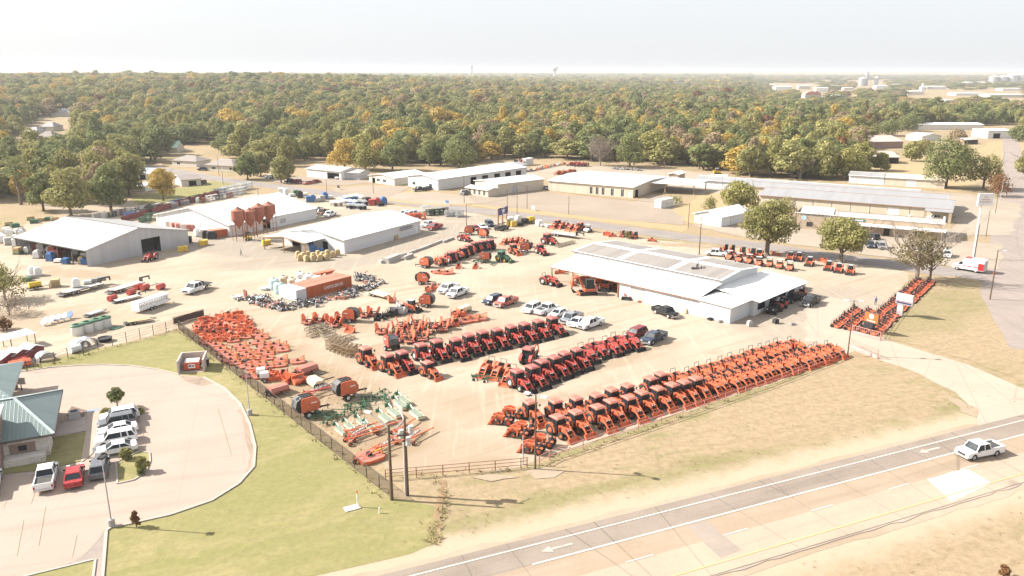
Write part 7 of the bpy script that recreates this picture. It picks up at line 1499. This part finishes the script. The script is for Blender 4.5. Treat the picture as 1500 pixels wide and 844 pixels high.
for x0,x1 in ((-1.0,0),(0,1.0)): q.bar((cx+x0,-.14,cz+ (.55 if x0<0 else -1.05)),(cx+x1,-.14,cz+(-1.05 if x0<0 else .55)),.05,.16)
q.box(cx-1.05,-.16,cz+.95,cx+1.05,-.13,cz+1.12); q.obj('emblem',m_wink,t)
a,b=G(1265,486),G(1282,491); t=thing('pylon_sign','orange sign with a white emblem and name above a dark panel','sign',a,ang(a,b)); h1,h2=px_h(1270,487,471),px_h(1270,487,456.5); L=2.6; z0=h1-1.6
M().box(.2,-.12,0,.4,.12,h1).obj('post',m_bk,t); M().box(1.2,-.12,0,1.4,.12,h1).obj('post',m_bk,t); M().box(-.1,-.16,z0,1.7,.16,h1-.03).obj('message_board',m_bk,t); M().box(-.1,-.2,h1,L+.1,.2,h2).obj('cabinet',paint('sign_frame',(.08,.06,.05),.6),t); M().box(.0,-.225,h1+.08,L,-.203,h2-.08).obj('face',paint('sign_orange',(.42,.11,.02),.5,.04,dirt=.04),t)
q=M(); cz=h1+(h2-h1)*.64
for i in range(16):
    c,c2=i*pi/8,(i+1)*pi/8; q.add([(L/2+r*cos(k),-.24,cz+r*sin(k)) for r,k in ((.28,c),(.45,c),(.45,c2),(.28,c2))],[(0,1,2,3)])
q.bar((L/2-.12,-.24,cz-.25),(L/2-.12,-.24,cz+.25),.03,.1); q.bar((L/2-.1,-.24,cz),(L/2+.2,-.24,cz+.22),.03,.1); q.bar((L/2-.1,-.24,cz),(L/2+.2,-.24,cz-.22),.03,.1); q.obj('emblem',m_wink,t)
text('Kubota',.55,m_wink,t,(L/2,-.235,h1+(h2-h1)*.2),(pi/2,0,0),.006)
a=G(1317,463); t=thing('pylon_sign','grey pylon sign with white, red and dark bands beside the mowers','sign',a,ang(a,G(1330,466))); h1,h2=px_h(1317,463,445),px_h(1317,463,430); M().box(-.5,-.2,0,.6,.2,h1).obj('leg',m_greyd,t); M().box(-.9,-.3,h1,2.3,.3,h2).obj('cabinet',m_greyd,t); dz=h2-h1
for z0,z1,mm in ((.60,.9,m_greyd),(.36,.58,m_wink),(.3,.36,m_tail),(.07,.24,m_ink)): M().box(-.75,-.325,h1+dz*z0,2.15,-.303,h1+dz*z1).obj('sign_band',mm,t)
a=G(1425,380); t=thing('pole_sign','white board with faint lettering on a tall white pole','sign',a,0); h1,h2=px_h(1425,380,301),px_h(1425,380,283.5); M().cyl((0,0,0),(0,0,h1+1),.22,.2,10).obj('pole',m_wtrim,t); w=2.0; M().box(-1.1,-.25,h1,2.6,.25,h2).obj('board',m_carw,t); q=M()
for z,ww in ((.72,.5),(.5,1.0),(.3,1.4)):
    x=-ww+.75
    while x<ww+.65: q.box(x,-.275,h1+(h2-h1)*z-.12,x+.16,-.253,h1+(h2-h1)*z+.12); x+=.26
q.obj('letters',m_pinkp,t)
for lab,x,y in (('small blue sign on two legs at the front yard verge',655,300.5),('small dark sign on the grass by the workshop',496,278),('pale square sign on the gravel lot verge',781,309)):
    t=T('yard_sign',lab,'sign',x,y,10,2); M().box(-.9,-.05,.7,.9,.05,1.7).obj('board',m_blue if 'blue' in lab else (m_bk if 'dark' in lab else m_ltg),t)
    for s in (-1,1): M().bar((s*.7,0,0),(s*.7,0,.75),.08,.08).obj('leg',m_wtrim,t)
# ---------------------------------------------------------------- dumpster, bank forecourt, small things
a,b=G(260.5,548),G(299.5,545); t=thing('dumpster_enclosure','pale three-sided wall round the dumpster','enclosure',a,ang(a,b)); L=(b-a).length; m_pw=paint('pale_block_wall',(.50,.43,.38),.9,.08)
d_=4.2; h_=2.1
M().box(0,0,0,.22,d_,h_).obj('wall',m_pw,t); M().box(L-.22,0,0,L,d_,h_).obj('wall',m_pw,t); M().box(.225,d_-.22,0,L-.225,d_,h_-.003).obj('wall',m_pw,t); M().box(.23,.1,.01,L-.23,d_-.23,.05).obj('floor',m_pave,t)
c=a+(b-a)*.49; n_=Vector((-(b-a).y,(b-a).x,0)).normalized(); c=c+n_*1.9
t=thing('dumpster','orange-red dumpster with grey lids and a white notice','dumpster',(c.x,c.y,.05),ang(a,b)); M().ext([(-.9,.15),(.9,.15),(.9,1.2),(-.9,1.35)],-1.15,1.15,'x').obj('bin',paint('dumpster_red',(.5,.09,.035),.5),t)
for s in (-.56,.56): M().add([(s-.54,-.92,1.24),(s+.54,-.92,1.24),(s+.54,.92,1.4),(s-.54,.92,1.4),(s-.54,-.92,1.3),(s+.54,-.92,1.3),(s+.54,.92,1.46),(s-.54,.92,1.46)],[(0,1,2,3),(4,5,6,7),(0,1,5,4),(1,2,6,5),(2,3,7,6),(3,0,4,7)]).obj('lid',m_ltg,t)
q=M().box(-.5,-.925,.4,.55,-.903,1.05).obj('notice',m_wink,t); M().cyl((.25,-.94,.75),(.25,-.93,.75),.16,None,10).obj('dot',m_tail,q); M().box(-.42,-.94,.65,.0,-.93,.9).obj('dark_print',m_ink,q)
for s in (-1,1): M().box(s*1.2-.08,-.5,.5,s*1.2+.08,.5,.75).obj('lift_pocket',m_bk,t)
t=thing('waste_bin','dark bin in the back corner of the enclosure','bin',(c+(b-a).normalized()*1.9+n_*1.1)+Vector((0,0,.05)),.2); M().box(-.4,-.4,0,.4,.4,1.1,-.06,-.06).obj('body',m_bk,t); M().box(-.48,-.48,1.1,.48,.48,1.18).obj('lid',m_greyd,t)
flat('bank_lawn',pxl('0 672 30 668 74 656 80 640 126 634 122 668 119 676 70 688 0 696'),.05,m_lawn); flat('bank_path',pxl('98 612 126 606 127 632 80 641 84 630'),.05,asphalt('path_concrete',(.33,.28,.25),(.37,.31,.27),.2,.3)); flat('bank_walk',pxl('128 604 146 602 142 640 136 665 118 680 120 668 126 634'),.046,m_pave)
flat('mulch_bed',pxl('97 610 105 596 127 602 124 612'),.054,paint('mulch',(.16,.11,.085),.95,.3,ns=3)); flat('blue_bay_marking',pxl('127.5 602.5 145 599.5 145 604.5 127 607'),.056,paint('blue_bay',(.12,.25,.45),.7,.1,dirt=.2))
isl=pxl('146 612 150 601 172 596 196 596 208 601 200 604 160 607 150 616'); flat('parking_island',isl,.06,m_lawn); isl2=pxl('170 678 192 668 206 662 219 664 220 676 214 692 196 704 172 709'); flat('parking_island',isl2,.06,m_lawn); kerb(isl2+isl2[:1],.2,.15); kerb(isl+isl[:1],.2,.15); kerb(pxl('148 612 145 640 140 668'),.2,.12)
mark('bay_lines',[[p+n2*.05,q+n2*.05,q-n2*.05,p-n2*.05] for p,q in [pxl(s) for s in ('318 598 324 617','324 617 338 667','34 762 24 815','66 742 56 800','112 784 105 816','20 842 14 866','52 716 45 738','92 704 88 722','130 700 127 716','12 724 4 746','168 603 208 603','206 616 213 660')] for n2 in [.5*Vector((-(q-p).y,(q-p).x,0)).normalized()]],paint('faded_bay_paint',(.40,.32,.20),.8,.05,dirt=.4),.1)
for i,(x0,y0,x1,y1) in enumerate([(84,694,98,692),(120,692,136,688),(156,686,168,682),(36,696,56,694)]): 
    p,q=G(x0,y0),G(x1,y1); t=thing('wheel_stop',f'low concrete wheel stop before the parked cars, {ORD[i]} of four','wheel stop',p,ang(p,q)); M().ext([(-.09,0),(.09,0),(.05,.13),(-.05,.13)],0,1.8,'x').obj('stop',m_conc,t)
    M().cyl((.3,0,.12),(.3,0,.16),.03,None,6).obj('pin',m_rust,t)
t=T('ac_unit','dark air-conditioning unit in the mulch bed beside the bank','unit',110,613,10,-2); M().box(-.7,-.6,0,.7,.6,1.1).obj('case',m_greyd,t); M().cyl((0,0,1.1),(0,0,1.15),.5,None,14).obj('fan_grille',m_bk,t)
t=T('parking_sign','small bay sign on a post at the edge of the bank island','sign',141,676,10,-2); M().cyl((0,0,0),(0,0,1.9),.04,None,6).obj('post',m_steel,t); M().box(-.22,-.05,1.3,.22,-.042,1.9).obj('plate',m_wtrim,t)
t=T('drive_through_post','menu board on a post beside the drive-through','sign',32,572,10,0); M().box(-.05,-.05,0,.05,.05,1.4).obj('post',m_bk,t); M().box(-.7,-.1,1.0,.7,.1,2.0).obj('board',m_ltg,t)
t=thing('utility_pad','pale concrete utility lid set in the lawn','lid',G(507,751),ang(G(507,751),G(526,746))); M().box(0,0,0,1.65,1.0,.12).obj('slab',m_ltg,t); M().box(.2,.2,.122,1.45,.8,.14).obj('cover',m_conc,t)
for lab,x,yb,yt,tip in (('white marker post with orange tip beside the utility lid',524,743,718,1),('short white marker stub on the lawn',556,752,743,0)):
    t=T('marker_post',lab,'post',x,yb); h=topz(x,yb,yt); M().cyl((0,0,0),(0,0,h*.8),.07,None,8).obj('post',m_wtrim,t); M().cyl((0,0,h*.8),(0,0,h),.075,.05,8).obj('cap',m_or if tip else m_wtrim,t)
t=T('marker_flag','tiny orange warning sign at the corner by the side road','sign',1456,408); M().bar((0,0,0),(0,0,1.4),.06,.06).obj('post',m_rust,t); M().box(-.35,-.03,.9,.35,.03,1.4).obj('plate',m_or,t)
for i,(x,y) in enumerate([(1160,476),(1136,474),(1098,478),(1054,472),(1040,469),(1006,459)]): stack([2,0,1,2,2,1][i],['grey','black','grey','grey','black','tan'][i],x,y,f'odd pallet or part on the dirt along the dealership wall, {ORD[i]} from the office end','odd parts along the dealership wall',.8)
# ---------------------------------------------------------------- people
def person(label,x,y,h,shirt,trou,dx,dy,step=.28):
    b=G(x,y); t=thing('person',label,'person',b,ang(b,G(x+dx,y+dy))); me=bpy.data.meshes.new('body')
    J=[(0,0,.92),(0,0,1.15),(0,0,1.40),(.02,0,1.50),(.03,0,1.64),  (step*.4,.1,.88),(step*.75,.1,.48),(step,.1,.06),(step+.16,.1,.04),  (-step*.3,-.1,.88),(-step*.5,-.1,.5),(-step*1.1,-.1,.1),(-step+.06,-.1,.04), (0,.2,1.38),(-.1,.26,1.12),(.06,.27,.9), (0,-.2,1.38),(.14,-.26,1.12),(.3,-.22,.95)]
    E=[(0,1),(1,2),(2,3),(3,4),(0,5),(5,6),(6,7),(7,8),(0,9),(9,10),(10,11),(11,12),(2,13),(13,14),(14,15),(2,16),(16,17),(17,18)]
    Rr=[.15,.15,.17,.06,.11,.09,.065,.05,.04,.09,.065,.05,.04,.07,.05,.035,.07,.05,.035]
    me.from_pydata(J,E,[]); o=bpy.data.objects.new('body',me); C.objects.link(o); sk=o.modifiers.new('s','SKIN'); 
    for v,r in zip(me.skin_vertices[0].data,Rr): v.radius=(r,r)
    me.skin_vertices[0].data[0].use_root=True; su=o.modifiers.new('u','SUBSURF'); su.levels=su.render_levels=2
    dg=bpy.context.evaluated_depsgraph_get(); bpy.context.view_layer.update(); m2=bpy.data.meshes.new_from_object(o.evaluated_get(bpy.context.evaluated_depsgraph_get())); bpy.data.objects.remove(o)
    skin=paint('skin',(.45,.27,.19),.6,.05,dirt=0); m2.materials.clear()
    for m in (skin,shirt,trou,m_bk): m2.materials.append(m)
    for p in m2.polygons:
        z=p.center.z; p.use_smooth=True; out=abs(p.center.y)>.2 or abs(p.center.x)>.1
        p.material_index=3 if z<.1 else (2 if z<.95 and not(out and abs(p.center.y)>.19) else (1 if z<1.46 and not (abs(p.center.y)>.2 and z<1.16) else 0))
    o=bpy.data.objects.new('body',m2); C.objects.link(o); o.parent=t
    M().lathe([(0,1.80),(.08,1.78),(.125,1.70),(.12,1.64)],(.02,0,0),10).obj('cap',trou,t,True); t.scale=(h/1.78,)*3
person('person walking across the paved apron in a green shirt',353.5,375,1.85,paint('green_shirt',(.14,.24,.16),.8),paint('dark_jeans',(.06,.07,.10),.8),-8,1); person('person in a blue shirt standing among the ride-on mowers',1282,447,1.8,paint('blue_shirt',(.10,.20,.42),.8),MATS['dark_jeans'],3,3,.12)
# ---------------------------------------------------------------- notable trees and bushes
OAK=thing('tree','tree','tree')
def special(label,px,yb,yt,wpx,col,seed,n=3200,leaf=.6,bark=None,name='tree',**k):
    b=G(px,yb); h=topz(px,yb,yt); w=wpx*(G(px+1,yb)-b).length
    t=thing(name,label,'tree',b,0); o=bpy.data.objects.new('trunk',trunk_mesh('trunk',h,w,seed,bark,k.pop('limbs',7),k.pop('top',.6),k.pop('r',None),k.pop('twigs',0))); C.objects.link(o); o.parent=t
    if n: c=bpy.data.objects.new('crown',crown_mesh('crown',h,w,LEAF[col],seed=seed,n=n,leaf=leaf,**k)); C.objects.link(c); c.parent=t
    return t
bpy.data.objects.remove(OAK)
special('great spreading oak beside the mini diggers',1123,374,291,100,'olive',101,9500,.6,base=.25,nl=30,gap=.1,flatt=.6,lr=.72,twigs=0,r=.62)
special('round oak over the track loaders',1231,385,315,96,'olive',102,9000,.58,base=.22,nl=28,gap=.1,flatt=.62,lr=.74,r=.5)
special('half bare olive-brown tree at the head of the mower ranks',1342,412,333,96,'brown',103,3200,.5,m_pale,base=.22,nl=28,gap=.25,lr=.7,limbs=11,twigs=1,r=.5); special('leafy patch on the half bare tree'.replace('leafy patch on','low olive tree growing into'),1362,410,348,50,'olive',104,500,.55,base=.3,nl=7,gap=.35)
special('big dark green tree beyond the cream-roofed shed',1385,276,202,92,'dark',105,8000,.8,nl=20,base=.16,lr=.85); special('ragged olive tree with open branches by the side road',1440,277,223,66,'olive',106,2600,.9,nl=14,gap=.25,limbs=9); special('small rusty red tree at the side road verge',1461,288,254,42,'rust',107,1400,.6)
special('yellow-green bushy tree above the small white shed',1080,314,262,66,'light',108,3200,.85,base=.12,nl=16); special('low green bush left of the small white shed',1040,307,288,26,'olive',109,700,.5,base=.05,name='bush'); special('olive bushes behind the arched roof',1150,320,287,40,'olive',110,1300,.5,base=.1,name='bush')
special('grey-brown bare-crowned tree at the wood edge behind the warehouse',879,243,201,50,'grey',111,2600,.8,m_pale,base=.14,nl=20,twig=True,limbs=9,twigs=1); special('dead white-limbed tree at the right end of the wood',1172,262,236,36,'grey',112,60,.6,m_pale,limbs=13,twigs=1,base=.2,twig=True,r=.55)
special('golden yellow tree before the beige garage',239,294,243,46,'gold',113,3400,.8,base=.16); special('tall thin pine with a bare lower trunk at the left',31,300,227,40,'dark',114,1100,.7,base=.42,nl=9,gap=.15,limbs=4,top=.8)
for i,(lab,x,yb,yt,w,c) in enumerate([('dark broad tree left of the garden shed',163,309,238,58,'dark'),('large olive tree leaning over the dirt clearing',104,316,244,72,'olive'),('green tree at the left of the clearing trees',64,309,250,50,'dark'),('orange-brown tree behind the clearing trees',150,286,212,66,'tan'),('yellowing tree left of the clearing trees',38,292,246,46,'gold'),('olive tree behind the dark broad tree',190,288,222,52,'olive'),('dark tree by the street left of the shaded cars',363,263,224,46,'dark'),('green street tree over the shaded cars',382,258,222,40,'olive'),('green street tree behind the maroon pickup',412,268,230,44,'olive'),('golden tree behind the white workshop, left of two',505,248,204,54,'gold'),('golden tree behind the white workshop, right of two',535,250,208,50,'light'),('dark tree at the corner of the bungalow roof',575,250,204,54,'dark'),('dark tree behind the long white shop',672,246,205,62,'dark'),('broad dark tree beside the bare-crowned tree',922,245,196,56,'dark'),('bright yellow-green tree at the right end of the wood',1240,262,214,64,'light'),('golden tree beside the barns',1262,250,205,44,'light')]):
    special(lab,x,yb,yt,w,c,120+i,3600,1.0,base=.14)
for i,(lab,x,yb,yt,w,c) in enumerate([('scrubby tree at the left frame edge by the sprayer',8,440,385,74,'olive'),('grey scrub below the left-edge tree',14,462,430,64,'grey'),('rusty bush at the left edge above the shelters',6,484,465,30,'rust'),('little round tree in the bank car park island',172.5,598,567,27,'dark'),('low shrub left on the bank island',155,608,598,16,'olive'),('low dark shrub right on the bank island',203,606,598,20,'olive'),('round bush nearest the white sedan',184,673,656,24,'olive'),('clipped round bush at the island kerb',208,692,667,24,'olive'),('small bush at the tip of the island',206,696,686,12,'dark'),('thin shrub beside the kerb lamp',200,772,747,17,'rust'),('shrub beside the street fence digger',920,350,338,16,'dark'),('little bush at the bungalow garage wall',1080,260,250,14,'olive'),('dry red shrub at the bottom right corner',1470,846,826,18,'rust'),('green bushes along the gravel lot trees',990,300,287,30,'olive')]):
    special(lab,x,yb,yt,w,c,150+i,[2200,1200,500,900,300,350,600,700,200,220,200,200,200,500][i],.42 if i>2 else .5,name='bush' if 'tree' not in lab else 'tree',base=.34 if i==3 else .06,nl=10,twig=(c=='grey'),gap=.1)
for i,(x,yb,yt,w,c,wh) in enumerate([(1335,236,206,34,'olive','beside the wide rusty barn'),(1300,199,176,46,'dark','behind the wide rusty barn'),(1270,203,180,42,'olive','left of the wide rusty barn'),(1240,214,188,44,'dark','above the open-fronted barn'),(1222,226,194,46,'olive','left of the open-fronted barn'),(1402,208,188,30,'tan','between the pale-roofed shed and the grey shelter'),(1352,226,204,34,'light','in front of the small pale-roofed barn'),(1492,207,184,34,'dark','at the far end of the side road'),(1330,192,168,44,'dark','behind the long white-roofed shed'),(1385,180,158,40,'olive','behind the long white-roofed shed at its middle'),(1455,182,160,42,'dark','behind the white block building'),(1502,262,214,40,'olive','across the side road'),(1205,262,226,48,'dark','behind the storage rows'),(1290,250,222,30,'light','at the open front of the barn')]):
    special(f"{CNAME[c]} tree {wh}",x,yb,yt,w,c,180+i,3000,1.0,base=.1)
# dry grass tufts: gully, verges and fence lines
tf=M(); rt=random.Random(4)
def tuft(p,h,r,n=7):
    for _ in range(n):
        a=rt.uniform(0,6.28); d=Vector((cos(a),sin(a),0)); b=p+d*rt.uniform(0,r*.4); e=b+d*rt.uniform(.2,1)*r+Vector((0,0,h*rt.uniform(.6,1))); s=Vector((-d.y,d.x,0))*rt.uniform(.05,.12)*h*1.6
        tf.add([b-s,b+s,e+s*.3,e-s*.3],[(0,1,2,3)])
for i in range(150):
    k=rt.random(); q=G(643+8*sin(k*5)+rt.gauss(0,3.5)*(1+k),706+k*92); tuft(q,rt.uniform(.12,.3),.4)
for s in ('577 700 765 687','790 684 1236 525','262 485 575 733','60 538 262 484','0 548 100 530'):
    a,b=pp(s)
    for i in range(int((b-a).length*2.2)): tuft(a.lerp(b,rt.random())+Vector((rt.gauss(0,.35),rt.gauss(0,.35),0)),rt.uniform(.12,.4),.3,5)
for i in range(700): tuft(hw(rt.uniform(0,150),rt.choice([rt.uniform(13,30),rt.uniform(-14,-4)])),rt.uniform(.08,.25),.3,4)
for i in range(500): q=G(rt.uniform(285,560),rt.uniform(470,690)); tuft(q,rt.uniform(.1,.3),.3,4) if inside(q,pp('268 486 300 464 372 470 440 535 560 600 560 690 545 705')) else 0
tg=tf.obj('dry_grass',grassmat('dry_tufts',(.38,.29,.16),(.24,.21,.10),(.33,.24,.13),None,.5,None,.6)); tag(tg,'dry tufts of grass along fences, gully and verges','grass',None,'stuff')
gl=[]
m_soil=sandmat('bare_soil',(.30,.21,.13),(.25,.17,.10),(.15,.10,.06),rot=1.3)
flat('gully',pxl('640 705 652 703 655 725 648 745 652 770 645 796 638 792 641 765 637 742 643 722'),.02,m_soil,.35,1.0)
for i,s in enumerate(('770 690 800 686 828 690 812 700 785 702','1380 575 1432 598 1430 612 1408 604','690 700 740 696 760 700 720 706')): flat('bare_patch',pxl(s),.02,m_shoulder,.4,1.5)
drop_unused(*GD,*SC,*PN,FT2)
